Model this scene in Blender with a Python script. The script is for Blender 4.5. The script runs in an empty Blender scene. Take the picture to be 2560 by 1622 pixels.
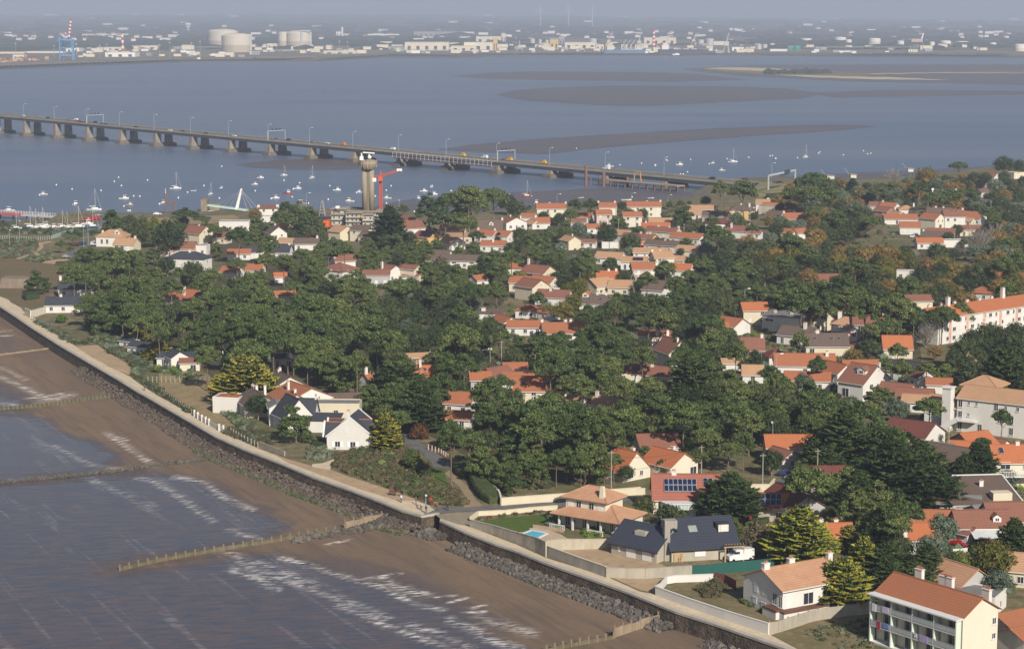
import bpy,bmesh,math,random
from mathutils import Vector,Matrix,noise
R=math.radians
rnd=random.Random(7)
SC=bpy.context.scene
COL=SC.collection
# ---- camera, sky, sun, exposure
F,CX,CY,YH,HC=5045.0,1280.0,811.0,34.0,106.0
TH=math.atan((CY-YH)/F)
cam=bpy.data.cameras.new('camera');camo=bpy.data.objects.new('camera',cam);COL.objects.link(camo)
cam.sensor_width=36;cam.lens=36*F/2560;cam.clip_start=5;cam.clip_end=90000
camo.location=(0,0,HC);camo.rotation_euler=(math.pi/2-TH,0,0)
SC.camera=camo
SUN_EL,SUN_AZ=R(33),R(24)
sd=Vector((math.sin(SUN_AZ)*math.cos(SUN_EL),-math.cos(SUN_AZ)*math.cos(SUN_EL),math.sin(SUN_EL)))
w=bpy.data.worlds.new('World');SC.world=w;w.use_nodes=True
nt=w.node_tree;sky=nt.nodes.new('ShaderNodeTexSky');sky.sky_type='NISHITA';sky.sun_disc=False
sky.sun_elevation=SUN_EL;sky.sun_rotation=math.pi-SUN_AZ
sky.air_density=1.0;sky.dust_density=1.6;sky.ozone_density=2.0
bg=nt.nodes['Background'];bg.inputs[1].default_value=0.055
nt.links.new(sky.outputs[0],bg.inputs[0])
sl=bpy.data.lights.new('sun','SUN');sl.energy=4.6;sl.angle=R(0.6);sl.color=(1.0,0.93,0.82)
so=bpy.data.objects.new('sun',sl);COL.objects.link(so);so.rotation_euler=sd.to_track_quat('Z','Y').to_euler()
SC.view_settings.view_transform='Standard';SC.view_settings.look='None'
SC.view_settings.exposure=0.3;SC.view_settings.gamma=1
SC.cycles.max_bounces=5;SC.cycles.diffuse_bounces=2;SC.cycles.glossy_bounces=2;SC.cycles.volume_bounces=0
SC.cycles.transparent_max_bounces=6;SC.cycles.caustics_reflective=False;SC.cycles.caustics_refractive=False
# ---- photo measurements -> places
CR=dict(D=(0,0,1.0631),S1=(0,0,.26578),S2=(640,0,.26578),S3=(1280,0,.26578),S4=(1920,0,.26578),
T5=(0,240,.26578),T6=(640,240,.26578),T7=(1280,300,.26578),T8=(1920,360,.26578),
U1=(0,500,.20973),U2=(460,500,.20973),U3=(920,500,.20973),U4=(1380,480,.20973),U5=(1780,640,.20973),U6=(2060,700,.20973),
U7=(280,800,.20973),U8=(700,800,.20973),V1=(1100,760,.20973),V2=(1560,760,.20973),V3=(2060,900,.20973),V4=(1100,1060,.20973),
V5=(1500,1060,.27518),V6=(1960,1160,.30272),V7=(780,1000,.249),V8=(0,900,.32772),W1=(1240,1300,.21097),W2=(1600,1360,.26578),
W3=(0,720,.20973),W4=(500,1300,.33223),W5=(780,460,.17442),W6=(1840,380,.16611),W7=(0,560,.15723),W8=(2300,1180,.15729),N=(0,0,1))
G=3.5
def nat(c,x,y):
 a=CR[c];return a[0]+x*a[2],a[1]+y*a[2]
def ray(x,y):
 a,b=(x-CX)/F,-(y-CY)/F
 return Vector((a,math.cos(TH)+b*math.sin(TH),-math.sin(TH)+b*math.cos(TH)))
def K(c,x,y,z=0.0):
 d=ray(*nat(c,x,y));t=(z-HC)/d.z
 return Vector((d.x*t,d.y*t,z))
def KY(c,x,y,Y):
 d=ray(*nat(c,x,y));t=Y/d.y
 return Vector((d.x*t,Y,HC+d.z*t))
def proj(v):
 zc=v.y*math.cos(TH)-(v.z-HC)*math.sin(TH)
 yc=v.y*math.sin(TH)+(v.z-HC)*math.cos(TH)
 return CX+F*v.x/zc,CY-F*yc/zc
def ppm(v):
 return F/(v.y*math.cos(TH)-(v.z-HC)*math.sin(TH))
# ---- materials
MATS={}
def nodes(name):
 m=bpy.data.materials.new(name);m.use_nodes=True
 t=m.node_tree;b=t.nodes['Principled BSDF'];MATS[name]=m
 return m,t,b
def tex(t,kind,vec=None,**kw):
 n=t.nodes.new('ShaderNodeTex'+kind)
 for k,v in kw.items():
  if k in n.inputs:n.inputs[k].default_value=v
  else:setattr(n,k,v)
 if vec is not None:t.links.new(vec,n.inputs['Vector'])
 return n
def coord(t,scale=(1,1,1),rot=(0,0,0),out='Object'):
 c=t.nodes.new('ShaderNodeTexCoord');m=t.nodes.new('ShaderNodeMapping')
 m.inputs['Scale'].default_value=scale;m.inputs['Rotation'].default_value=rot
 t.links.new(c.outputs[out],m.inputs[0]);return m.outputs[0]
def ramp(t,fac,stops):
 n=t.nodes.new('ShaderNodeValToRGB');e=n.color_ramp.elements
 while len(e)<len(stops):e.new(0.5)
 for i,(p,c)in enumerate(stops):e[i].position=p;e[i].color=(*c,1)if len(c)==3 else c
 t.links.new(fac,n.inputs[0]);return n.outputs[0]
def mix(t,fac,a,b,mode='MIX'):
 n=t.nodes.new('ShaderNodeMix');n.data_type='RGBA';n.blend_type=mode
 for v,i in((fac,0),(a,6),(b,7)):
  if isinstance(v,(int,float)):n.inputs[i].default_value=v
  elif isinstance(v,tuple):n.inputs[i].default_value=(*v,1)
  else:t.links.new(v,n.inputs[i])
 return n.outputs[2]
def mth(t,op,a,b=0.0,clamp=False):
 n=t.nodes.new('ShaderNodeMath');n.operation=op;n.use_clamp=clamp
 for v,i in((a,0),(b,1)):
  if isinstance(v,(int,float)):n.inputs[i].default_value=v
  else:t.links.new(v,n.inputs[i])
 return n.outputs[0]
def bump(t,b,h,s=0.3,d=0.1):
 n=t.nodes.new('ShaderNodeBump');n.inputs['Strength'].default_value=s;n.inputs['Distance'].default_value=d
 t.links.new(h,n.inputs['Height']);t.links.new(n.outputs[0],b.inputs['Normal'])
def dark(c,k):return tuple(x*k for x in c)
def M(name,col,rough=0.8,var=0.18,sc=0.6,metal=0.0,spec=0.3):
 pass
 if name in MATS:return MATS[name]
 m,t,b=nodes(name)
 n=tex(t,'Noise',coord(t,(1,1,.35)),Scale=sc,Detail=6.0,Roughness=.65)
 t.links.new(mix(t,ramp(t,n.outputs[0],[(.3,(0,0,0)),(.7,(1,1,1))]),dark(col,1-var),col),b.inputs['Base Color'])
 b.inputs['Roughness'].default_value=rough;b.inputs['Metallic'].default_value=metal
 b.inputs['Specular IOR Level'].default_value=spec
 return m
def M_tile(name,col,old,amt=.5):
 pass
 if name in MATS:return MATS[name]
 m,t,b=nodes(name)
 v=coord(t)
 wv=tex(t,'Wave',v,Scale=.62,Distortion=.8,Detail=1.0);wv.bands_direction='Y'
 wx=tex(t,'Wave',v,Scale=.42,Distortion=.4,Detail=1.0);wx.bands_direction='X'
 n1=tex(t,'Noise',v,Scale=.35,Detail=5.0,Roughness=.7);n2=tex(t,'Noise',v,Scale=4.0,Detail=3.0)
 c=mix(t,ramp(t,n1.outputs[0],[(.42-amt*.1,(0,0,0)),(.75,(1,1,1))]),col,old)
 c=mix(t,ramp(t,n2.outputs[0],[(.35,(0,0,0)),(.65,(.55,)*3)]),c,mix(t,.5,c,dark(col,.55)))
 c=mix(t,mth(t,'MULTIPLY',wv.outputs['Fac'],.30),c,dark(col,.45))
 c=mix(t,mth(t,'MULTIPLY',wx.outputs['Fac'],.10),c,dark(col,.45))
 oi=t.nodes.new('ShaderNodeObjectInfo')
 c=mix(t,mth(t,'MULTIPLY',oi.outputs['Random'],.35),c,mix(t,.6,c,old))
 t.links.new(c,b.inputs['Base Color']);b.inputs['Roughness'].default_value=.85
 b.inputs['Specular IOR Level'].default_value=.25
 bump(t,b,wv.outputs['Fac'],.5,.06)
 return m
def M_leaf(name,cols,hue=.25):
 pass
 if name in MATS:return MATS[name]
 m,t,b=nodes(name)
 g=t.nodes.new('ShaderNodeNewGeometry');oi=t.nodes.new('ShaderNodeObjectInfo')
 n=tex(t,'Noise',coord(t),Scale=.45,Detail=3.0)
 f=mth(t,'ADD',mth(t,'MULTIPLY',g.outputs['Random Per Island'],.6),mth(t,'MULTIPLY',n.outputs[0],.5))
 c=ramp(t,f,[(i/(len(cols)-1),k)for i,k in enumerate(cols)])
 hs=t.nodes.new('ShaderNodeHueSaturation');t.links.new(c,hs.inputs['Color'])
 t.links.new(mth(t,'ADD',mth(t,'MULTIPLY',oi.outputs['Random'],hue*2.2),1-hue*1.0),hs.inputs['Value'])
 mr=t.nodes.new('ShaderNodeMath');mr.operation='MULTIPLY_ADD';t.links.new(oi.outputs['Random'],mr.inputs[0])
 mr.inputs[1].default_value=-.045;mr.inputs[2].default_value=.52;t.links.new(mr.outputs[0],hs.inputs['Hue'])
 t.links.new(hs.outputs[0],b.inputs['Base Color']);b.inputs['Roughness'].default_value=.75
 b.inputs['Specular IOR Level'].default_value=.2
 return m
# ---- mesh collecting
class MB:
 def __init__(s):s.v,s.f,s.m=[],[],[]
 def add(s,vs,fs,mi=0):
  o=len(s.v);s.v+=[tuple(v)for v in vs];s.f+=[tuple(i+o for i in f)for f in fs];s.m+=[mi]*len(fs);return s
 def box(s,c,d,rz=0,mi=0,rx=0,ry=0):
  x,y,z=d[0]/2,d[1]/2,d[2]/2
  q=Matrix.Rotation(rz,3,'Z')@Matrix.Rotation(ry,3,'Y')@Matrix.Rotation(rx,3,'X');c=Vector(c)
  vs=[c+q@Vector((a*x,b_*y,e*z))for a in(-1,1)for b_ in(-1,1)for e in(-1,1)]
  return s.add(vs,[(0,1,3,2),(4,6,7,5),(0,4,5,1),(2,3,7,6),(0,2,6,4),(1,5,7,3)],mi)
 def tube(s,a,b,r0,r1=None,n=6,mi=0):
  a,b=Vector(a),Vector(b);r1=r0 if r1 is None else r1
  q=(b-a).to_track_quat('Z','Y').to_matrix()
  vs=[p+q@Vector((math.cos(2*math.pi*i/n)*r,math.sin(2*math.pi*i/n)*r,0))for p,r in((a,r0),(b,r1))for i in range(n)]
  fs=[(i,(i+1)%n,n+(i+1)%n,n+i)for i in range(n)]+[tuple(range(n-1,-1,-1)),tuple(range(n,2*n))]
  return s.add(vs,fs,mi)
 def lathe(s,c,prof,n=24,mi=0):
  c=Vector(c);vs=[c+Vector((math.cos(2*math.pi*i/n)*r,math.sin(2*math.pi*i/n)*r,z))for r,z in prof for i in range(n)]
  fs=[(k*n+i,k*n+(i+1)%n,(k+1)*n+(i+1)%n,(k+1)*n+i)for k in range(len(prof)-1)for i in range(n)]
  fs.append(tuple(range(n-1,-1,-1)));fs.append(tuple((len(prof)-1)*n+i for i in range(n)))
  return s.add(vs,fs,mi)
 def prism(s,pts,z0,z1,mi=0):
  n=len(pts);vs=[(p[0],p[1],z0)for p in pts]+[(p[0],p[1],z1)for p in pts]
  return s.add(vs,[(i,(i+1)%n,n+(i+1)%n,n+i)for i in range(n)]+[tuple(range(n-1,-1,-1)),tuple(range(n,2*n))],mi)
 def xprism(s,pts,x0,x1,mi=0):
  n=len(pts);vs=[(x0,p[0],p[1])for p in pts]+[(x1,p[0],p[1])for p in pts]
  return s.add(vs,[(i,(i+1)%n,n+(i+1)%n,n+i)for i in range(n)]+[tuple(range(n-1,-1,-1)),tuple(range(n,2*n))],mi)
 def blob(s,c,r,sub=1,mi=0,amp=.15,seed=0):
  bm=bmesh.new();bmesh.ops.create_icosphere(bm,subdivisions=sub,radius=1)
  c=Vector(c);r=Vector(r)if not isinstance(r,(int,float))else Vector((r,r,r))
  vs=[]
  for v in bm.verts:
   k=1+amp*noise.noise(v.co*2.3+Vector((seed*3.1,seed,0)))*2
   vs.append(c+Vector((v.co.x*r.x,v.co.y*r.y,v.co.z*r.z))*k)
  fs=[[v.index for v in f.verts]for f in bm.faces];bm.free()
  return s.add(vs,fs,mi)
 def mesh(s,name,mats,smooth=False):
  me=bpy.data.meshes.new(name);me.from_pydata(s.v,[],s.f);me.update()
  for m in(mats if isinstance(mats,(list,tuple))else[mats]):me.materials.append(m)
  me.polygons.foreach_set('material_index',s.m)
  bm=bmesh.new();bm.from_mesh(me);bmesh.ops.recalc_face_normals(bm,faces=bm.faces);bm.to_mesh(me);bm.free()
  if smooth:me.polygons.foreach_set('use_smooth',[True]*len(me.polygons))
  return me
 def build(s,name,mats,parent=None,smooth=False):
  return link(name,s.mesh(name,mats,smooth),parent)
def link(name,me,parent=None,loc=None,rz=None,sc=None):
 o=bpy.data.objects.new(name,me);COL.objects.link(o)
 if parent:o.parent=parent
 if loc is not None:o.location=loc
 if rz is not None:o.rotation_euler=(0,0,rz)
 if sc is not None:o.scale=sc if not isinstance(sc,(int,float))else(sc,sc,sc)
 return o
def tag(o,label=None,cat=None,group=None,kind=None):
 for k,v in(('label',label),('category',cat),('group',group),('kind',kind)):
  if v:o[k]=v
 return o
def empty(name,loc,rz=0,label=None,cat=None,group=None,sc=None):
 o=link(name,None,None,loc,rz,sc);return tag(o,label,cat,group)
def kids(o):return[c for c in COL.objects if c.parent==o]
KIDS={}
def copy_tree(o,parent=None):
 c=o.copy();COL.objects.link(c);c.parent=parent
 if o.name not in KIDS:KIDS[o.name]=list(o.children)
 for ch in KIDS[o.name]:copy_tree(ch,c)
 return c
def sheet(name,pts,z,mat,kind='structure',bevel=None):
 bm=bmesh.new();vs=[bm.verts.new((p[0],p[1],z if len(p)<3 or z is not None else p[2]))for p in pts]
 f=bm.faces.new(vs);bmesh.ops.recalc_face_normals(bm,faces=[f])
 if f.normal.z<0:f.normal_flip()
 bmesh.ops.triangulate(bm,faces=bm.faces)
 me=bpy.data.meshes.new(name);bm.to_mesh(me);bm.free();me.materials.append(mat)
 o=link(name,me);o['kind']=kind;return o
def inpoly(x,y,P):
 c=False;j=len(P)-1
 for i in range(len(P)):
  xi,yi=P[i];xj,yj=P[j]
  if(yi>y)!=(yj>y)and x<(xj-xi)*(y-yi)/(yj-yi)+xi:c=not c
  j=i
 return c
def strip(pl,w0,w1=None,side=1):
 pass
 L,Q=[],[]
 for i,p in enumerate(pl):
  a=pl[max(i-1,0)];b=pl[min(i+1,len(pl)-1)]
  d=Vector((b.x-a.x,b.y-a.y,0)).normalized();n=Vector((-d.y,d.x,0))*side
  L.append(p+n*w0);Q.append(p+n*(w1 if w1 is not None else 0))
 return L,Q
# ---- materials of the setting
def m_water():
 m,t,b=nodes('water')
 v=coord(t,(1,1,1),(0,0,R(8)))
 n=tex(t,'Noise',coord(t,(.0012,.006,1),(0,0,R(6))),Scale=1.0,Detail=6.0,Roughness=.6)
 c=mix(t,ramp(t,n.outputs[0],[(.35,(0,0,0)),(.68,(1,1,1))]),(.082,.118,.190),(.145,.160,.205))
 t.links.new(c,b.inputs['Base Color']);b.inputs['Roughness'].default_value=.34;b.inputs['IOR'].default_value=1.33
 n2=tex(t,'Noise',coord(t,(.35,.12,1)),Scale=1.0,Detail=4.0,Roughness=.7);bump(t,b,n2.outputs[0],.35,.5)
 return m
def shore(t,fx,fy,r=27):
 c=t.nodes.new('ShaderNodeTexCoord');m=t.nodes.new('ShaderNodeMapping');m.vector_type='TEXTURE'
 m.inputs['Scale'].default_value=(1/fx,1/fy,1);m.inputs['Rotation'].default_value=(0,0,R(r));t.links.new(c.outputs['Object'],m.inputs[0]);return m.outputs[0]
def m_beach():
 m,t,b=nodes('wet_sand')
 a=t.nodes.new('ShaderNodeAttribute');a.attribute_name='wet'
 a2=t.nodes.new('ShaderNodeAttribute');a2.attribute_name='foam'
 rip=tex(t,'Noise',shore(t,.22,1.1,10),Scale=1.0,Detail=5.0,Roughness=.65)
 big=tex(t,'Noise',shore(t,.06,.012),Scale=1.0,Detail=5.0,Roughness=.6)
 fine=tex(t,'Noise',coord(t),Scale=.9,Detail=6.0,Roughness=.75)
 wet=mth(t,'ADD',mth(t,'MULTIPLY',a.outputs['Fac'],1.25),mth(t,'MULTIPLY',mth(t,'SUBTRACT',rip.outputs[0],.5),.8))
 wet=mth(t,'ADD',wet,mth(t,'MULTIPLY',mth(t,'SUBTRACT',big.outputs[0],.52),.9),True)
 sand=mix(t,ramp(t,big.outputs[0],[(.35,(0,0,0)),(.7,(1,1,1))]),(.235,.158,.098),(.150,.105,.074))
 sand=mix(t,ramp(t,fine.outputs[0],[(.35,(0,0,0)),(.7,(.6,)*3)]),sand,(.13,.10,.075))
 run=tex(t,'Noise',shore(t,.5,.04),Scale=1.0,Detail=4.0,Roughness=.7)
 sand=mix(t,ramp(t,run.outputs[0],[(.45,(0,0,0)),(.7,(.8,)*3)]),sand,(.115,.085,.065))
 mud=mix(t,ramp(t,rip.outputs[0],[(.4,(0,0,0)),(.62,(1,1,1))]),(.060,.060,.074),(.120,.080,.068))
 c=mix(t,ramp(t,wet,[(.25,(0,0,0)),(.75,(1,1,1))]),sand,mud)
 hat=tex(t,'Noise',shore(t,.38,2.0,10),Scale=1.0,Detail=3.0,Roughness=.6)
 lin=tex(t,'Noise',shore(t,.33,.02),Scale=1.0,Detail=3.0,Roughness=.6)
 c=mix(t,mth(t,'MULTIPLY',mth(t,'MULTIPLY',wet,ramp(t,lin.outputs[0],[(.56,(0,0,0)),(.66,(.8,.8,.8))])),ramp(t,hat.outputs[0],[(.45,(0,0,0)),(.6,(.7,)*3)])),c,(.30,.26,.24))
 fo=mth(t,'MULTIPLY',a2.outputs['Fac'],ramp(t,hat.outputs[0],[(.47,(0,0,0)),(.56,(1,1,1))]))
 c=mix(t,mth(t,'MULTIPLY',fo,1.35,True),c,(.66,.62,.58))
 t.links.new(c,b.inputs['Base Color'])
 r=t.nodes.new('ShaderNodeMapRange');r.inputs['To Min'].default_value=.85;r.inputs['To Max'].default_value=.15
 t.links.new(wet,r.inputs['Value']);t.links.new(mth(t,'ADD',r.outputs[0],mth(t,'MULTIPLY',fo,.5),True),b.inputs['Roughness'])
 b.inputs['IOR'].default_value=1.33
 bump(t,b,mth(t,'ADD',rip.outputs[0],mth(t,'MULTIPLY',fine.outputs[0],.4)),.25,.12)
 return m
def m_bank():
 m,t,b=nodes('estuary_mud')
 n=tex(t,'Noise',coord(t,(.01,.05,1),(0,0,R(5))),Scale=1.0,Detail=6.0,Roughness=.65)
 t.links.new(mix(t,ramp(t,n.outputs[0],[(.35,(0,0,0)),(.65,(1,1,1))]),(.128,.102,.098),(.094,.080,.084)),b.inputs['Base Color'])
 b.inputs['Roughness'].default_value=.45;b.inputs['Specular IOR Level'].default_value=.4
 return m
def m_ground():
 m,t,b=nodes('ground')
 v=coord(t)
 n1=tex(t,'Noise',v,Scale=.035,Detail=7.0,Roughness=.65);n2=tex(t,'Noise',v,Scale=.35,Detail=6.0,Roughness=.7)
 n3=tex(t,'Noise',v,Scale=2.2,Detail=4.0,Roughness=.7)
 c=mix(t,ramp(t,n1.outputs[0],[(.38,(0,0,0)),(.56,(1,1,1))]),(.30,.225,.145),(.17,.155,.075))
 c=mix(t,ramp(t,n2.outputs[0],[(.42,(0,0,0)),(.62,(1,1,1))]),c,(.10,.11,.048))
 c=mix(t,ramp(t,n3.outputs[0],[(.4,(0,0,0)),(.75,(.8,)*3)]),c,(.10,.075,.05))
 t.links.new(c,b.inputs['Base Color']);b.inputs['Roughness'].default_value=.95;b.inputs['Specular IOR Level'].default_value=.1
 bump(t,b,n3.outputs[0],.6,.15)
 return m
def m_patch(name,c1,c2,sc=.5,rough=.92,c3=None):
 if name in MATS:return MATS[name]
 m,t,b=nodes(name);v=coord(t)
 n1=tex(t,'Noise',v,Scale=sc,Detail=6.0,Roughness=.68);n2=tex(t,'Noise',v,Scale=sc*5,Detail=4.0,Roughness=.7)
 c=mix(t,ramp(t,n1.outputs[0],[(.35,(0,0,0)),(.65,(1,1,1))]),c1,c2)
 if c3:c=mix(t,ramp(t,n2.outputs[0],[(.5,(0,0,0)),(.68,(1,1,1))]),c,c3)
 t.links.new(c,b.inputs['Base Color']);b.inputs['Roughness'].default_value=rough;b.inputs['Specular IOR Level'].default_value=.15
 bump(t,b,n2.outputs[0],.4,.08)
 return m
def m_farland():
 m,t,b=nodes('far_fields')
 v=coord(t,(.0022,.00035,1));vo=tex(t,'Voronoi',v,Scale=1.0);n=tex(t,'Noise',coord(t,(.004,.0006,1)),Scale=1.0,Detail=6.0,Roughness=.7)
 c=ramp(t,mth(t,'ADD',mth(t,'MULTIPLY',vo.outputs['Color'],.5),mth(t,'MULTIPLY',n.outputs[0],.6)),
[(.25,(.025,.04,.022)),(.45,(.05,.06,.032)),(.62,(.12,.11,.065)),(.8,(.20,.15,.10))])
 t.links.new(c,b.inputs['Base Color']);b.inputs['Roughness'].default_value=1;b.inputs['Specular IOR Level'].default_value=0
 return m
def m_wall_stone():
 m,t,b=nodes('seawall_masonry');v=coord(t)
 vo=tex(t,'Voronoi',v,Scale=2.4);n=tex(t,'Noise',v,Scale=.5,Detail=6.0,Roughness=.7)
 c=mix(t,vo.outputs['Color'],(.060,.042,.028),(.17,.118,.075));c=mix(t,ramp(t,n.outputs[0],[(.4,(0,0,0)),(.62,(1,1,1))]),c,(.030,.024,.020))
 t.links.new(c,b.inputs['Base Color']);b.inputs['Roughness'].default_value=.9;bump(t,b,vo.outputs['Distance'],.8,.15)
 return m
def m_rock(name,a,c_,algae=None):
 m,t,b=nodes(name);g=t.nodes.new('ShaderNodeNewGeometry');n=tex(t,'Noise',coord(t),Scale=2.5,Detail=5.0,Roughness=.7)
 c=mix(t,g.outputs['Random Per Island'],a,c_);c=mix(t,ramp(t,n.outputs[0],[(.42,(0,0,0)),(.7,(1,1,1))]),c,dark(a,.4))
 if algae:c=mix(t,ramp(t,g.outputs['Random Per Island'],[(.35,(0,0,0)),(.6,(1,1,1))]),c,algae)
 t.links.new(c,b.inputs['Base Color']);b.inputs['Roughness'].default_value=.85;return m
SAND=m_patch('dry_sand',(.44,.315,.20),(.36,.26,.165),.12,.95,(.30,.215,.14))
PROM=m_patch('promenade_surface',(.62,.51,.36),(.52,.43,.31),.25,.9,(.45,.37,.26))
ASPH=m_patch('asphalt',(.155,.150,.145),(.11,.108,.108),.3,.9,(.19,.175,.15))
GRASS=m_patch('mown_lawn',(.085,.125,.025),(.060,.100,.020),.5,.9,(.10,.13,.035))
DRY=m_patch('dry_grass',(.20,.155,.085),(.12,.115,.05),.12,.95,(.24,.18,.11))
MOOR=m_patch('moor_grass',(.17,.120,.075),(.125,.115,.050),.06,.95,(.15,.10,.06))
CONC=M('pale_concrete',(.42,.38,.31),.85,.3,.5)
COPE=M('coping_concrete',(.46,.42,.36),.85,.3,.4)
GREYC=M('raw_concrete',(.36,.33,.285),.85,.3,.6)
# ---- water, sandbanks
o=sheet('estuary_water',[(-9000,-600),(9000,-600),(9000,9000),(-9000,9000)],0.0,m_water())
BANK=m_bank()
def bank(pts,c='D',z=.12,mat=None,name='sandbank'):
 P=[]
 pp=[nat(c,*p)for p in pts]
 for i,(x,y)in enumerate(pp):
  x2,y2=pp[(i+1)%len(pp)];n=max(1,int(abs(x2-x)/25))
  for k in range(n):
   f=k/n;P.append(K('N',x+(x2-x)*f,y+(y2-y)*f+math.sin((x+(x2-x)*f)*.09)*.5,z))
 return sheet(name,P,z,mat or BANK)
bank([(1030,352),(1100,341),(1250,328),(1400,318),(1700,301),(1950,293),(2030,295),(2060,298),(1960,308),(1800,318),(1600,332),(1400,349),(1290,362),(1150,359)])
bank([(1165,224),(1200,214),(1280,207),(1430,202),(1700,203),(1850,209),(1930,220),(1890,232),(1700,241),(1520,249),(1400,247),(1230,236)])
bank([(1060,179),(1150,172),(1250,168),(1500,170),(1640,174),(1760,188),(1600,193),(1350,190),(1150,186)])
bank([(1600,162),(1700,157),(1800,153),(2100,152),(2500,152),(2500,203),(2250,197),(2000,192),(1750,180),(1650,170)])
bank([(1900,218),(2100,212),(2408,214),(2500,216),(2500,222),(2200,226),(1960,230)],z=.10)
bank([(555,387),(590,382),(680,375),(760,373),(830,378),(885,391),(820,398),(700,399),(600,394)])
ISL=m_patch('islet_turf',(.22,.155,.095),(.15,.14,.07),.02,.95)
RIM=m_patch('pale_sand',(.50,.42,.29),(.42,.34,.24),.01,.95)
bank([(1640,162),(1660,159),(1750,158),(1850,166),(2000,172),(2140,171),(2330,167),(2500,168),(2500,170),(2200,172),(2080,176),(1990,181),(1800,176),(1700,170)],z=.5,mat=ISL,name='sandy_islet')
bank([(1655,161.4),(1720,158.6),(1800,160.5),(1900,166),(1860,169),(1740,166)],z=.62,mat=RIM,name='sandy_islet_beach')
bank([(1820,175.6),(1960,179),(2100,182),(2240,189),(2060,187.5),(1900,182)],z=.56,mat=RIM,name='sandy_islet_beach')
bank([(2040,173.6),(2200,171),(2500,171.6),(2500,173),(2200,172.8),(2060,175)],z=.6,mat=RIM,name='sandy_islet_beach')
bank([(820,505),(880,486),(940,472),(1050,462),(1200,452),(1330,447),(1420,441),(1500,446),(1620,452),(1700,455),(1720,480),(1400,520),(900,530)],z=.14,name='mudflat')
bank([(1700,423),(1860,414),(2050,405),(2250,396),(2408,382),(2620,366),(2620,470),(2000,470),(1700,445)],z=.14,name='mudflat')
# ---- the beach: one fine sheet carrying how wet and how foam-streaked each place is
def PG(c,*p):return[nat(c,*q)for q in p]
WETP=[PG('V8',(-500,412),(230,395),(380,450),(560,540),(700,620),(860,730),(960,800),(850,850),(440,890),(-500,930)),
PG('V8',(-500,955),(440,912),(900,862),(1150,850),(1450,920),(1560,990),(1760,1110),(2000,1170),(2260,1290),(1950,1370),(1240,1500),(850,1560),(-500,1700)),
PG('W4',(-1600,400),(-600,400),(60,300),(560,245),(760,330),(1000,430),(1300,540),(1600,660),(1900,720),(2100,830),(2500,1000),(2700,1300),(-1700,1300)),
PG('W3',(-500,1330),(200,1310),(500,1360),(200,1420),(-500,1450))]
HALF=[PG('V8',(-500,-40),(60,60),(250,200),(560,280),(100,340),(-500,360)),PG('W4',(640,240),(1200,260),(1700,420),(2100,620),(2500,780),(2500,900),(1900,720),(1300,560)),
PG('V8',(1150,840),(1600,900),(2136,1080),(2300,1330),(1700,1050)),PG('W3',(-500,640),(150,640),(420,700),(100,760),(-500,790))]
FOAM=[('W4',9,1.0,(610,275),(760,322),(950,382),(1150,442),(1350,492),(1500,575),(1640,640),(1830,672)),('W4',16,.75,(250,375),(420,435),(580,520)),
('W4',12,.75,(280,300),(500,400),(700,470),(900,550),(1150,620),(1400,730)),('W4',13,.7,(430,310),(650,400),(860,480)),('W4',10,1.0,(1040,640),(1250,720),(1450,812),(1700,900),(1950,985)),
('W4',17,1.0,(1880,750),(2060,820),(2200,900),(2400,965)),('W4',12,.9,(1560,780),(1800,850),(2030,960)),('W4',4,1.3,(1270,435),(1500,402)),('W4',4,1.2,(1450,510),(1620,495)),
('W4',4,1.2,(1560,545),(1720,540)),('W4',4,1.3,(1780,582),(1940,555)),('W4',4,1.4,(1850,625),(2010,577)),('W4',4,1.4,(1960,672),(2130,645)),('W4',4,1.3,(2000,697),(2140,688)),
('W4',3,1.5,(930,186),(1130,146)),('W4',14,.8,(1380,440),(1500,520),(1700,560)),('W4',18,.5,(2100,730),(2300,790),(2500,850)),('W4',13,.55,(200,230),(420,330)),
('V8',9,1.0,(820,560),(950,650),(1060,730),(1180,805)),('V8',10,.45,(680,900),(900,1000),(1190,1130)),('V8',9,.8,(1050,900),(1150,915),(1300,1000),(1640,1235)),
('V8',10,1.0,(1330,890),(1550,930),(1700,1040),(1920,1140)),('V8',12,.6,(1740,1290),(1900,1350),(2010,1392)),('V8',9,.5,(400,650),(700,800),(900,830)),('V8',3,1.2,(880,580),(960,610)),
('V8',3,1.0,(1900,1392),(2010,1384)),('W3',9,1.0,(-20,1050),(200,1150),(470,1275)),('W3',5,1.1,(320,1312),(500,1300),(730,1258)),('W3',3,1.0,(-20,522),(150,505)),('W3',3,1.0,(-20,572),(140,566)),
('W3',8,.9,(-20,1375),(190,1392)),('W3',7,.6,(-20,940),(120,1000),(300,1090)),('W3',14,.6,(460,1350),(850,1270))]
FOAM=[(w_,s_,PG(c,*p))for c,w_,s_,*p in FOAM]
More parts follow.
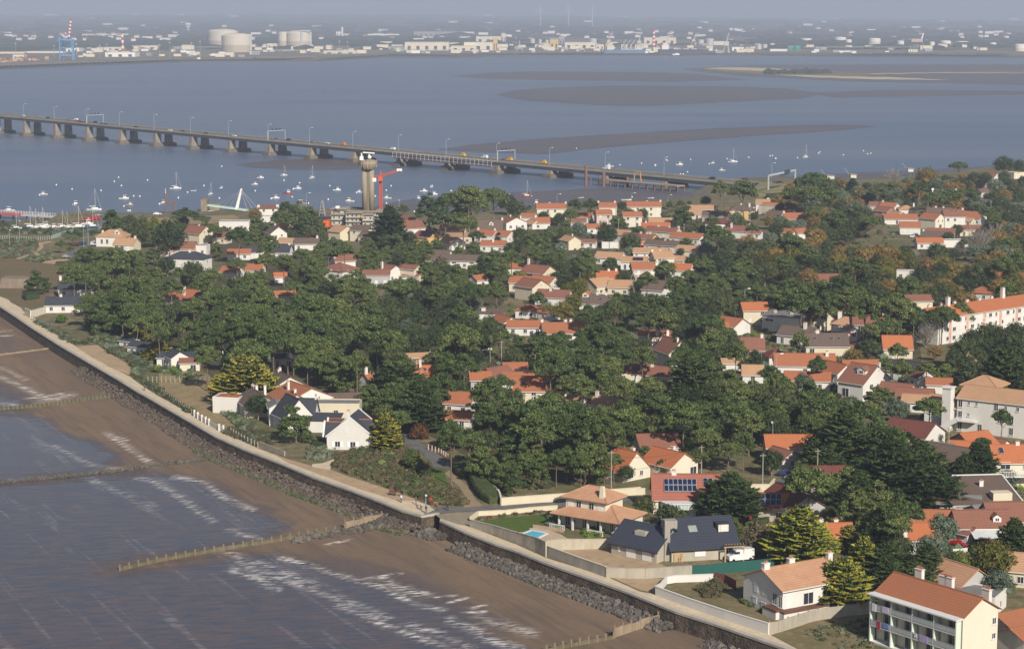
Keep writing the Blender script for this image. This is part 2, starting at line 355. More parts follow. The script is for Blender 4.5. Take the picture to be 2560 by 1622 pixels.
def beach():
 nx,ny=330,470;vs,wet,foam,fs=[],[],[],[]
 x0,x1,y0,y1=-330,120,290,900
 for j in range(ny+1):
  for i in range(nx+1):
   x=x0+(x1-x0)*i/nx;y=y0+(y1-y0)*j/ny
   vs.append((x,y,.42+.05*noise.noise(Vector((x*.05,y*.05,0)))))
   px,py=proj(Vector((x,y,.42)))
   jx=60*noise.noise(Vector((x*.04,y*.03,3)))+30*noise.noise(Vector((x*.15,y*.1,3)));jy=20*noise.noise(Vector((x*.05,y*.03,9)))
   a=0
   for dx,dy in((0,0),(45,12),(-45,-12),(-25,14),(25,-14)):
    q=(px+jx*.6+dx,py+jy*.6+dy)
    if any(inpoly(*q,P)for P in WETP):a+=.2
    elif any(inpoly(*q,P)for P in HALF):a+=.09
   wet.append(a)
   f=0
   for w_,s_,P in FOAM:
    for(ax,ay),(bx,by)in zip(P,P[1:]):
     if min(ax,bx)-40>px or max(ax,bx)+40<px or min(ay,by)-30>py or max(ay,by)+30<py:continue
     L2=(bx-ax)**2+(by-ay)**2;k=max(0,min(1,((px-ax)*(bx-ax)+(py-ay)*(by-ay))/L2))
     d=math.hypot(px-ax-k*(bx-ax),(py-ay-k*(by-ay))*1.5)
     f=max(f,s_*max(0,1.15-(d/(w_*.8))**1.1*.8))
   foam.append(min(f*(0.75+.7*noise.noise(Vector((x*.15,y*.15,5)))),1.3))
 for j in range(ny):
  for i in range(nx):
   k=j*(nx+1)+i;fs.append((k,k+1,k+nx+2,k+nx+1))
 me=bpy.data.meshes.new('beach');me.from_pydata(vs,[],fs);me.update()
 for nme,d in(('wet',wet),('foam',foam)):me.attributes.new(nme,'FLOAT','POINT').data.foreach_set('value',d)
 me.materials.append(m_beach());me.polygons.foreach_set('use_smooth',[True]*len(me.polygons))
 o=link('beach',me);o['kind']='structure'
beach()
# ---- land
WALL=[(-60,730),(0,767),(31,787),(73,816),(147,863),(210,900),(294,949),(344,980),(354,985),(447,1039),(537,1091),(606,1122),(700,1158),(780,1192),(875,1225),(937,1249),(1004,1276),(1054,1290),
(1098,1283),(1100,1302),(1163,1331),(1240,1361),(1284,1375),(1356,1404),(1423,1428),(1500,1455),(1569,1480),(1690,1529),(1786,1559),(1866,1587),(1967,1622),(2080,1662),(2200,1705),(2330,1755)]
WALLW=[K('N',x,y,G)for x,y in WALL]
SHORE=[(2700,398),(2600,408),(2480,420),(2300,442),(2150,450),(1990,450),(1900,446),(1850,447),(1790,455),(1760,470),(1780,490),(1700,499),(1500,510),(1330,520),(1200,534),(1060,534),(985,532),(950,522),(880,520),(800,526),(700,524),(640,524),
(560,528),(505,532),(380,534),(300,535),(225,532),(150,537),(120,552),(60,556),(-60,563),(-60,660)]
SHOREW=[K('N',x,y,G-.6)for x,y in SHORE]
land=[(p.x,p.y)for p in WALLW]+[(330,262),(520,600)]+[(p.x,p.y)for p in SHOREW]+[(-260,860)]
gm=m_ground()
sheet('ground',land,G,gm)
b_=MB()
L_=[Vector((p.x,p.y,G))for p in SHOREW]
for i in range(len(L_)-1):
 a,c=L_[i],L_[i+1];d=(c-a).normalized();n=Vector((d.y,-d.x,0))*9
 b_.add([a,c,c+n-Vector((0,0,G+.6)),a+n-Vector((0,0,G+.6))],[(0,1,2,3)])
o=b_.build('shore_bank',m_patch('bank_rubble',(.24,.20,.155),(.16,.14,.105),.3));o['kind']='structure'
def seawall(pl,name,label):
 t=empty(name,(0,0,0),0,label,'seawall')
 f,c=MB(),MB()
 outer=strip(pl,.0,.75,-1)
 outp=[p+(q-p)*0 for p,q in zip(*outer)]
 nrm=[(q-p).normalized()for p,q in zip(*outer)]
 for i in range(len(pl)-1):
  a,b2=pl[i],pl[i+1];na,nb=nrm[i],nrm[i+1];zz=Vector((0,0,G-.1))
  A,B=Vector((a.x,a.y,G-.28)),Vector((b2.x,b2.y,G-.28))
  f.add([A,B,B+nb*.7-zz,A+na*.7-zz],[(0,1,2,3)])
  o1,o2=a+na*.16,b2+nb*.16;i1,i2=a-na*.9,b2-nb*.9
  top=G+.10
  q=[Vector((p.x,p.y,z))for p in(o1,o2,i2,i1)for z in(G-.30,top)]
  c.add(q,[(0,2,3,1),(2,4,5,3),(4,6,7,5),(6,0,1,7),(1,3,5,7),(0,6,4,2)])
 f.build('wall_face',MATS.get('seawall_masonry')or m_wall_stone(),t);c.build('coping',COPE,t)
seawall(WALLW[:19],'seawall','long dark masonry seawall curving along the upper beach up to the quay corner')
seawall(WALLW[19:],'seawall','lower seawall with riprap below the pool villa and white garden wall')
def patch(name,c,pts,mat,z=.02):return sheet(name,[K(c,*p,z=G+z)for p in pts],G+z,mat)
def patchN(name,pts,mat,z=.02):return sheet(name,[K('N',*p,z=G+z)for p in pts],G+z,mat)
INN=[(-60,700),(0,741),(42,768),(101,804),(155,844),(200,872),(270,915),(323,940),(354,963),(393,988),(482,1037),(554,1079),(649,1122),(700,1141),(780,1166),(825,1174),(904,1202),(979,1227),(1054,1256),(1104,1273)]
patchN('promenade',WALL[:19]+INN[::-1],PROM,.03)
patch('promenade','N',WALL[19:]+[(2330,1730),(2080,1638),(1990,1602),(1925,1578),(1700,1495),(1636,1484),(1600,1478),(1515,1440),(1366,1394),(1290,1360),(1180,1318),(1175,1300),(1100,1296)],PROM,.034)
patchN('sand_terrace',[(189,866),(243,862),(270,880),(342,923),(325,938),(290,925),(230,893)],SAND,.045)
patchN('sand_terrace',[(690,1139),(780,1164),(825,1172),(870,1190),(904,1200),(979,1225),(1046,1250),(1000,1252),(900,1222),(800,1186),(720,1156)],SAND,.05)
patchN('sand_terrace',[(1515,1437),(1600,1447),(1655,1445),(1640,1460),(1636,1482),(1600,1474)],SAND,.05)
patch('street','V4',[(-230,1085),(-110,1040),(0,985),(300,982),(700,975),(1000,940),(1500,920),(1950,880),(2420,862),(2420,900),(1500,975),(1400,988),(700,1014),(200,1040),(-40,1062)],ASPH,.042)
patch('quay_slope','V4',[(-60,1075),(200,1052),(700,1028),(640,1045),(440,1068),(370,1140),(345,1215),(180,1180),(0,1120)],m_patch('quay_setts',(.30,.25,.18),(.22,.185,.14),.6),.05)
patch('street','V7',[(880,520),(925,430),(928,370),(940,300),(985,300),(1010,370),(1080,420),(1240,520),(1410,640),(1385,690),(1180,665),(1130,570),(1020,500)],ASPH,.042)
patch('footpath','V7',[(1330,735),(1380,700),(1430,735),(1560,860),(1640,990),(1720,1062),(1520,1078),(1560,1000),(1480,870)],m_patch('path_dirt',(.32,.24,.155),(.24,.18,.115),.6),.05)
patch('footpath','V7',[(0,640),(110,630),(235,585),(250,612),(190,660),(180,700),(0,668)],PROM,.052)
patch('grass_verge','V7',[(1180,700),(1330,690),(1360,860),(1240,830),(1200,790)],GRASS,.045)
patch('lawn','V4',[(480,1180),(520,1145),(900,1100),(1400,1058),(1500,1200),(1480,1285),(1180,1215),(1050,1240),(1080,1280),(800,1272)],GRASS,.06)
patch('pool_terrace','V4',[(800,1285),(1080,1282),(1060,1240),(1180,1215),(1440,1310),(1560,1385),(1150,1400),(1120,1395)],m_patch('terrace_paving',(.50,.40,.29),(.42,.32,.23),1.2),.08)
patch('sandy_yard','W1',[(760,362),(1000,345),(1330,330),(1400,335),(1480,370),(1900,500),(2060,560),(1700,590),(1310,560)],SAND,.05)
patch('garden_ground','W2',[(215,405),(330,372),(500,365),(700,350),(900,470),(940,520),(1240,600),(1560,640),(1640,650),(1500,670),(1230,745)],DRY,.045)
patch('dune_garden','U7',[(560,640),(820,580),(1150,650),(1250,850),(1180,1000),(1400,1130),(1620,1250),(1850,1400),(1780,1500),(1560,1400),(1310,1320),(980,1120),(700,900),(560,800)],m_patch('dune_turf',(.30,.215,.125),(.19,.165,.08),.22,.95,(.36,.26,.16)),.04)
patch('waste_ground','W2',[(1230,850),(1480,780),(1700,690),(2000,660),(2200,680),(2200,1100),(1700,1100)],DRY,.05)
patch('moor','W7',[(-100,560),(350,575),(560,610),(760,640),(1150,650),(1060,780),(1000,860),(900,1010),(780,1120),(760,1290),(420,1340),(180,1230),(-100,1120)],MOOR,.03)
patch('footpath','W7',[(-100,1130),(0,1150),(130,1200),(180,1250),(330,1330),(400,1420),(0,1290),(-100,1240)],PROM,.05)
patch('footpath','W7',[(590,300),(820,270),(830,290),(680,320),(690,380),(560,470),(300,560),(240,550),(500,470),(620,390)],SAND,.05)
patch('street','W7',[(1000,520),(1040,470),(1210,390),(1360,310),(1540,235),(1700,200),(1700,260),(1540,300),(1400,360),(1240,440),(1180,560)],ASPH,.042)
patch('playground','W7',[(640,590),(780,560),(1080,560),(1100,610),(880,640),(680,620)],SAND,.05)
patch('boatyard','T5',[(60,1250),(400,1215),(1000,1200),(1020,1250),(700,1275),(300,1290),(80,1275)],m_patch('yard_gravel',(.30,.24,.185),(.22,.18,.14),.1),.03)
patch('coast_road','T5',[(880,1150),(960,1125),(1250,1120),(2000,1100),(2010,1108),(1300,1140),(1140,1165),(940,1220)],ASPH,.04)
patch('shore_lawn','T5',[(600,1200),(640,1130),(900,1130),(700,1200)],DRY,.04)
patch('shore_lawn','T5',[(1150,1170),(1600,1140),(2200,1118),(2260,1150),(2000,1200),(1500,1210),(1200,1230)],m_patch('shore_turf',(.30,.22,.135),(.22,.175,.10),.05),.03)
patch('street','V5',[(1570,520),(1660,480),(1900,560),(1900,640),(1640,600),(1560,620)],ASPH,.04)
patch('street','V6',[(-60,120),(60,150),(240,240),(200,280),(60,200),(-60,170)],ASPH,.044)
patch('bridge_embankment','W6',[(-150,400),(0,400),(480,470),(860,490),(900,560),(700,690),(300,690),(280,600),(-100,560)],m_patch('embankment_grass',(.27,.22,.12),(.17,.17,.07),.05),.04)
# ---- far shore
FAR=[(-160,174),(0,171),(180,163),(450,153),(560,152),(790,151),(960,141),(1150,142),(1280,138),(1500,137.5),(1900,137),(2200,140),(2720,143)]
FARW=[K('N',x,y,3.0)for x,y in FAR]
FM=m_farland()
o=sheet('far_land',[(p.x,p.y)for p in FARW]+[(9000,23000),(-9000,23000)],3.0,FM)
q=MB()
for a,c in zip(FARW,FARW[1:]):q.add([a,c,Vector((c.x,c.y,-.2)),Vector((a.x,a.y,-.2))],[(0,1,2,3)])
o=q.build('far_quay',M('dark_quay',(.10,.09,.085),.9));o['kind']='structure'
APR=m_patch('apron',(.25,.205,.155),(.12,.115,.07),.006,.95,(.17,.14,.105))
def farpatch(pts,c='N',mat=APR,z=3.3,nm='far_apron'):return sheet(nm,[K(c,*p,z=z)for p in pts],z,mat)
farpatch([(-100,168),(180,158),(430,150),(430,128),(250,118),(100,126),(-100,134)])
farpatch([(430,149),(560,149),(790,147),(950,138),(950,118),(700,112),(430,118)])
farpatch([(1280,134),(1900,133),(1900,112),(1500,98),(1280,100)])
farpatch([(950,137),(1280,134),(1280,112),(950,118)])
farpatch([(1900,133),(2600,139),(2600,128),(1900,122)])
def hills():
 vs,fs=[],[];n=120
 for j,(Y,hk)in enumerate(((9000,0),(12500,.28),(16000,.62),(20000,1.0),(22600,.5))):
  for i in range(n+1):
   x=(-.34+.68*i/n)*Y;px=CX+F*x/Y
   base=92 if px<900 else(92-(px-900)/1700*62)
   h=max(0,hk*(base+16*noise.noise(Vector((px*.006,j*2.2,0)))+7*noise.noise(Vector((px*.03,j,2)))))
   vs.append((x,Y,3.1+h if hk else 2.6))
 for j in range(4):
  for i in range(n):
   k=j*(n+1)+i;fs.append((k,k+1,k+n+2,k+n+1))
 me=bpy.data.meshes.new('hills');me.from_pydata(vs,[],fs);me.materials.append(FM);me.update()
 o=link('hills',me);o['kind']='structure'
hills()
q=MB();r2=random.Random(3)
for i in range(1500):
 py=40+86*r2.random()**.8;px=r2.uniform(-60,2620)
 if py>96 and(px<450 or 1280<px<1900)and r2.random()<.8:continue
 if py>118 and r2.random()<.7:continue
 p=K('N',px,py,3.0)
 if p.y>19500:continue
 s=r2.uniform(9,24)*(p.y/6000)**.5
 if p.y>9300:
  f=min(max((p.y-9000)/11000,0),1);z=3+f*(92 if px<900 else 92-(px-900)/1700*62)*.9
 else:z=3
 q.blob((p.x,p.y,z),(s*r2.uniform(1.5,5),s*1.5,s*r2.uniform(.4,.7)),1,0,.3,i)
o=q.build('distant_woods',M('distant_foliage',(.040,.055,.030),.95,.4,.02));o['kind']='stuff';o['label']='hazy woods and hedgerows across the far plain'
q=MB()
for i in range(60):
 p=K('S4',r2.uniform(0,560),690+r2.uniform(-8,8),.6);q.blob(p,(r2.uniform(6,14),8,r2.uniform(4,8)),1,0,.3,i)
o=q.build('islet_scrub',MATS['distant_foliage']);o['kind']='stuff';o['label']='low dark scrub on the sandy islet in mid river'
WHITE=M('white_paint',(.84,.81,.76),.7,.12,.3)
CREAM=M('cream_render',(.74,.66,.52),.8,.12,.4)
TANKC=M('tank_concrete',(.66,.60,.50),.8,.14,.02);TANKD=M('tank_base',(.50,.42,.32),.85,.2,.02)
STEEL=M('steel_grey',(.36,.37,.38),.5,.2,.3,.3);PALEM=M('pale_metal',(.58,.58,.56),.5,.15,.1,.2)
BLUE=M('crane_blue',(.10,.30,.62),.5,.1);REDP=M('red_paint',(.55,.045,.03),.5,.1);GREENP=M('green_paint',(.06,.28,.20),.6,.1)
DK=M('dark_steel',(.06,.065,.075),.6,.2)
def tank(px,py,wpx,hpx,label,dome=.16,cat='storage tank',mats=None,name='storage_tank',bandz=.45):
 p=K('N',px,py,3.0);s=ppm(p);r=wpx/2/s;h=hpx/s
 t=empty(name,p,0,label,cat,'storage tanks on the far shore');mm=mats or(TANKC,TANKD)
 MB().lathe((0,0,0),[(r*1.003,0),(r*1.003,h*bandz)],28).build('tank_base',mm[1],t)
 MB().lathe((0,0,0),[(r,h*bandz),(r,h),(r*.985,h*1.012)],28).build('tank_shell',mm[0],t)
 MB().lathe((0,0,0),[(r*.98,h*1.0),(r*.8,h*(1+dome*.5)),(r*.45,h*(1+dome*.85)),(.5,h*(1+dome))],28).build('roof',mm[0],t)
 return t,r,h
t,r,h=tank(558,121,76,42,'broad domed gas tank, rear one of the leftmost pair',.14)
t,r,h=tank(592,131,75,41,'broad domed gas tank in front, with pipe tower at its right')
m=MB();m.box((r*1.0,-r*.35,h/2),(5,5,h*1.08));m.box((r*.8,0,h*1.05),(22,4,3));m.build('pipe_tower',PALEM,t)
t,r,h=tank(747,121,62,38,'domed gas tank wrapped in pipework in the middle of the far shore')
m=MB();m.box((r*.35,-r*.95,h/2),(6,6,h*1.15));m.box((r,-r*.2,h/2),(5,5,h*1.1));m.box((r*.6,-r*.7,h*1.14),(34,5,3));m.build('pipe_tower',PALEM,t)
t,r,h=tank(709,121,27,40,'narrow white block-like tank left of the pipework tank',.02)
for px,py,wp,hp,lb in((1482,115,20,17,'grey oil tank behind the dark hulled ship, smaller of two'),(1752,115,16,14,'small grey tank left of the larger tank behind the quay cranes'),(1774,114,21,16,'larger grey tank behind the right end of the quay'),
(2015,106,28,9,'leftmost low white tank of the far right oil depot'),(2100,106,30,12,'tall looking white tank second from left in the oil depot'),(2121,110,16,10,'small white tank tucked beside a taller one in the depot'),
(2186,111,30,14,'wide cream tank standing alone in the oil depot'),(2251,114,18,11,'cream tank just left of the refinery loading tower'),(2266,107,26,8,'low pale tank behind the refinery loading tower'),(2318,108,24,7,'low pale tank right of the refinery loading tower'),(2330,118,13,12,'slim white tank right of the loading tower'),
(2363,114,28,11,'broad pale tank before the last pair of the depot'),(2405,112,32,8,'widest low tank near the right end of the depot'),(2407,119,13,7,'tiny white tank in front of the widest low tank'),(2482,120,17,12,'small white tank near the far right edge'),(2551,129,32,17,'big cream tank cut by the right edge of the far shore'),
(1897,124,14,12,'left of two squat cream tanks at the middle jetty'),(1912,124,13,12,'right of two squat cream tanks at the middle jetty'),(1331,110,13,12,'shiny round topped silo, left of three'),(1350,113,9,13,'shiny slim silo, middle of three'),(1367,113,9,12,'shiny slim silo, right of three')):
 tank(px,py,wp,hp,lb,.10,mats=(WHITE if px>2000 else PALEM,CREAM if px>2100 else PALEM))
def fbox(px0,px1,pyb,hpx,dep,mat,name,label,cat='warehouse',roof=None,gab=0,group='industrial buildings on the far shore',z=3.0):
 pass
 a,b=K('N',px0,pyb,z),K('N',px1,pyb,z);s=ppm(a);L=(b-a).length;h=hpx/s
 t=empty(name,(a+b)/2,math.atan2(b.y-a.y,b.x-a.x),label,cat,group)
 MB().box((0,dep/2,h/2),(L,dep,h)).build('wall',mat,t)
 g=gab/s
 rm=roof or mat
 if g:MB().xprism([(-.6,h+.02),(dep/2,h+g),(dep+.6,h+.02)],-L/2-.5,L/2+.5).build('roof',rm,t)
 else:MB().box((0,dep/2,h+.32),(L+1,dep+1,.6)).build('roof',rm,t)
 if hpx>5:
  n=max(2,int(L/22));dm=MB().box((0,0,0),(L/n*.35,.2,h*.5)).mesh('door',DK)
  for i in range(n):link('door',dm,t,(-L/2+L*(i+.5)/n,-.12,h*.32))
 return t,L,h
GREYR=M('grey_roof',(.33,.33,.34),.7,.15,.05);BEIGE=M('beige_cladding',(.72,.64,.50),.8,.12,.05);YEL=M('ochre_cladding',(.62,.45,.16),.8,.1)
for a in((236,272,129,7,40,WHITE,'warehouse','short white shed left of the white arched hall'),(263,338,143,11,60,WHITE,'arched_hall','long white arched hall by the quay with one dark door'),(340,394,124,9,40,BEIGE,'warehouse','beige flat roofed office block right of the striped chimney'),
(252,305,127,8,40,BEIGE,'warehouse','beige office block left of the striped chimney'),(165,198,130,9,50,WHITE,'warehouse','white shed just right of the blue crane'),(32,60,147,9,30,CREAM,'warehouse','cream building behind the stacked containers'),
(0,60,135,4,30,CREAM,'warehouse','long low cream shed behind the container yard'),(60,160,133,3,30,WHITE,'warehouse','very low white shed running behind the blue crane'),(95,133,87,4,60,WHITE,'warehouse','white hangar far inland, leftmost of the row'),
(205,272,92,6,60,CREAM,'warehouse','cream hangar far inland, middle of the row'),(277,320,90,5,60,CREAM,'warehouse','cream hangar far inland, right of the row'),(668,692,122,12,30,CREAM,'warehouse','cream block left of the narrow tank'),
(809,890,135,7,40,CREAM,'warehouse','long cream shed with banded roof on the quay'),(918,997,93,7,60,WHITE,'warehouse','long white factory far inland in the centre'),(1034,1160,92,12,120,GREYR,'solar_hall','very wide low grey hall far inland'),
(971,1010,125,8,90,GREYR,'warehouse','grey roofed shed beside the broad beige shed'),(1012,1122,127,20,90,BEIGE,'grain_shed','broad beige shed with tower in the centre of the quay'),(1128,1190,128,12,60,BEIGE,'warehouse','low tan roofed shed left of the big tan mill'),
(1160,1232,127,20,60,CREAM,'mill_building','big tan mill building with ochre stair tower'),(1233,1244,127,30,12,YEL,'stair_tower','narrow ochre tower beside the tan mill'),(1190,1252,108,16,30,CREAM,'silo_block','ribbed silo block behind the mill'),(1254,1264,108,24,12,BEIGE,'stair_tower','tall brown tower at the end of the silo block'),
(1375,1396,124,24,30,YEL,'mill_building','ochre building between the silos on the quay'),(1374,1396,108,12,20,GREYR,'silo_block','grey silo group left of the ochre building'),(1398,1412,110,14,20,GREYR,'silo_block','grey silo group right of the ochre building'),(1412,1490,122,15,40,BEIGE,'warehouse','long beige quay shed behind the blue ship'),(1490,1510,124,12,40,BEIGE,'warehouse','short tan quay shed left of the blue ship'),
(1610,1690,112,17,60,BEIGE,'warehouse','dusty rounded storage shed behind the dark ship'),(1376,1388,80,14,15,WHITE,'tower_block','white tower block far inland'),(1355,1410,82,5,30,WHITE,'apartment_block','white apartment row beside the far tower block'),(1304,1342,80,4,30,WHITE,'apartment_block','white apartment row left of the far tower block'),
(1830,1860,128,9,30,WHITE,'warehouse','white quay shed right of the dark ship'),(1925,1968,129,5,30,WHITE,'warehouse','low white sheds at the depot jetty'),(1970,1985,128,13,20,GREENP,'silo_block','left green silo block by the water'),(1988,2001,128,13,20,GREENP,'silo_block','right green silo block by the water'),(2098,2130,131,3,20,WHITE,'warehouse','thin white jetty shed right of the white boat'),
(840,854,91,11,20,WHITE,'warehouse','white plant block left of the slim white chimney'),(858,872,91,6,20,CREAM,'warehouse','low white plant block right of the slim white chimney'),(926,954,121,10,15,DK,'loading_station','dark loading station on legs behind the quay')):
 fbox(*a)
def mast(px,py,hpx,label,name,cat,mats,r0=.9,bands=0,tilt=0,z=3.0,group=None,r1=None):
 p=K('N',px,py,z);h=hpx/ppm(p);t=empty(name,p,0,label,cat,group)
 n=bands or 1
 for i in range(n):
  ra=r0+((r1 if r1 is not None else r0)-r0)*i/n;rb=r0+((r1 if r1 is not None else r0)-r0)*(i+1)/n
  MB().tube((tilt*h*i/n,0,h*i/n),(tilt*h*(i+1)/n,0,h*(i+1)/n),ra,rb,10).build('section',mats[i%len(mats)],t)
 return t,h
mast(307,129,42,'red and white banded chimney behind the arched hall','chimney','chimney',[REDP,WHITE],4.0,6,r1=3)
mast(855.5,92,23,'slim white chimney of the far inland plant','chimney','chimney',[WHITE],5)
p=K('N',470,85,3.0);s=ppm(p);t=empty('water_tower',p,0,'pale blue mushroom water tower left of the gas tanks','water tower')
MB().lathe((0,0,0),[(5/s,0),(4.6/s,16/s),(8/s,19/s)],16).build('tower_shaft',M('pale_blue',(.55,.68,.70),.7,.1),t,True)
MB().lathe((0,0,0),[(8/s,19/s),(8/s,26/s),(6/s,27/s)],16).build('tank_bowl',MATS['pale_blue'],t,True)
p=K('N',166,151,3.0);s=ppm(p);t=empty('container_crane',p,0,'tall blue container crane with raised red and white boom','crane')
m=MB()
for x,y in((-17,0),(16,0),(-14,30),(12,30)):m.tube((x/s,y,0),(x/s*.9,y,52/s),1.5,1.2,6)
for z in(12,30,50):m.box((0,0,z/s),(34/s,2.5,2.2));m.box((0,30,z/s),(30/s,2.5,2.2))
m.box((-17/s,15,30/s),(2,32,2));m.box((16/s,15,30/s),(2,32,2));m.build('gantry',BLUE,t)
MB().box((-4/s,12,54/s),(30/s,14,4/s)).box((-16/s,8,49/s),(10/s,8,4/s)).build('machinery_house',BLUE,t)
for i in range(11):MB().tube(((8+i*.6)/s,0,(54+i*4.3)/s),((8.6+i*.6)/s,0,(58.3+i*4.3)/s),2.4,2.2,6).build('boom',REDP if i%2==0 else WHITE,t)
for i in range(5):MB().tube(((-10+i*3)/s,0,(56+i*3)/s),((-7+i*3)/s,0,(59+i*3)/s),1.3,1.3,6).build('backstay',WHITE if i%2 else REDP,t)
def qcrane(px,py,hp,lean,label,mm=None,wd=8):
 p=K('N',px,py,3.0);s=ppm(p);t=empty('quay_crane',p,0,label,'crane','harbour cranes on the far quay');mm=mm or PALEM
 m=MB()
 for x,y in((-wd,0),(wd,0),(-wd,14),(wd,14)):m.tube((x,y,0),(x*.5,y*.6+3,hp*.35/s),.9,.7,5)
 m.box((0,7,hp*.36/s),(wd*1.6,10,2));m.build('portal',mm,t)
 MB().box((0,7,hp*.43/s),(10,9,hp*.12/s)).build('cab',mm,t)
 m=MB();m.tube((0,7,hp*.42/s),(lean/s,7,hp/s),1.4,.7,6);m.tube((0,7,hp*.5/s),(lean/s*.3,7,hp*.8/s),.8,.6,5);m.tube((lean/s*.3,7,hp*.8/s),(lean/s,7,hp/s),.4,.4,4);m.build('jib',mm,t)
for a in((1522,122,42,10,'quay crane leaning right above the stern of the blue ship'),(1598,124,44,6,'quay crane near the bow of the blue ship'),(1668,122,42,6,'quay crane above the red funnel of the dark ship'),(1734,116,34,12,'quay crane leaning right in front of the grey tanks'),(1816,133,52,7,'lone quay crane right of the dark ship'),
(1300,128,26,-2,'small quay crane left of the silos'),(1455,129,14,2,'stubby white loader on the quay')):qcrane(*a)
t,h=mast(1634,128,52,'red and white lattice unloader between the two ships','ship_unloader','crane',[REDP,WHITE],4.2,11,r1=3)
p=K('N',2290,136,3.0);s=ppm(p);t=empty('loading_tower',p,0,'refinery loading tower on legs with slanted striped flare boom','loading tower')
m=MB()
for i in range(6):m.tube(((-14+i*6)/s,0,0),((-14+i*6)/s,0,30/s),.9,.9,5)
m.build('leg',STEEL,t);MB().box((0,0,34/s),(28/s,14,8/s)).build('deck_house',M('pinkish_steel',(.55,.42,.38),.7),t)
MB().tube((13/s,0,38/s),(17/s,0,52/s),2.2,1.6,6).build('boom',WHITE,t);MB().tube((17/s,0,52/s),(19/s,0,60/s),1.6,1.2,6).build('boom_tip',REDP,t)
FLM=sorted((400,425,501,268,250,40,136,192,480,849,869,1022,1290))
for px,hp in((400,32),(425,38),(501,40),(268,33),(250,30),(40,36),(136,30),(192,34),(480,36),(849,32),(869,30),(1022,26),(1290,40)):
 p=K('N',px,136 if px>700 else 145,3.0);s=ppm(p)
 t=empty('floodlight_mast',p,0,'thin grey floodlight mast of the far port, '+'first second third fourth fifth sixth seventh eighth ninth tenth eleventh twelfth thirteenth'.split()[FLM.index(px)]+' from the left','light mast','floodlight masts of the far port');MB().tube((0,0,0),(0,0,hp/s),.55,.4,5).build('pole',STEEL,t);MB().box((0,0,hp/s),(3.2,1,1.2)).build('lamp_head',WHITE,t)
def ship(x0,x1,py,hull,low,label,house='l',gears=4,hp=12):
 a,b=K('N',x0,py,0),K('N',x1,py,0);s=ppm(a);L=(b-a).length;t=empty('cargo_ship',(a+b)/2,math.atan2(b.y-a.y,b.x-a.x),label,'ship');H=hp/s
 def hullm(z0,z1,k):return MB().prism([(-L/2,-9),(-L/2+6,-11),(L/2-22,-11),(L/2*k,0),(L/2-22,11),(-L/2+6,11),(-L/2,9)],z0,z1)
 hullm(.0,H*.3,.985).build('waterline_hull',low,t);hullm(H*.3,H,1).build('hull',hull,t)
 sx=-1 if house=='l' else 1
 MB().box((-L/2+18,0,H+6),(18,18,12)).box((-L/2+18,0,H+14),(12,20,4)).build('superstructure',CREAM if gears else WHITE,t);MB().box((-L/2+9,0,H+9),(7,8,16)).build('funnel',REDP if not gears else M('tan_paint',(.6,.45,.3)),t)
 for i in range(gears):
  x=-L/2+48+i*(L-76)/max(gears-1,1);MB().tube((x,0,H),(x,0,H+14),1.6,1.4,6).tube((x,0,H+8),(x+12,-2,H+27),.8,.6,5).build('deck_crane',CREAM,t)
 for i in range(3):MB().box((-L/2+44+i*(L-70)/3+8,0,H+1),((L-70)/4,14,2)).build('hatch',PALEM,t)
ship(1508,1615,137,M('hull_blue',(.10,.20,.36),.5,.1),M('hull_red',(.36,.09,.07),.6,.1),'blue hulled bulk carrier with four deck cranes at the far quay','l',4,12)
ship(1645,1772,137,M('hull_navy',(.045,.06,.10),.5,.1),MATS['hull_red'],'long dark hulled cargo ship with red funnel at the far quay','l',0,13)
def smallship(px,py,wpx,label,dkh=True):
 p=K('N',px,py,0);s=ppm(p);L=wpx/s;t=empty('harbour_boat',p,0,label,'boat')
 MB().prism([(-L/2,-3.5),(L/2-6,-3.5),(L/2,0),(L/2-6,3.5),(-L/2,3.5)],0,2.6).build('hull',DK if dkh else WHITE,t);MB().box((0,0,4),(L*.4,5,3)).box((L*.05,0,6.3),(L*.2,4,2)).build('cabin',WHITE,t);MB().tube((0,0,6),(0,0,12),.25,.2,5).build('mast',STEEL,t)
smallship(497,152,22,'white cabined tug off the left end of the gas terminal');smallship(1690,141,44,'dredger with low black and white deck before the dark ship');smallship(1820,133,8,'tiny white launch left of the depot jetty',False)
smallship(2103,136,15,'white motor yacht left of the oil jetty',False);smallship(1870,131,14,'green hulled coaster at the depot quay');smallship(1790,131,18,'tug with white wheelhouse beside the dark ship')
def jetty(x0,x1,y0,y1,n,label,z=6.5):
 a,b=K('N',x0,y0,0),K('N',x1,y1,0);t=empty('jetty',(a+b)/2,math.atan2(b.y-a.y,b.x-a.x),label,'jetty');L=(b-a).length
 MB().box((0,4,z),(L,14,1.6)).build('deck',M('jetty_deck',(.20,.185,.17),.9),t)
 n=min(n,48);pm=MB().tube((0,0,-1),(0,0,z-.8),1.3,1.3,5).mesh('pile',DK)
 for i in range(n):
  for y_ in(-2,9):link('pile',pm,t,(-L/2+L*(i+.5)/n,y_,0))
jetty(-90,450,176,155,60,'long piled container quay on the far left shore');jetty(640,787,152,150,30,'piled gas jetty below the pipework tank');jetty(966,1122,141,143,36,'piled jetty in front of the beige grain shed')
jetty(1300,1520,137,137,50,'piled quay left of the blue ship');jetty(2180,2345,138,139,34,'piled jetty under the refinery loading tower');jetty(2440,2520,140,141,16,'short piled jetty at the far right');jetty(1190,1280,138,138,20,'piled quay left of the silos')
r3=random.Random(5);CC=[M('container_'+n_,c,.6,.15)for n_,c in(('red',(.38,.10,.07)),('maroon',(.25,.07,.08)),('tan',(.55,.38,.22)),('white',(.7,.67,.62)),('orange',(.6,.26,.10)))]
lbl='shipping container in the stacks left of the blue crane'
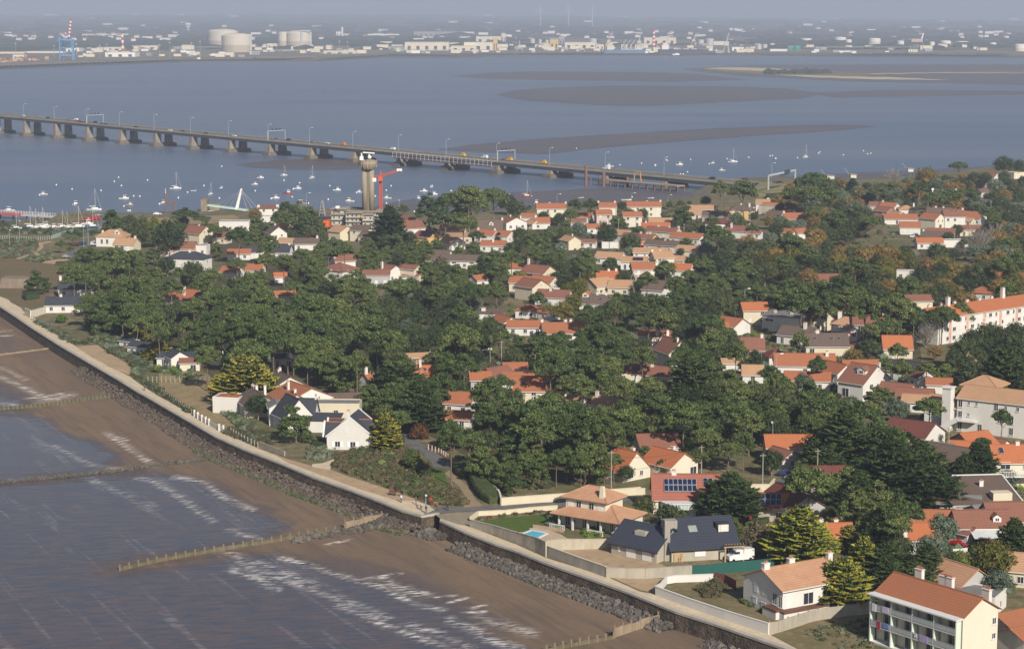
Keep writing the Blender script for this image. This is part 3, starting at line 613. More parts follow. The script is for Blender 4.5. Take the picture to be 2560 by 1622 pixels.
cm=[MB().box((0,0,1.3),(12.2,2.5,2.6)).mesh('container',c)for c in CC]
A0=K('N',0,158,3.1);B0=K('N',150,151,3.1);dd=(B0-A0).normalized();nn=Vector((-dd.y,dd.x,0));ang=math.atan2(dd.y,dd.x)
for i in range(int((B0-A0).length/13)):
 for j in range(7):
  if r3.random()<.45:continue
  p=A0+dd*(i*13+6)+nn*(25+j*16)
  for k in range(r3.choice((1,1,2,3))):
   o=link('shipping_container',r3.choice(cm),None,(p.x,p.y,p.z+2.62*k),ang);tag(o,lbl,'container','stacked containers on the far port')
hm=[MB().box((0,0,3),(14,10,6)).xprism([(-5.3,6.02),(0,9),(5.3,6.02)],-7.3,7.3,1).mesh('far_house',[WHITE,M('far_roof',c,.8)])for c in((.35,.18,.12),)]
hm.append(MB().box((0,0,4),(30,14,8)).box((0,0,8.3),(31,15,.6),0,1).mesh('far_block',[WHITE,GREYR]))
for i in range(210):
 band=r3.random();px=r3.uniform(0,2560)
 py=r3.gauss(94,6)if band<.6 else r3.uniform(52,92)
 if px>1280:py=py-3
 if 500<px<800 and py>100:continue
 if py<56 or py>112:continue
 p=K('N',px,py,3.05);
 z=3.05
 if p.y>9000:z=3+min((p.y-9000)/11000,1)*(92 if px<900 else 92-(px-900)/1700*62)*.8
 big=r3.random()<.3
 k=1.0+(p.y-5000)/9000
 o=link('far_house',hm[1 if big else 0],None,(p.x,p.y,z),r3.uniform(-.4,.4),k)
 if big:tag(o,'long white building among the woods of the far plain','building','long buildings scattered over the far plain')
 else:tag(o,'small white house among the woods of the far plain','house','houses scattered over the far plain')
sm=[MB().box((0,0,1.5*k_),(9*k_,6,3*k_)).box((0,0,3*k_+.2),(9.4*k_,6.4,.4),0,1).mesh('low_shed',[c_,d_])for k_,c_,d_ in((1,WHITE,GREYR),(1.6,CREAM,BEIGE),(1.2,BEIGE,MATS['far_roof']),(1,STEEL,PALEM))]
for i in range(230):
 px=r3.choice((r3.uniform(190,960),r3.uniform(960,1900),r3.uniform(1280,2560)));py=r3.uniform(112,134)if px>600 else r3.uniform(118,146)
 if 500<px<640 and py>118:py=136+r3.random()*8
 q_=K('N',px,py,3.35);o=link('low_shed',r3.choice(sm),None,(q_.x,q_.y,3.35),r3.choice((0,0,.1,1.5)),r3.uniform(1,2.6));tag(o,'tiny shed or tank house in the clutter of the far port','shed','small port buildings on the far shore')
for x0,x1,y_ in((430,560,124),(640,800,133),(980,1130,131),(1560,1700,126),(2010,2300,124),(800,900,139)):
 a,b=K('N',x0,y_,3.2),K('N',x1,y_,3.2);L=(b-a).length;t=empty('pipe_rack',(a+b)/2,math.atan2(b.y-a.y,b.x-a.x),'pale green pipe rack on the far shore, '+{430:'left of the pair of gas tanks',640:'before the pipework tank',980:'before the beige grain shed',1560:'behind the dark hulled ship',2010:'across the oil depot',800:'above the long cream shed'}[x0],'pipe rack','pipe racks of the far terminals');m=MB();m.box((0,0,6),(L,4,.6)).box((0,0,8),(L,3,.5));m.build('pipe',M('pipe_green',(.45,.52,.47),.6),t);m=MB();[m.box((-L/2+L*i/14,0,3),(.6,4,6))for i in range(15)];m.build('trestle_leg',STEEL,t)
for px in(1351,1421,1481):
 p=K('N',px,52,60);p=K('N',px,50,80);t=empty('wind_turbine',(p.x*.9,min(p.y,21000)*.9,60),0,{1351:'left',1421:'middle',1481:'right'}[px]+' one of three faint white wind turbines on the hazy skyline','wind turbine','wind turbines on the far hills')
 MB().tube((0,0,0),(0,0,60),.7,.4,6).build('tower',WHITE,t)
 for k in range(3):
  a=R(90+120*k);MB().tube((0,-3,60),(math.cos(a)*26,-3,60+math.sin(a)*26),.4,.2,4).build('blade',WHITE,t)
# ---- the long road bridge
PIER=[('T5',-320,345),('T5',10,352),('T5',304,372),('T5',620,393),('T5',950,413),('T5',1282,434),('T5',1622,460),('T5',1965,488),('T5',2320,512),('T6',275,543),('T6',665,574),('T6',1075,606),('T6',1470,640),('T6',1912,680),('T6',2350,720),('T7',432,538),('T7',935,575),('T7',1440,590)]
e0,e1=K('T5',304,372),K('T7',432,538)
bd=(e1-e0).normalized();bn=Vector((-bd.y,bd.x,0));bang=math.atan2(bd.y,bd.x)
pspan=(e1-e0).length/13
def along(d):return e0+bd*d
def zdeck(d):return 15.6+(7.4-15.6)*max(-1,min(1.35,d/(pspan*13)))if d>0 else 15.6-d*.008
def on(d,off=0,dz=0):
 p=along(d)+bn*off;return Vector((p.x,p.y,zdeck(d)+dz))
t=empty('road_bridge',(0,0,0),0,'long low concrete road bridge crossing the estuary on twin column piers','bridge')
D0,D1,WD=-pspan*3.2,pspan*16.25,8.2
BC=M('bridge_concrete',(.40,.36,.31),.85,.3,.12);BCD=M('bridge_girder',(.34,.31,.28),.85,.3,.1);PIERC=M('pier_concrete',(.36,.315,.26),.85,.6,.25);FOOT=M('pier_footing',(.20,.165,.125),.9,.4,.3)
def rib(name,prof,mat,step=40):
 m=MB();n=int((D1-D0)/step)
 for i in range(n):
  a,b=D0+(D1-D0)*i/n,D0+(D1-D0)*(i+1)/n;k=len(prof)
  m.add([on(a,o_,z)for o_,z in prof]+[on(b,o_,z)for o_,z in prof],[(j,(j+1)%k,k+(j+1)%k,k+j)for j in range(k)])
 return m.build(name,mat,t)
rib('road_deck',[(-WD,-.05),(-WD,-.6),(WD,-.6),(WD,-.05)],m_patch('bridge_road',(.16,.145,.13),(.13,.12,.11),.1))
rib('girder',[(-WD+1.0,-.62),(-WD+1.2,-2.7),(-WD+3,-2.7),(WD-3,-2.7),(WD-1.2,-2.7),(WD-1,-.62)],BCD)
rib('parapet',[(-WD-.15,-.5),(-WD-.15,.75),(-WD+.12,.75),(-WD+.12,-.5)],BC);rib('parapet',[(WD-.12,-.5),(WD-.12,.75),(WD+.15,.75),(WD+.15,-.5)],BC)
for k in range(-2,16):
 d=k*pspan;c=along(d);zt=zdeck(d)-2.7
 f=MB();f.box((c.x,c.y,.9),(7.4,22,2.4),bang).box((c.x,c.y,2.3),(5.6,20,.5),bang)
 m=MB()
 for s in(-1,1):
  q=c+bn*5.6*s;w0,w1=3.6,2.6
  vs=[]
  for z,hw,hl in((2.5,1.9,2.9),(zt*.6+1,1.75,2.7),(zt,1.7,2.6)):
   for a,b in((-1,-1),(1,-1),(1,1),(-1,1)):vs.append(q+bd*hw*a+bn*hl*b+Vector((0,0,z)))
  m.add(vs,[(i+4*j,(i+1)%4+4*j,(i+1)%4+4*j+4,i+4*j+4)for j in(0,1)for i in range(4)]+[(8,9,10,11)])
 pr=m.build('pier',PIERC,t);f.build('footing',FOOT,pr)
LAMPC=M('lamp_paint',(.36,.43,.50),.5,.1,.3,.2)
def make_lamp(h,reach,name='street_lamp',r=.14,two=False):
 e=empty(name,(0,0,0))
 MB().tube((0,0,0),(0,0,h*.93),r,r*.7,6).build('pole',LAMPC,e)
 m=MB();m.tube((0,0,h*.93),(0,reach*.5,h),r*.7,r*.55,5).tube((0,reach*.5,h),(0,reach,h),r*.55,r*.5,5);m.build('arm',LAMPC,e)
 MB().box((0,reach+.4,h-.02),(.42,1.1,.24)).build('lamp_head',WHITE,e);return e
LB=make_lamp(12.2,2.2,r=.14)
first=True
ORD='first second third fourth fifth sixth seventh eighth ninth tenth eleventh twelfth thirteenth fourteenth fifteenth sixteenth seventeenth eighteenth nineteenth twentieth'.split()
for k in range(17):
 d=k*pspan
 o=LB if first else copy_tree(LB);first=False
 o.location=on(d,-WD+.1,0)if k<16 else K('W6',535,480,7.5);o.rotation_euler=(0,0,bang)
 tag(o,f'bridge lamp post, {ORD[k]} from the left edge of the photo','street lamp','lamp posts along the bridge')
def gantry(d,label):
 p=on(d,0,0);e=empty('signal_gantry',p,bang,label,'gantry','signal gantries over the bridge road')
 MB().box((0,-WD,3.4),(.5,.5,6.8)).build('post',PALEM,e);MB().box((0,WD,3.4),(.5,.5,6.8)).build('post',LAMPC,e);MB().box((0,0,7.1),(.5,2*WD+.5,.5)).build('beam',LAMPC,e)
 for y in(-3.4,0,3.4):MB().box((0,y,8.1),(.5,1.7,1.2)).build('lane_signal',DK,e)
gantry(pspan*2.02,'left signal gantry above the bridge road');gantry(pspan*7.0,'middle signal gantry above the bridge road');gantry(pspan*12.02,'right signal gantry by the works scaffold on the bridge')
e=empty('sign_gantry',K('W6',487,570,5.6),R(8),'wide road gantry with black sign board where the bridge lands','gantry')
gl=(K('W6',890,470,6)-K('W6',487,570,5.6));L=gl.length;e.rotation_euler=(0,0,math.atan2(gl.y,gl.x));s=ppm(Vector(e.location))
MB().box((0,0,4.2),(.7,.7,8.4)).build('post',PALEM,e);MB().box((L,0,3.8),(.7,.7,7.6)).build('post',PALEM,e);MB().box((L/2,0,8.2),(L+.7,.6,.9)).build('beam',PALEM,e);MB().box((L*.66,-.5,8.4),(L*.2,.5,2.2)).build('sign_board',DK,e)
for k in range(5):MB().box((L*(.4+.07*k),-.5,7.0),(1.0,.5,1.2)).build('lane_signal',DK,e)
e=empty('work_scaffold',on(pspan*11.0,-WD,0),bang,'long steel works platform hung along the near side of the bridge','scaffold');z0=zdeck(pspan*11)
x0,x1=-pspan*1.02,pspan*1.0
MB().box(((x0+x1)/2,-2.6,-3.4),(x1-x0,4.2,.5),0,0,0,R(.62)).build('platform',M('rust_beam',(.17,.09,.08),.8),e)
m=MB()
for i in range(25):
 x=x0+(x1-x0)*i/24;zz=-(x/pspan)*.63
 m.tube((x,-4.4,-3.3+zz),(x,-4.4,.6+zz),.16,.16,4);m.tube((x,-4.4,.3+zz),(x,.2,.5+zz),.12,.12,4)
m.box(((x0+x1)/2,-4.5,-.6),(x1-x0,.14,.2),0,0,0,R(.72)).box(((x0+x1)/2,-4.5,-2.2),(x1-x0,.14,.2),0,0,0,R(.72));m.build('railing',PALEM,e)
def car_mesh(L=4.3,W=1.75,H=1.45,van=False):
 pr=[(-L/2,.35),(-L/2,.8),(-L/2+.25,.95),(-L/2+1.0,H*.98),(L/2-1.9,H),(L/2-1.05,.98),(L/2-.15,.78),(L/2,.6),(L/2,.35)]if not van else[(-L/2,.35),(-L/2,H),(L/2-1.5,H),(L/2-.7,H*.58),(L/2,H*.5),(L/2,.35)]
 return pr
CARP={n:M('car_'+n,c,.3,.05,.5,.1,.6)for n,c in dict(black=(.015,.017,.02),white=(.75,.75,.74),red=(.50,.02,.03),blue=(.03,.05,.16),grey=(.22,.23,.25),maroon=(.12,.02,.035),yellow=(.70,.42,.03),orange=(.68,.22,.03)).items()}
GLASS=M('vehicle_glass',(.03,.035,.04),.12,.05,.5,0,.6);TYRE=M('tyre',(.02,.02,.02),.9,.1)
WM=MB().tube((0,-.11,0),(0,.11,0),.33,.33,12).mesh('wheel',TYRE)
CARM={}
def vehicle(kind,colr,loc,rz,label,cat='car',group=None,extra=None):
 key=(kind,colr)
 if key not in CARM:
  L,W,H=dict(car=(4.2,1.75,1.42),hatch=(3.8,1.7,1.5),van=(5.2,1.95,2.3),truck=(5.2,1.9,1.9))[kind];van=kind in('van','truck')
  pr=car_mesh(L,W,H,van);m=MB();n=len(pr)
  vs=[(x,-W/2*(1 if z<1 else .86),z)for x,z in pr]+[(x,W/2*(1 if z<1 else .86),z)for x,z in pr]
  m.add(vs,[(i,(i+1)%n,n+(i+1)%n,n+i)for i in range(n)]+[tuple(range(n)),tuple(range(2*n-1,n-1,-1))]);body=m.mesh('body',CARP[colr])
  g=MB()
  if van:g.box((L/2-1.12,0,H*.79),(.5,W*.88,H*.26),0,0,0,R(38)).box((L/2-1.7,0,H*.75),(.9,W*.9,H*.2))
  else:g.box((-.28,0,1.14),(1.9,W*.935,.28)).box((L/2-1.45,0,1.18),(.9,W*.8,.04),0,0,0,R(28)).box((-L/2+.63,0,1.19),(.75,W*.8,.04),0,0,0,R(-32))
  CARM[key]=(body,g.mesh('windows',GLASS),L,W,H)
 b,g,L,W,H=CARM[key];e=empty('delivery_van' if kind=='van' else 'truck' if kind=='truck' else 'parked_car' if loc[2]<6 else 'car',loc,rz,label,cat,group)
 link('body',b,e);link('window',g,e)
 for x in(-L/2+.8,L/2-.85):
  for y in(-1,1):link('wheel',WM,e,(x,y*(W/2-.1),.33))
 if extra:extra(e,L,W,H)
 return e
def bridgecar(crop,x,y,kind,colr,label,lane=None,extra=None):
 tx=nat(crop,x,y)[0];best=min((abs(proj(on(d,0,0))[0]-tx),d)for d in[D0+i for i in range(int(D1-D0))]);d=best[1]
 want=nat(crop,x,y)[1];off=min(((abs(proj(on(d,o_,.5))[1]-want),o_)for o_ in(-4.6,-1.8,1.8,4.6)))[1]
 return vehicle(kind,colr,on(d,off,.0),bang+(math.pi if off>0 else 0),label,'car' if kind in('car','hatch')else 'van' if kind=='van' else 'truck','vehicles on the bridge',extra)
def hood(col_,z=1.9):
 def f(e,L,W,H):MB().box((-L*.15,0,H+.3),(L*.3,W*.7,.45)).build('load',CARP[col_],e)
 return f
for a in(('T5',178,184,'car','white','white car near the left end of the bridge'),('T5',405,205,'car','black','black car between first and second bridge lamps'),('T5',600,225,'car','grey','grey car just right of the second bridge lamp'),('T5',668,231,'van','white','white van ahead of the dark cars left of the first gantry'),
('T5',700,235,'car','red','red car right behind the white van on the bridge'),('T5',765,242,'car','black','black car left of the first bridge gantry'),('T5',820,249,'car','black','front one of two black cars close together before the gantry'),('T5',850,248,'hatch','black','rear one of two black cars close together before the gantry'),
('T5',998,265,'car','blue','dark blue car under the right leg of the first gantry'),('T5',1038,271,'car','black','black car just past the first gantry'),('T5',1115,280,'car','grey','grey car past the first gantry'),('T5',1325,297,'car','black','black car right of the fourth bridge lamp'),('T5',1648,328,'car','white','white car right of the fifth bridge lamp'),
('T5',1762,337,'car','black','black car between fifth and sixth bridge lamps'),('T5',1980,356,'car','black','black car right of the sixth bridge lamp'),('T5',2222,376,'car','white','white car left of the seventh bridge lamp'),('T6',262,412,'car','black','black car under the second gantry'),('T6',484,431,'car','grey','grey car between second gantry and ninth lamp'),
('T6',622,441,'car','white','white car right of the ninth bridge lamp'),('T6',1242,490,'truck','white','white lorry on the bridge right of the round tower'),('T6',2108,568,'van','white','white van left of the works gantry'),('T7',842,436,'van','white','white van at the right part of the bridge'),('T7',1838,535,'car','black','black car where the bridge meets land')):
 bridgecar(*a)
bridgecar('T6',775,445,'truck','orange','orange works truck on the bridge left of the round tower',extra=hood('orange'));bridgecar('T6',1900,545,'truck','yellow','yellow works truck on the bridge above the scaffold',extra=hood('yellow'))
bridgecar('T6',2335,580,'truck','yellow','yellow works truck beside the right gantry',extra=hood('orange'));bridgecar('T7',243,385,'truck','yellow','yellow topped white works truck right of the right gantry',extra=hood('yellow'))
vehicle('car','maroon',K('W6',140,425,6.0),bang*.6,'maroon car on the embankment just off the bridge','car');vehicle('car','blue',K('W6',582,470,6.0),R(-6),'dark blue car under the wide sign gantry','car');vehicle('car','maroon',K('W6',665,470,6.0),R(-6),'dark red car under the wide sign gantry','car')
e=empty('works_trestle',(0,0,0),0,'temporary timber and steel works trestle below the bridge end','trestle')
a,b=K('T7',890,563,3.5),K('T7',1590,622,3.5);dd=b-a;L=dd.length;ag=math.atan2(dd.y,dd.x);c=(a+b)/2
MB().box(c,(L,7,.7),ag).build('deck',M('trestle_planks',(.33,.27,.20),.9),e);RUST=M('rusty_steel',(.22,.12,.09),.85)
m=MB();d_=dd.normalized();n_=Vector((-d_.y,d_.x,0))
for i in range(11):
 for s_ in(-3,3):p=a+dd*i/10+n_*s_;m.tube((p.x,p.y,-1),(p.x,p.y,3.2),.4,.4,6)
m.build('pile',RUST,e)
for cx,top,bot,lb in((696,430,615,'tallest rusty steel pile standing in the mud before the bridge'),(862,490,625,'thick rusty pile at the seaward end of the works trestle'),(1086,537,630,'rusty pile standing beside the middle of the works trestle'),(740,525,610,'thin rusty pile right of the tallest one'),(818,535,615,'thin rusty pile left of the trestle end')):
 p=K('T7',cx,bot,0);r=(.95 if cx in(696,862,1086)else .4);o=MB().tube((0,0,-1),(0,0,(bot-top)*.26578/ppm(p)),r,r,10).build('steel_pile',RUST);o.location=p;tag(o,lb,'pile')
p=K('T7',1180,575,4.2);e=empty('pile_frame',p,ag,'orange steel portal frame standing on the works trestle','frame')
for s_ in(-1,1):MB().box((s_*2.6,0,2.6),(.5,.5,5.6),0,0,0,R(10*-s_)).build('post',M('works_orange',(.62,.32,.12),.6),e)
MB().box((0,0,5.4),(5.2,.5,.6)).build('beam',MATS['works_orange'],e)
# ---- boats and buoys
HW=M('boat_white',(.82,.81,.78),.35,.05,.5,0,.5);HB=M('boat_blue',(.08,.20,.42),.4,.05);HR=M('boat_red',(.42,.05,.05),.4,.05);TEAK=M('boat_tan',(.50,.38,.20),.6,.1);ANTI=M('antifouling',(.07,.06,.07),.7)
def hull(L,W,H,keel=0):
 m=MB();st=[(-.5,.78,.72,0),(-.2,1,.70,0),(.15,.96,.74,0),(.38,.55,.86,.05),(.5,.03,1.0,.25)];vs=[]
 for x,w_,h_,kz in st:vs+=[(x*L,-w_*W/2,h_*H),(x*L,-w_*W*.36,.12*H+kz*H),(x*L*.96,0,-.25*H+kz*H),(x*L,w_*W*.36,.12*H+kz*H),(x*L,w_*W/2,h_*H)]
 fs=[(i*5+k,i*5+k+1,i*5+k+6,i*5+k+5)for i in range(4)for k in range(4)]+[(i*5+4,i*5,i*5+5,i*5+9)for i in range(4)]+[(0,1,2,3,4)]
 m.add(vs,fs);return m
BM={};MOORED=[];BL={}
def boat_proto(kind,colr):
 hm_=dict(w=HW,b=HB,r=HR,t=TEAK)[colr]
 if kind=='motor':L,W,H=6.8,2.6,1.25
 elif kind=='sail':L,W,H=8.2,2.7,1.1
 elif kind=='open':L,W,H=5.0,2.0,.8
 e=empty({'motor':'motor_boat','sail':'sailing_boat','open':'dinghy'}[kind],(0,0,0))
 hull(L,W,H).build('hull',hm_,e)
 if kind=='motor':
  MB().prism([(-.3,-.95),(1.9,-.75),(1.9,.75),(-.3,.95)],H*.75,H+1.35).build('cabin',HW,e);MB().box((.8,0,H+.9),(2.5,1.92,.5)).build('window',GLASS,e);MB().box((.7,0,H+1.45),(2.6,2.1,.12)).build('cabin_roof',HW,e);MB().box((-L/2-.15,0,H*.6),(.5,.5,.9)).build('outboard_motor',DK,e)
 elif kind=='sail':
  MB().prism([(-1.2,-.8),(1.4,-.6),(2.2,0),(1.4,.6),(-1.2,.8)],H*.78,H+.42).build('cabin',HW,e)
  MB().tube((.7,0,H*.5),(.7,0,12.2),.13,.1,6).build('mast',PALEM,e);MB().tube((.7,0,H+1.2),(-2.6,0,H+1.15),.17,.15,6).build('boom',WHITE,e)
  m=MB();m.tube((.7,0,12),(L/2-.2,0,H),.05,.05,3);m.tube((.7,0,12),(-L/2+.1,0,H),.035,.035,3);m.build('rigging',PALEM,e)
 else:MB().box((-.6,0,H*.72),(.5,1.5,.1)).box((.9,0,H*.76),(.4,1.2,.1)).build('thwart',TEAK,e)
 return e
def boat(crop,x,y,kind,colr,rz,label,z=0.0,sc=1.0,group='boats moored off the town',tilt=0):
 k=(kind,colr);p=K(crop,x,y,z)
 if z<.3:MOORED.append((*nat(crop,x,y),label))
 if k not in BM:BM[k]=o=boat_proto(kind,colr)
 else:o=copy_tree(BM[k])
 sc*=.72;o.location=p;o.rotation_euler=(tilt,0,R(rz));o.scale=(sc,sc,sc)
 tag(o,label,'sailing boat' if kind=='sail' else 'boat',group);return o
for a in(('T5',415,930,'motor','w',175,'white cabin boat moored alone at far left'),('T5',710,1025,'motor','w',80,'white cabin boat seen end on, left of the two masted yacht',0,1.15),('T5',885,1075,'sail','w',5,'large white yacht moored close to the boatyard',0,1.35),('T5',1165,970,'motor','w',5,'long white cabin boat off the shore green',0,1.15),
('T5',1218,1028,'motor','t',10,'small tan cabin boat nearest the shore green',0,.85),('T5',1650,875,'sail','w',15,'white yacht with bare mast, highest of the left group',0,1.2),('T5',1532,1010,'motor','w',60,'white cabin boat left of the old steel dolphin',0,.9),('T5',1985,928,'sail','w',70,'small sailing boat seen end on, left of the footbridge mast',0,.85),
('T5',2080,870,'motor','w',60,'small white boat above the footbridge mast',0,.7),('T5',2395,835,'motor','w',10,'white boat nearest below the bridge at left centre',0,.8),('T5',1818,895,'open','w',20,'tiny white dinghy right of the bare masted yacht'),('T6',40,773,'motor','w',0,'low white speedboat left of the small sailing boat',0,.9),
('T6',262,750,'sail','w',20,'small sailing boat just below the dark sandbank',0,.8),('T6',530,775,'sail','w',60,'sailing boat with furled sail left of the round tower',0,.95),('T6',388,875,'motor','w',5,'white cabin boat, upper of the trio left of the tower'),('T6',298,918,'motor','r',5,'cabin boat with red bottom, middle of the trio left of the tower',0,1.1),
('T6',180,965,'motor','w',5,'white cabin boat, lower left of the trio'),('T6',432,1020,'motor','t',170,'yellow tan workboat below the trio',0,1.25),('T6',760,890,'motor','w',10,'white cabin boat midway to the tower, alone'),('T6',885,995,'motor','w',175,'large white motor boat below left of the tower',0,1.1),('T6',980,910,'motor','w',175,'white boat partly behind the tower columns',0,.9),
('T6',1238,965,'motor','w',175,'white boat just right of the red tower crane',0,.95),('T6',1575,900,'motor','w',5,'white boat, left of three between crane and pines',0,.95),('T6',1650,860,'motor','w',60,'white boat, upper of three between crane and pines',0,.8),('T6',1668,930,'motor','w',5,'white boat, right of three between crane and pines'),('T6',1520,975,'motor','b',15,'dark trimmed boat nearest the tall pines'),
('T7',133,722,'sail','r',5,'red hulled sailing boat aground on the mud',.15,1.1),('T7',230,785,'motor','w',80,'white boat behind the long cream house'),('T7',650,735,'open','w',30,'small white skiff above the twin pines'),('T7',1075,758,'open','w',5,'white flat boat behind the two storey row',.15,1.6),('T7',1305,738,'open','w',0,'small white skiff on the mud left of the lone pine',.15,1.0),
('T7',920,440,'motor','w',175,'white boat beyond the bridge, left most there',0,1.15),('T7',1348,435,'motor','w',80,'white boat beyond the bridge by the thirteenth pier',0,.8),('T7',1452,388,'motor','w',120,'white boat farthest out beyond the bridge',0,.8),('T7',1573,425,'motor','w',10,'largest white cabin boat beyond the bridge',0,1.1),('T7',1885,410,'motor','w',40,'small white boat left of the leaning mast yacht',0,.8),
('T7',2075,398,'sail','w',0,'white yacht with raked mast beyond the bridge head',0,1.15),('T7',1978,478,'motor','w',175,'white boat close behind the bridge landing',0,.9),('T8',355,128,'sail','w',50,'slim sailing boat at the right, mast upright',0,1.1),('T8',72,143,'motor','w',90,'small white boat left of the slim sailing boat',0,.7)):
 boat(*a)
bu=MB().blob((0,0,.25),.5,2,0,0).mesh('mooring_buoy',HW,True)
for c,L_ in(('T5',((530,840),(678,880),(950,893),(372,935),(1075,808),(1115,770),(1142,848),(1257,945),(1315,948),(1388,795),(1166,1040),(1205,1083),(1224,1083),(1500,1020),(1677,963),(1764,910),(1918,847),(2063,966),(2400,897),(2086,666))),
('T6',((263,798),(410,822),(694,849),(679,977),(340,953),(945,913),(1120,946),(1270,849),(1225,892),(1227,1014),(1488,1092),(1683,1000),(1835,896),(143,970),(350,880),(492,1013),(2025,900),(2388,927))),
('T7',((1218,411),(1679,376),(2023,369),(2116,394),(2225,356),(1855,417),(1650,492),(1610,513),(1585,513),(605,272),(1015,427),(182,721),(1128,730))),('T8',((41,113),(19,116),(277,134),(474,92),(486,80),(707,107),(898,69),(935,97),(966,92))),('S1',((950,700),)),('S2',((2347,628),)),('S3',((1505,590),(1975,552)))):
 for x,y in L_:
  p=K(c,x,y,0);o=link('mooring_buoy',bu,None,p,0);px_=nat(c,x,y);bo=min(MOORED,key=lambda q:math.hypot(q[0]-px_[0],(q[1]-px_[1])*2));dx,dy=px_[0]-bo[0],px_[1]-bo[1]
  rel=('right of' if dx>0 else 'left of')if abs(dx)>abs(dy)*1.2 else('beyond' if dy<0 else 'this side of');far_='well ' if abs(dx)+abs(dy)>45 else ''
  lb=f'small white mooring buoy {far_}{rel} the '+' '.join(bo[2].replace(',','').split()[:8]);n_=BL.get(lb,0);BL[lb]=n_+1
  tag(o,lb if not n_ else lb.replace('small white',('other','third','fourth')[min(n_,3)-1]+' white'),'buoy','white mooring buoys on the estuary')
for a in(('T5',148,1250,'sail','w',5,'white sailing boat ashore, leftmost in the boatyard'),('T5',275,1240,'sail','b',5,'blue hulled sailing boat ashore in the boatyard',1.2),('T5',350,1245,'sail','w',170,'white yacht ashore right of the blue hull',1.1),('T5',395,1243,'sail','w',20,'white yacht ashore with the thickest mast',1.15),('T5',440,1228,'motor','w',160,'white motor boat ashore in the middle of the yard',1.1),('T5',505,1240,'motor','w',80,'white motor boat ashore seen end on',1),
('T5',580,1235,'sail','w',15,'dark keeled yacht ashore in the boatyard',.95),('T5',645,1240,'sail','w',175,'white yacht ashore left of the tall mast',.9),('T5',730,1235,'sail','w',10,'white yacht ashore with the tallest mast of the yard',1.2),('T5',865,1235,'sail','b',5,'pale blue yacht ashore, rightmost in the boatyard',1.15),('T5',820,1210,'motor','w',5,'white cruiser ashore behind the pale blue yacht',1.2),('T5',95,1083,'motor','w',175,'white boat lying alongside the left jetty',1.2)):
 c,x,y,kd,cl,rz,lb=a[:7];boat(c,x,y,kd,cl,rz,lb,G+.5 if y>1100 else .2,a[7]if len(a)>7 else 1,'boats laid up in the boatyard' if y>1100 else 'boats moored off the town')
a,b=K('T5',-120,1102,2.2),K('T5',500,1130,3.0);e=empty('landing_jetty',(a+b)/2,math.atan2(b.y-a.y,b.x-a.x),'long landing jetty at far left, red part then pale part','jetty');L=(b-a).length
MB().box((-L*.22,0,0),(L*.56,4.5,1.1)).build('pontoon',M('jetty_red',(.50,.12,.09),.7),e);MB().box((L*.28,0,0),(L*.44,4.0,.9)).build('gangway',PALEM,e)
m=MB()
for i in range(24):x=-L/2+L*i/23;m.tube((x,-2,.4),(x,-2,1.6),.07,.07,4);m.tube((x,2,.4),(x,2,1.6),.07,.07,4)
m.box((0,-2,1.5),(L,.1,.12)).box((0,2,1.5),(L,.1,.12)).build('railing',WHITE,e);m=MB()
for i in range(6):x=-L/2+L*i/5;m.tube((x,0,-4),(x,0,-.6),.5,.5,6)
m.build('pile',DK,e)
p=K('T5',1600,1095,.5);e=empty('steel_dolphin',p,0,'pair of rusty dolphin posts with lattice top on the shore','dolphin');MB().tube((-2.2,0,0),(-2.2,0,10.2),.55,.5,6).build('post',RUST,e);MB().tube((2.2,0,0),(2.2,0,6.2),.6,.5,6).build('post',RUST,e);MB().box((0,0,5.6),(5.4,1.2,.6)).build('cross_beam',RUST,e);MB().tube((-2.2,0,10),(-2.2,0,13),.2,.1,5).build('beacon',WHITE,e)
p=K('T5',2170,1085,3.0);e=empty('cable_footbridge',p,R(-12),'white cable stayed footbridge with leaning pylon by the old pier','footbridge');s=ppm(p)/.26578
for y in(-1.4,1.4):MB().tube((3.2,y,1),(6.2,y*.3,12.0),.5,.4,6).build('pylon',WHITE,e)
MB().box((-1.5,0,1.9),(22,3.2,.8),0,0,0,R(6)).build('deck',M('footbridge_green',(.50,.62,.58),.6),e)
m=MB()
for x in(-9,-5,-1,9,12,15):m.tube((6,0,11.5),(x,0,1.8),.08,.08,3)
m.build('stay_cable',PALEM,e);MB().box((-6,0,-.2),(12,5,.7)).build('landing_stage',WHITE,e)
for cx0,cx1,y0,h,lb in((1890,1950,1090,6.5,'old stone pier block, left of the gap'),(1975,2065,1098,4.2,'old stone pier block, right of the gap')):
 a=K('T5',cx0,y0,.3);b=K('T5',cx1,y0,.3);o=MB().prism([(0,0),((b-a).length,0),((b-a).length,10),(0,10)],-.5,h).build('stone_pier',M('old_stone',(.30,.24,.165),.9,.4,.4));o.location=a;tag(o,lb,'pier')
def carrelet(c,x,y,wpx,hpx,legs,label,rz=0):
 p=K(c,x,y+legs,.2);s=ppm(p);k=CR[c][2];w_=wpx*k/s;h=hpx*k/s;l=legs*k/s;e=empty('fishing_cabin',p,rz,label,'cabin','stilted fishing cabins on the mud shore');MB().box((0,0,l+h/2),(w_,3.2,h)).build('wall',M('pale_green_boards',(.62,.64,.52),.8),e);MB().box((0,0,l+h+.2),(w_+.8,4,.3),0,0,0,R(4)).build('roof',M('cabin_roof',(.45,.30,.26)),e)
 for dx in(-.4,.4):MB().tube((dx*w_,-1.2,0),(dx*w_,-1.2,l),.16,.16,5).build('stilt',DK,e)
 MB().tube((-w_/2,0,l+1),(-w_/2-4,-1,l+h+4),.12,.1,5).build('net_pole',PALEM,e)
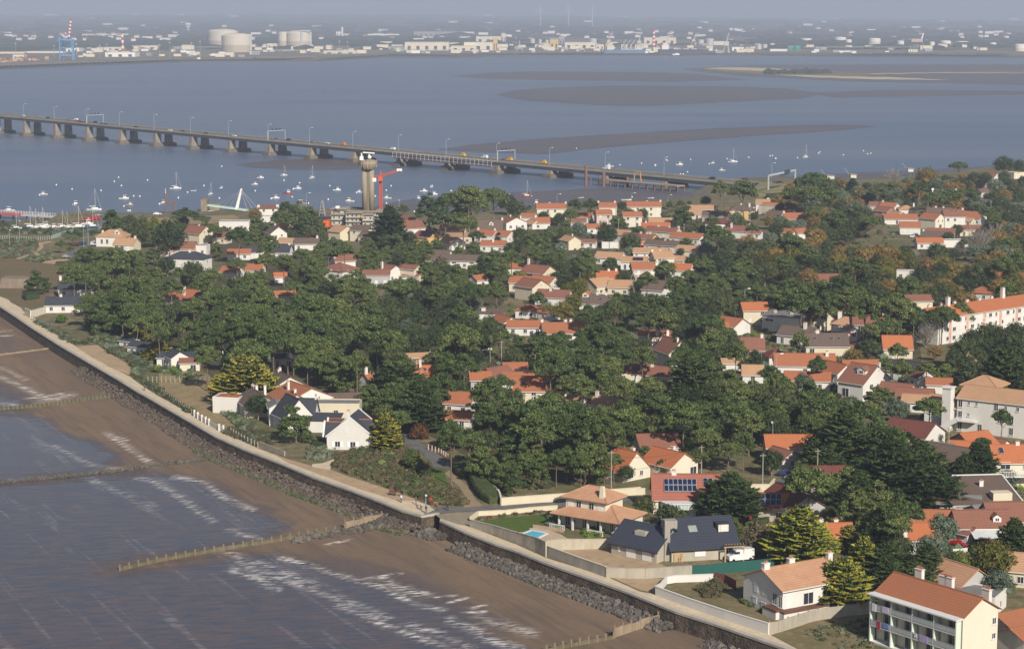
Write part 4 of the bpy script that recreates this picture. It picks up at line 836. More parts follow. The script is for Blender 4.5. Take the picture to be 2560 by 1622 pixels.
carrelet('W6',1762,390,85,50,45,'stilted fishing cabin, middle one behind the big pine');carrelet('W6',1420,405,105,48,30,'stilted fishing cabin half hidden by the big pine crown');carrelet('T8',1337,262,50,30,40,'stilted fishing cabin, rightmost with raised net pole')
# ---- house kit
WALLC=dict(W=M('wall_white',(.67,.645,.60),.8,.10,.35),C=M('wall_cream',(.63,.56,.42),.8,.10,.35),Y=M('wall_yellow',(.60,.40,.16),.8,.10,.35),P=M('wall_pink',(.58,.46,.40),.8,.1,.35),
G=M('wall_grey',(.42,.41,.40),.8,.15,.35),K=M('wall_block',(.44,.395,.32),.9,.25,.5),B=M('wall_brick',(.36,.20,.12),.9,.2,.6),L=M('wall_ivory',(.66,.61,.49),.8,.10,.35))
ROOFC=dict(O=M_tile('tile_orange',(.43,.150,.068),(.32,.145,.085)),R=M_tile('tile_russet',(.29,.118,.078),(.21,.11,.08)),B=M_tile('tile_brown',(.17,.115,.09),(.12,.095,.08)),S=M_tile('slate',(.060,.065,.082),(.048,.052,.066)),
T=M_tile('tile_peach',(.52,.30,.170),(.42,.26,.16)),G=M_tile('sheet_grey',(.24,.23,.225),(.17,.17,.165)),V=M_tile('tile_vivid',(.50,.165,.068),(.42,.155,.075),.3),D=M_tile('tile_darkred',(.20,.06,.045),(.13,.06,.05)),
Q=M_tile('tile_mixed',(.58,.33,.20),(.42,.22,.13),1.2),N=M_tile('slate_new',(.045,.052,.075),(.04,.046,.066),.2))
TRIM=M('trim_white',(.68,.67,.65),.6,.06);GLS=M('window_glass',(.035,.042,.055),.15,.2,1.5,0,.7);SHW=M('shutter_white',(.82,.82,.80),.6,.04);SHR=M('shutter_red',(.40,.03,.045),.6,.06);SHB=M('shutter_blue',(.05,.20,.62),.6,.06)
WOOD=M('brown_wood',(.16,.075,.045),.7,.2);PV=M('solar_cell',(.012,.022,.065),.2,.15,3,0,.6);POT=M('chimney_pot',(.50,.20,.11),.85,.2);LITG=M('blue_pale',(.70,.74,.78),.5,.1)
WCACHE={}
def window_mesh(w,h,kind,rev=.0):
 key=(round(w,1),round(h,1),kind)
 if key in WCACHE:return WCACHE[key]
 m=MB();e=.07
 if kind in('shut','garage'):m.box((0,-.02,0),(w,.06,h),0,1);m.box((0,-.035,h/2+.06),(w+.2,.1,.12),0,1)
 else:
  m.box((0,-.012,0),(w-.08,.02,h-.08),0,0)
  m.box((-w/2+e/2,-.03,0),(e,.07,h),0,1).box((w/2-e/2,-.03,0),(e,.07,h),0,1).box((0,-.03,h/2-e/2),(w,.07,e),0,1).box((0,-.03,-h/2+e/2),(w,.07,e),0,1).box((0,-.03,0),(e,.06,h),0,1)
  m.box((0,-.07,-h/2-.06),(w+.25,.2,.09),0,1)
  if kind in('red','blue','white'):
   for s in(-1,1):m.box((s*(w*.75+.03),-.04,0),(w*.5,.06,h),0,2)
 c={'red':SHR,'blue':SHB}.get(kind,SHW)
 WCACHE[key]=me=m.mesh('window',[GLS,TRIM,c]);return me
def put_window(par,face,u,z,w=1.1,h=1.3,kind='plain',L=10,d=8,name='window'):
 o=link(name,window_mesh(w,h,kind),par);g=.004
 if face=='f':o.location=(u,-d/2-g,z)
 elif face=='b':o.location=(u,d/2+g,z);o.rotation_euler=(0,0,math.pi)
 elif face=='r':o.location=(L/2+g,u,z);o.rotation_euler=(0,0,math.pi/2)
 elif face=='l':o.location=(-L/2-g,u,z);o.rotation_euler=(0,0,-math.pi/2)
 return o
def chimney(par,x,y,z0,h,wx=.9,wy=.6,mat=None,pots=True,zb=None):
 zb=z0-.8 if zb is None else zb
 m=MB();m.box((x,y,(zb+z0+h)/2),(wx,wy,z0+h-zb)).box((x,y,z0+h+.06),(wx+.16,wy+.16,.12));
 if pots:m.tube((x-wx*.2,y,z0+h+.12),(x-wx*.2,y,z0+h+.5),.13,.12,6,1).tube((x+wx*.2,y,z0+h+.12),(x+wx*.2,y,z0+h+.5),.13,.12,6,1)
 return m.build('chimney',[mat or WALLC['W'],POT],par)
HOUSES=[]
def house(c,x1,y1,x2,y2,label,wall='W',roof='O',d=8,hw=2.9,rise=2.0,typ='g',L=None,ang=None,chim=(),wins=None,over=.35,name='house',cat='house',flr=None,shut='plain',zg=G,group=None,reg=True,inset=None,wallg=None,trim=True):
 pass
 if d<11:d*=.9
 if L:L*=.95
 zr=zg+hw+rise
 A,B=K(c,x1,y1,zr),K(c,x2,y2,zr);mid=(A+B)/2;v=B-A
 a=math.atan2(v.y,v.x)if ang is None else R(ang);ll=Vector((v.x,v.y,0)).length if L is None else L
 if typ=='h' and L is None:ll+=d*.9
 if inset is not None and typ=='g' and L is None:ll+=inset
 L=max(ll,3.2)
 t=empty(name,(mid.x,mid.y,zg),a,label,cat,group)
 wm=WALLC[wall];rm=ROOFC[roof];dl=d/2;R_=MB();th=.16
 W_=MB()
 if typ=='g':
  W_.xprism([(-dl,-.3),(-dl,hw),(0,hw+rise),(dl,hw),(dl,-.3)],-L/2,L/2);k=rise/dl
  for s in(-1,1):
   R_.xprism([(0,hw+rise+.03),(s*(dl+over),hw-over*k+.03),(s*(dl+over),hw-over*k+.03+th),(0,hw+rise+.03+th)],-L/2-over,L/2+over)
  R_.box((0,0,hw+rise+th+.05),(L+2*over,.28,.12),0,1)
 elif typ=='h':
  W_.box((0,0,hw/2-.15),(L,d,hw+.3));e=over;rl=max(L/2-dl,.05)if L>d else .05;rd=0 if L>=d else dl-L/2;z0=hw+.02
  vs=[(-L/2-e,-dl-e,z0),(L/2+e,-dl-e,z0),(L/2+e,dl+e,z0),(-L/2-e,dl+e,z0),(-L/2-e,-dl-e,z0+th),(L/2+e,-dl-e,z0+th),(L/2+e,dl+e,z0+th),(-L/2-e,dl+e,z0+th),(-rl,-rd,hw+rise),(rl,rd,hw+rise)]
  R_.add(vs,[(0,3,2,1),(0,1,5,4),(1,2,6,5),(2,3,7,6),(3,0,4,7),(4,5,9,8),(5,6,9),(6,7,8,9),(7,4,8)])
  for p in((vs[4],vs[8]),(vs[7],vs[8]),(vs[5],vs[9]),(vs[6],vs[9]),(vs[8],vs[9])):R_.tube(p[0],p[1],.11,.11,4,1)
 elif typ=='m':
  W_.xprism([(-dl,-.3),(-dl,hw),(dl,hw+rise),(dl,-.3)],-L/2,L/2);k=rise/d
  R_.xprism([(dl+over,hw+rise+over*k+.03),(-dl-over,hw-over*k+.03),(-dl-over,hw-over*k+.03+th),(dl+over,hw+rise+over*k+.03+th)],-L/2-over,L/2+over)
 else:
  W_.box((0,0,hw/2-.15),(L,d,hw+.3));R_.box((0,0,hw+.1),(L-.3,d-.3,.18));e=.2
  for s in(-1,1):W_.box((0,s*(d/2-e/2+.03),hw+.2),(L+.06,e,.4)).box((s*(L/2-e/2+.03),0,hw+.2),(e,d-2*e+.06,.4))
 wo=W_.build('wall',wm,t);ro=R_.build('roof',[rm,rm],t)
 if trim and typ=='g':
  m=MB()
  for s in(-1,1):
   m.box((0,s*(dl+over+.05),hw-over*k+.06),(L+2*over,.12,.14))
  m.build('gutter',TRIM,t)
 for q in chim:
  x,y=q[0]*L/2,q[1]*dl;hh=q[2]if len(q)>2 else .9
  zt=hw+rise*(1-abs(q[1]))if typ in 'gh' else hw+(rise*(.5+q[1]/2)if typ=='m' else .3)
  chimney(ro,x,y,zt,hh+(rise*abs(q[1])*.6 if typ in 'gh' else 0),*(q[3:5]if len(q)>4 else(.85,.6)))
 fl=flr or max(1,int(hw/2.6+.2));r=random.Random(hash(label)&0xffff if False else sum(map(ord,label)))
 if wins is None:
  wins=[]
  for f in range(fl):
   z=1.45+f*2.75;n=max(1,int(L/3.3))
   for i in range(n):
    u=-L/2+L*(i+.5)/n;q=r.random()
    if q<.12:continue
    if f==0 and q>.85:wins.append(('f',u,1.1,1.1,2.15,'shut' if r.random()<.4 else 'plain'))
    else:wins.append(('f',u,z,1.2,1.3,shut if r.random()<.75 else 'shut'))
   for fc in 'rl':
    if r.random()<.75:
     for u in((-d*.2,d*.2)if r.random()<.5 else(0,)):wins.append((fc,u,z,1.0,1.15,shut))
  if typ=='g' and rise>2.6:wins.append(('r',0,hw+rise*.3,.9,1.0,shut));wins.append(('l',0,hw+rise*.3,.9,1.0,shut))
 for q in wins:put_window(t,q[0],q[1],q[2],q[3],q[4],q[5]if len(q)>5 else shut,L,d,'door' if q[4]>1.9 else 'window')
 if reg:
  ca,sa=math.cos(a),math.sin(a);P=[]
  for sx in(-1,1):
   for sy in(-1,1):
    for z in(hw*.45,hw+(rise*.7 if abs(sy)<2 else 0)):
     P.append(proj(Vector((mid.x+ca*sx*L/2-sa*sy*dl*.8,mid.y+sa*sx*L/2+ca*sy*dl*.8,zg+z))))
  HOUSES.append((mid.x,mid.y,math.hypot(L,d)/2,(min(p[0]for p in P),min(p[1]for p in P),max(p[0]for p in P),max(p[1]for p in P)),label,L,d,a))
 t['_L']=L
 return t,ro,L
def skylight(ro,x,yk,hw,rise,d,w=.8,h=1.0,front=-1,mat=None,frame=True):
 dl=d/2;k=rise/dl;y=front*yk*dl;z=hw+rise*(1-yk)+.24;s=math.atan(k)
 m=MB();m.box((x,y,z),(w+.14,h+.14,.08),0,1,-front*s if front<0 else-s);m.box((x,y,z+.05),(w,h,.05),0,0,-front*s if front<0 else-s);return m.build('skylight',[mat or GLS,M('skylight_frame',(.35,.36,.37),.5)],ro)
def dormer(ro,x,yk,hw,rise,d,w=1.6,h=1.5,roofm='R',wall='W'):
 dl=d/2;y=-yk*dl;zb=hw+rise*(1-yk)+.1;L2=h/(rise/dl)+.6
 m=MB();m.add([(x-w/2,y,zb),(x+w/2,y,zb),(x+w/2,y,zb+h*.6),(x,y,zb+h),(x-w/2,y,zb+h*.6)]+[(x-w/2,y+L2,zb),(x+w/2,y+L2,zb),(x+w/2,y+L2,zb+h*.6),(x,y+L2,zb+h),(x-w/2,y+L2,zb+h*.6)],[(0,1,2,3,4),(0,5,6,1),(1,6,7,2),(0,4,9,5)])
 o=m.build('dormer',WALLC[wall],ro)
 m=MB()
 for s in(-1,1):m.add([(x,y-.15,zb+h+.04),(x+s*(w/2+.2),y-.15,zb+h*.6-.06),(x+s*(w/2+.2),y+L2,zb+h*.6-.06),(x,y+L2,zb+h+.04),(x,y-.15,zb+h+.14),(x+s*(w/2+.2),y-.15,zb+h*.6+.04),(x+s*(w/2+.2),y+L2,zb+h*.6+.04),(x,y+L2,zb+h+.14)],[(0,1,2,3),(4,7,6,5),(0,4,5,1),(1,5,6,2),(3,2,6,7)])
 m.build('dormer_roof',ROOFC[roofm],ro);q=link('dormer_window',window_mesh(w*.5,h*.45,'plain'),ro,(x,y-.01,zb+h*.35));return o
h=house
C1=((.5,0,.9),);C2=((-.8,0,.8),(.85,0,.8));CL=((-.75,0,1),);CRt=((.85,0,1),)
t,ro,L=h('U1',1300,348,1410,356,'white villa with hipped peach roof and arched dormer near the boatyard','W','T',10.5,4.2,3.0,'h',L=14,ang=-8,wins=[('f',-4,2.3,1.1,2.0,'plain'),('f',-1.5,2.3,1.1,2.0,'plain'),('l',0,2.2,1.3,2,'plain')])
dormer(ro,2.6,.62,4.2,3.0,10.5,2.2,2.2,'T');chimney(ro,-5.4,1,5.2,1.3)
m=MB();m.box((-8.2,-1.5,.9),(2.6,6,.25));[m.box((-9.4,-4.3+i*.55,1.5),(.1,.1,1.0))for i in range(11)];m.box((-9.4,-1.5,2.0),(.12,6,.1));m.build('terrace',TRIM,t)
t,ro,L=h('U1',1420,452,1600,462,'lower peach roofed wing with brown arches and bright gable end','C','T',9,2.9,2.4,'g',L=10,ang=-14,chim=CRt,wins=[('f',-3,1.3,1.6,2.2,'plain'),('f',-.4,1.3,1.6,2.2,'plain'),('f',2.4,1.3,1.6,2.2,'shut')])
h('U2',90,294,250,322,'russet roofed house with wide cream gable by the dark shore pines','C','R',10,4.3,3.2,L=11,ang=-38,wins=[('r',-1.2,5,.8,.9),('r',1.2,5,.8,.9),('l',0,1.5,1,1.2)],chim=((.1,0,.5),))
h('U2',395,379,510,381,'small russet roofed cottage right of the wide cream gable','C','R',7,2.9,2.2,L=7,ang=-18)
t,ro,L=h('U1',2040,497,2300,499,'pinkish house with brown roof, arched dormer and two white stacks','P','R',8.5,3.2,2.6,L=12.5,ang=-4,chim=((-.95,-.2,1.6),));dormer(ro,-.6,.55,3.2,2.6,8.5,2.2,1.9,'R')
h('U1',1960,555,2050,555,'lean-to wing with brown roof at the pinkish house','P','R',6,2.6,1.4,L=6,ang=-4,reg=False)
h('U2',115,533,270,538,'white flat roofed block beside the pinkish house','W','G',6.5,3.8,.3,'f',L=7.5,ang=-8)
h('U1',2150,606,2345,622,'white two storey house with hipped slate roof in the pines','W','S',10,5.3,2.6,'h',L=17,ang=-16,chim=((.1,-.1,.9),),flr=2)
h('U1',800,962,1010,952,'house with slate and russet roof and four white chimneys','W','S',9,2.8,2.8,L=13,ang=8,chim=((-.9,0,1.6),(-.35,0,1.5),(.75,-.3,2.2),(1,-.35,1.6)))
h('U1',640,1160,900,1150,'white house with slate gables hidden by wind bent pines','W','S',9,2.7,2.3,L=13,ang=4,chim=((-.2,0,.8),))
h('U1',2115,1092,2150,1094,'house with low orange pyramid roof in the pinewood','W','O',11,2.6,2.2,'h',L=13,ang=-28,chim=((.1,0,1),(.5,-.2,.7)))
h('U1',2240,1050,2340,1095,'white gabled house behind the orange pyramid roof','W','O',9,3,2.2,L=9,ang=-30,chim=C2)
h('U2',1075,300,1112,322,'tall plain white gabled house with dark brown roof','W','B',8.5,6,2.8,L=9,ang=-66,wins=[('r',1.4,5,.9,1.0),('r',-1.2,4.6,.9,1),('r',1,1.7,1,1.1)],chim=((-.3,0,.8),))
h('U2',1190,453,1310,460,'low peach roofed house left of the dark roof with antenna','W','T',8.5,2.9,1.7,L=9,ang=-16)
h('U2',1395,463,1540,452,'low dark roofed house with white chimney left of the crane','W','B',9,2.9,2,L=11,ang=2,chim=CRt)
h('U2',1100,530,1215,540,'slate roofed cottage in the pines left of centre','W','S',8.5,2.8,2.8,L=9,ang=-8,chim=C2)
h('U2',760,566,825,549,'white gable with slate roof behind a leaning pine','W','S',8,2.8,2,L=9,ang=40)
h('U2',600,585,720,590,'low orange roofed cottage behind the leaning pine','W','O',7,2.6,1.6,L=10,ang=4)
h('U2',520,795,620,800,'orange roof glimpsed below the round pine, left one','W','O',7,2.6,1.8,L=8)
h('U2',760,765,880,762,'orange roof glimpsed below the round pine, right one','W','O',8,2.8,2,L=9,ang=-8)
h('U2',1105,868,1190,866,'tiny orange roofed shed in the middle of the pinewood','W','V',5,2.4,1.3,L=5)
h('U2',1150,1085,1240,1080,'orange roof and white chimney deep in the pinewood','W','O',6,2.4,1.6,L=8)
h('U2',1845,744,1870,747,'white house with big russet pyramid roof in the pines','W','R',11,4.2,2.8,'h',L=12,ang=-34,chim=(),flr=2)
h('U2',1840,660,1950,655,'russet roof peeping behind the big pyramid roof','W','R',8,3,2,L=9,ang=20,chim=((-.9,-.4,1),))
h('U3',205,762,292,782,'house with long white gable and brown roof left of centre','W','R',10,3.6,2.5,L=9,ang=-48,chim=((-.2,-.6,1.8),))
h('U3',10,838,190,838,'grey walled house with brown roof and white shutters','G','R',7,4.2,1.5,L=10.5,ang=2,shut='white')
h('U3',470,770,562,776,'narrow two storey cream house beside a palm','C','R',6.5,4.8,1.4,L=7,ang=-32,wins=[('r',0,3.8,.8,.9)])
h('U3',480,855,590,850,'low russet roofed annex under the narrow cream house','C','R',6,2.3,1.4,L=7,ang=-22)
h('U3',805,592,910,602,'white house with steep dark brown roof among the pines','W','B',8.5,3.2,3.4,L=10,ang=-24)
h('U3',1000,655,1230,655,'long dark brown roof with broad white end wall','W','B',9,3.2,2,L=17,ang=-10)
h('U3',665,368,755,378,'yellow walled house with brown roof and wide gable','Y','R',11,3.5,2.2,L=10,ang=-40,chim=())
h('U3',960,444,1040,448,'white gabled house with salmon roof, trunks in front','W','T',9,3,2.2,L=9,ang=-46)
h('U3',1020,405,1150,405,'pink walled building with flat salmon roof','P','T',7,3.2,.9,'m',L=12)
h('U3',400,256,560,242,'white house with russet roof and oblique white gable by the site','W','R',11,4.2,3,L=13,ang=28,wins=[('l',0,4,1,1.1),('f',-3,1.6,1,1.1)])
h('U3',975,300,1050,298,'orange gable and white walls under spreading pines','W','O',9,3,2.2,L=12,ang=-6)
t,ro,L=h('U3',1360,237,1560,235,'white house with tall dark roof and single white dormer','W','B',9,2.6,4.6,L=11.5,ang=2,chim=((1,0,.8),));dormer(ro,.3,.55,2.6,4.6,9,2.0,1.8,'B')
h('U3',1700,196,1750,208,'bright white gable facing the camera below the tall pines','W','R',11,3.6,2.4,L=9,ang=-64,chim=((-.4,-.1,.8),(.6,.5,1)),wins=[('r',-3.2,1.7,1.4,1.3),('r',3.2,1.7,1.4,1.3),('r',0,1.3,.9,2.1)])
h('U3',1350,352,1490,362,'orange roofed white house left of the small round cypress','W','O',9,3.1,2,L=9.5,ang=-24,chim=((-.95,-.1,.8),(.9,-.1,.8)))
h('U3',1600,365,1650,370,'orange roofed white house right of the small round cypress','W','O',9,2.9,2,L=8,ang=-30)
h('U3',1410,482,1585,488,'low orange roofed house with white chimney amid pines','W','O',8.5,2.8,1.8,L=11,ang=-10,chim=((0,-.3,1.2),))
t,ro,L=h('U3',2020,45,2345,42,'long cream two storey house with orange roof on the shore, left','L','O',8.5,5.4,2.2,L=15.5,ang=2,chim=((1,0,.8),(-.1,.1,.5)),flr=2)
h('U3',1870,162,1965,160,'small orange roof left of the long cream shore house','W','O',7,2.7,1.6,L=8,ang=-14)
h('U3',2015,210,2120,208,'orange roofed cottage below the long cream shore house','W','O',8.5,3,2.3,L=8,ang=4,chim=CL)
h('U3',1930,235,2000,250,'little white gable left of the orange cottage','W','T',6,2.6,1.5,L=6,ang=-50)
h('U3',1750,722,1880,722,'large hipped orange roof with slim chimney in the centre','W','O',11,3.4,2.6,'h',L=14,ang=-8,chim=((-.3,-.1,1),))
h('U3',1990,768,2080,790,'brown roofed house with cream gable in the centre','C','R',10.5,4.6,2.5,L=11,ang=-36,chim=((-.9,0,2.2),),wins=[('r',-1.5,4,.8,1),('r',2,4,.8,1),('f',-1,3.4,3,1.6)])
h('U3',2010,888,2190,930,'orange roofed wing right of the two cream gables','W','O',9,3.2,2,L=10,ang=-32)
h('U3',1930,930,1985,955,'cream gable with russet roof, front one of the centre pair','C','R',9.5,4.8,2.4,L=10,ang=-48,wins=[('r',0,5.6,.5,.5)])
h('U3',1780,912,1860,915,'orange roof with small dark dormer left of the front cream gable','C','O',8,3.4,1.8,L=8,ang=-10)
t,ro,L=h('U3',2115,1060,2330,1085,'low russet roofed house with pale veranda in the centre','W','R',9.5,2.8,2.2,L=12.5,ang=-18,chim=((-.2,-.2,.9),(.0,.1,.9)))
h('U3',1900,1248,1940,1250,'low orange hipped roof, left of a pair in the oak trees','W','O',7.5,2.6,1.7,'h',L=8)
h('U3',2110,1272,2130,1275,'low orange hipped roof, right of a pair in the oak trees','W','O',7,2.6,1.6,'h',L=8)
h('U3',1290,898,1350,892,'small orange roof beside a tall bare trunk','W','O',6,2.8,1.6,L=6)
h('V1',745,112,800,165,'orange roof running away from the camera by a dark trunk','W','O',6,3,1.6,L=11,ang=-66)
h('V1',890,196,1160,202,'long low orange roof behind dark oaks','W','O',8,2.6,1.7,L=12.5,ang=-4)
h('V1',1310,232,1620,215,'broad orange roof with satellite dish and white chimneys','W','O',11,2.7,2.6,L=14,ang=6,chim=((-1,.1,1.1),(.15,.2,.9),(.4,.2,1.0)))
h('U3',1375,1312,1560,1314,'dark flat roof with a white dish and chimney','W','B',6,2.5,.8,'m',L=9,chim=((-.6,0,1.0,1.4,.8),))
h('V1',425,808,530,806,'small orange roof with blue grey gable left of the brown one','G','O',7,2.8,1.8,L=6)
h('V1',620,765,730,740,'russet roof with white zigzag gable, middle of a row','W','R',8,2.8,1.9,L=8,ang=42)
h('V1',830,702,960,700,'small white house with dark orange roof and blank wall','W','O',5.5,3.2,1.3,L=7)
h('V1',850,800,1030,828,'orange hipped annex with small white arch','W','O',7,2.6,1.6,L=9,ang=-10)
t,ro,L=h('V1',965,868,1420,862,'large cream house with orange roof and two skylights in the trees','C','O',10.5,4.8,3.0,L=14.5,ang=0,flr=2)
skylight(ro,-4.4,.5,4.8,3.0,10.5,1.2,1.3);skylight(ro,1.9,.5,4.8,3.0,10.5,1.4,1.4)
h('V1',1575,1088,1660,1086,'tiny peach gable showing through pines','W','T',5,3,1.8,L=5,ang=-50)
h('V1',1955,1095,2070,1105,'peach roofed cream house with white chimney right of the pines','C','T',7.5,3,1.8,L=8,ang=-30,chim=((-.8,-.2,1.2),))
h('V2',140,716,290,716,'cream house with salmon hipped roof, left of two joined','C','R',8.5,2.9,1.9,'h',L=14,ang=-6,chim=((.0,-.5,1),))
h('V2',445,738,640,772,'cream house with salmon gable roof, right of two joined','C','R',8.5,2.9,2,L=11,ang=-24,chim=((-.95,-.1,1.2),))
t,ro,L=h('V2',560,392,606,442,'white gabled house with bright blue shutters','W','R',8.5,4.4,3.4,L=11,ang=-68,chim=((.7,-.1,.9),),wins=[('r',0,4.7,1.2,1.1,'blue'),('r',-2.4,1.6,1.4,1.3,'blue'),('r',1.9,1.6,1.0,1.6,'blue')])
h('V2',275,316,320,318,'small low orange roofs with white stubs behind the blue shutters, left','W','O',5,2.6,1.2,L=6)
h('V2',380,330,490,325,'small low orange roofs with white stubs behind the blue shutters, right','W','O',6,2.6,1.4,L=8,chim=((-.5,-.8,1),(.4,-.8,1)))
h('V2',1430,402,1600,400,'small white house with steep russet roof and red shutters','W','R',8.5,2.9,3.2,L=8,ang=-3,chim=CRt,wins=[('f',.3,1.9,1.3,1.2,'red')])
h('V2',1500,730,1570,728,'peach roofed cottage below the red shuttered house','W','T',7,2.4,2.2,L=6,ang=-5)
h('V2',1220,652,1335,650,'small peach garage roof left of the red shuttered house','W','T',5,2.3,1,L=6)
h('U5',720,650,1030,706,'white modernist block with shallow slate monopitch roof','W','G',8,4.8,.8,'m',L=14,ang=-34,chim=((-.55,0,.9),(.35,0,.9)),wins=[('f',-4,3.4,3,.8,'plain')])
h('U5',1195,604,1238,628,'tan gabled chalet with brown roof behind two leaning trunks','C','R',10.5,3.6,3.6,L=9.5,ang=-52,chim=((.2,0,.8),),wins=[('r',-.4,4.6,2.2,1.4,'plain'),('r',-2.5,1.4,1.4,1.3,'plain')])
t,ro,L=h('U5',1570,722,1700,727,'white house with bright peach roof, porch gable and red shutters','W','T',9,4.2,2.2,'h',L=11.5,ang=-12,chim=((-.55,.4,1.6,1.3,.8),),shut='red')
h('U5',1640,822,1648,838,'small porch gable of the bright peach roofed house','W','T',3.6,3.6,1.1,L=5,ang=-78,reg=False,wins=[('r',0,2.2,1,1.4,'red')])
h('U5',1800,708,1960,710,'grey walled house with russet roof right of the peach roof','G','R',10,4.8,2.4,L=11,ang=-8,chim=((-.95,.2,1.2,1.3,.8),(.8,.3,.9,1.2,.8)),wins=[('f',-3,3.8,1.5,1.5,'plain'),('f',1.6,3.9,1.2,1.3,'plain')])
t,ro,L=h('U5',1160,925,1555,920,'cream house with wide brown roof and three skylights','C','B',10.5,3.0,3.2,L=13.5,ang=-2,chim=((-.4,0,.9),),wins=[('f',-4.6,1.3,1.5,2.1,'plain')])
for x in(-3.6,1.4,3.6):skylight(ro,x,.45,3.0,3.2,10.5,1.1,.7)
h('U5',1335,1032,1620,1030,'orange lean-to with dark windows in front of the brown roof','L','O',4.5,2.4,.9,'m',L=10.5,ang=-2,wins=[('f',-2.4,1.4,1.8,1.3,'plain'),('f',.8,1.4,1.8,1.3,'plain')],reg=False)
h('U5',960,822,1130,860,'dark brown hipped roof behind the three skylight roof','W','B',10,2.8,2.4,L=12,ang=-32,chim=((.4,-.2,1.6,1,.8),))
h('U5',870,1168,1330,1162,'long mottled orange roof striped by tree shadows','W','O',10,2.8,2.8,L=18,ang=-4,chim=((.75,-.2,1),))
h('U5',985,1376,1290,1385,'white house with orange roof behind a branching pine','W','O',7.5,2.9,1.9,L=13,ang=-8,wins=[('f',0,1.5,1.6,1.4,'plain'),('f',3.5,1.5,1,1.2,'plain')])
t,ro,L=h('U5',1740,1270,1900,1312,'white house with big russet roof, skylight and dormer','W','R',13,4.6,4.2,L=8.5,ang=-44,chim=((.95,.15,1),),wins=[('r',-2.6,3.6,1.6,1.3,'plain'),('r',3.4,5,1,1,'plain'),('f',-1.5,1.8,2.2,2.4,'plain')])
skylight(ro,-1.4,.35,4.6,4.2,13,1.0,1.2);dormer(ro,1.4,.55,4.6,4.2,13,2.6,2.0,'R')
h('U5',1470,1255,1505,1292,'small white gable with orange edge left of the big russet roof','W','O',7,3,2.2,L=9,ang=-60)
h('U5',1640,1246,1900,1240,'thin orange roof behind the big russet roof','W','O',7,2.8,1.6,L=11)
h('U5',2090,950,2315,952,'bright orange roof with ivory wall half behind a pine','C','V',9.5,2.9,3.4,L=9,ang=-3)
h('U5',1130,218,1615,215,'long russet roof across the autumn trees','W','R',9,2.7,2.2,L=17,ang=0,wins=[('f',7,1.5,1.2,1.3,'plain')])
h('U5',400,562,600,548,'orange roofed tall cream house by a street lamp','C','V',8,5,2.2,L=9,ang=6)
h('U5',200,725,285,742,'orange roof with broad white gable behind forked trunk','W','O',9,2.9,2.2,L=9,ang=-46)
h('U5',20,790,80,790,'orange roof showing through the big round pine','W','O',8,2.8,2,L=8)
h('U5',740,1110,790,1108,'small dark red pyramid roof','W','D',7,2.4,2.0,'h',L=7)
h('U5',2225,172,2384,176,'white flat roofed box left of a fallen grey hull shape','W','G',5,3,.2,'f',L=7)
h('V3',795,262,960,290,'russet mottled roof behind leaning pines, left of two','W','R',8,2.8,2,L=9,ang=-32)
h('V3',985,338,1190,342,'russet mottled roof behind leaning pines, right of two','W','R',8,2.8,2,L=10,ang=-16)
h('V3',1040,410,1160,415,'peach low roof with white jars in front of the russet roofs','W','T',6,2.7,1.5,L=7,ang=-20)
h('V3',1310,217,1430,220,'white house with orange roof behind two pine trunks','W','O',6,4,1.3,L=7)
h('V3',1145,100,1180,112,'orange steep roof glimpsed between two pines','W','R',6,3,2,L=6)
h('V3',960,10,1000,20,'slate roof with orange edged white gable','W','S',8,3,2.4,L=10,ang=-40)
t,ro,L=h('V3',900,692,1235,752,'white house with long dark red roof and white gable','W','D',11,3.0,2.8,L=12,ang=-38,wins=[('f',-1,1.7,.9,1),('f',.6,1.7,.9,1),('r',-1.5,1.6,1.6,1.4),('f',3.4,.9,.8,.7)])
h('V3',1400,985,1640,1060,'white house with grey brown roof beside a lamp pole','W','B',11,3.0,2.2,L=11,ang=-40)
h('V3',1270,978,1400,985,'grey sheet roof left of the grey brown roof','W','G',8,2.8,1.4,L=8,ang=-30)
h('V3',1700,872,1870,848,'orange roofed house with beige side wall right of the hotel yard','K','V',10,3.0,2.3,L=8,ang=24)
h('V3',1600,968,1720,966,'lower orange wing of the house with beige side wall','K','V',6.5,2.6,1.6,L=7,ang=-10,reg=False)
h('V3',1960,905,2080,960,'small russet roofed shelter right of the round pine','W','R',5,2.6,1.2,L=7,ang=-40)
t,ro,L=h('V3',2160,1018,2480,1008,'tall house with vivid orange roof and white balcony at right edge','L','V',9.5,5.6,3.0,L=13,ang=2,chim=((-.05,0,.7),),wins=[('f',-4,5,2.2,1.7,'plain'),('f',1,5,2.2,1.7,'plain')]);skylight(ro,-4.3,.35,5.6,3.0,9.5,.9,1.6)
m=MB();m.box((0,-6.0,3.1),(12,2.4,.25));[m.box((-5.9+i*.35,-7.1,3.7),(.1,.06,1.0))for i in range(34)];m.box((0,-7.1,4.25),(12,.1,.1));m.build('balcony',TRIM,t)
h('V3',870,1014,1030,1010,'small orange roof with white flue between dark conifers','W','V',6.5,2.6,1.6,L=8,chim=((.2,0,1),))
h('V3',60,1262,330,1262,'long shaded white house under spreading cypresses','P','D',8,3.2,2,L=15,ang=4)
t,ro,L=h('W8',600,197,1195,165,'big dark roofed house with white verge and sunken cream terrace','G','B',13,3.6,2.6,'m',L=15,ang=6,chim=((.2,.2,1.2),),wins=[('l',0,2,1,1)])
m=MB();m.box((0,6.75,6.35),(15.6,.3,.5)).box((7.7,0,4.95),(.3,13.6,.5),0,0,R(11.3));m.build('verge',TRIM,ro);MB().box((3.6,-4.6,4.35),(4.0,2.6,2.3)).build('terrace_wall',WALLC['C'],t)
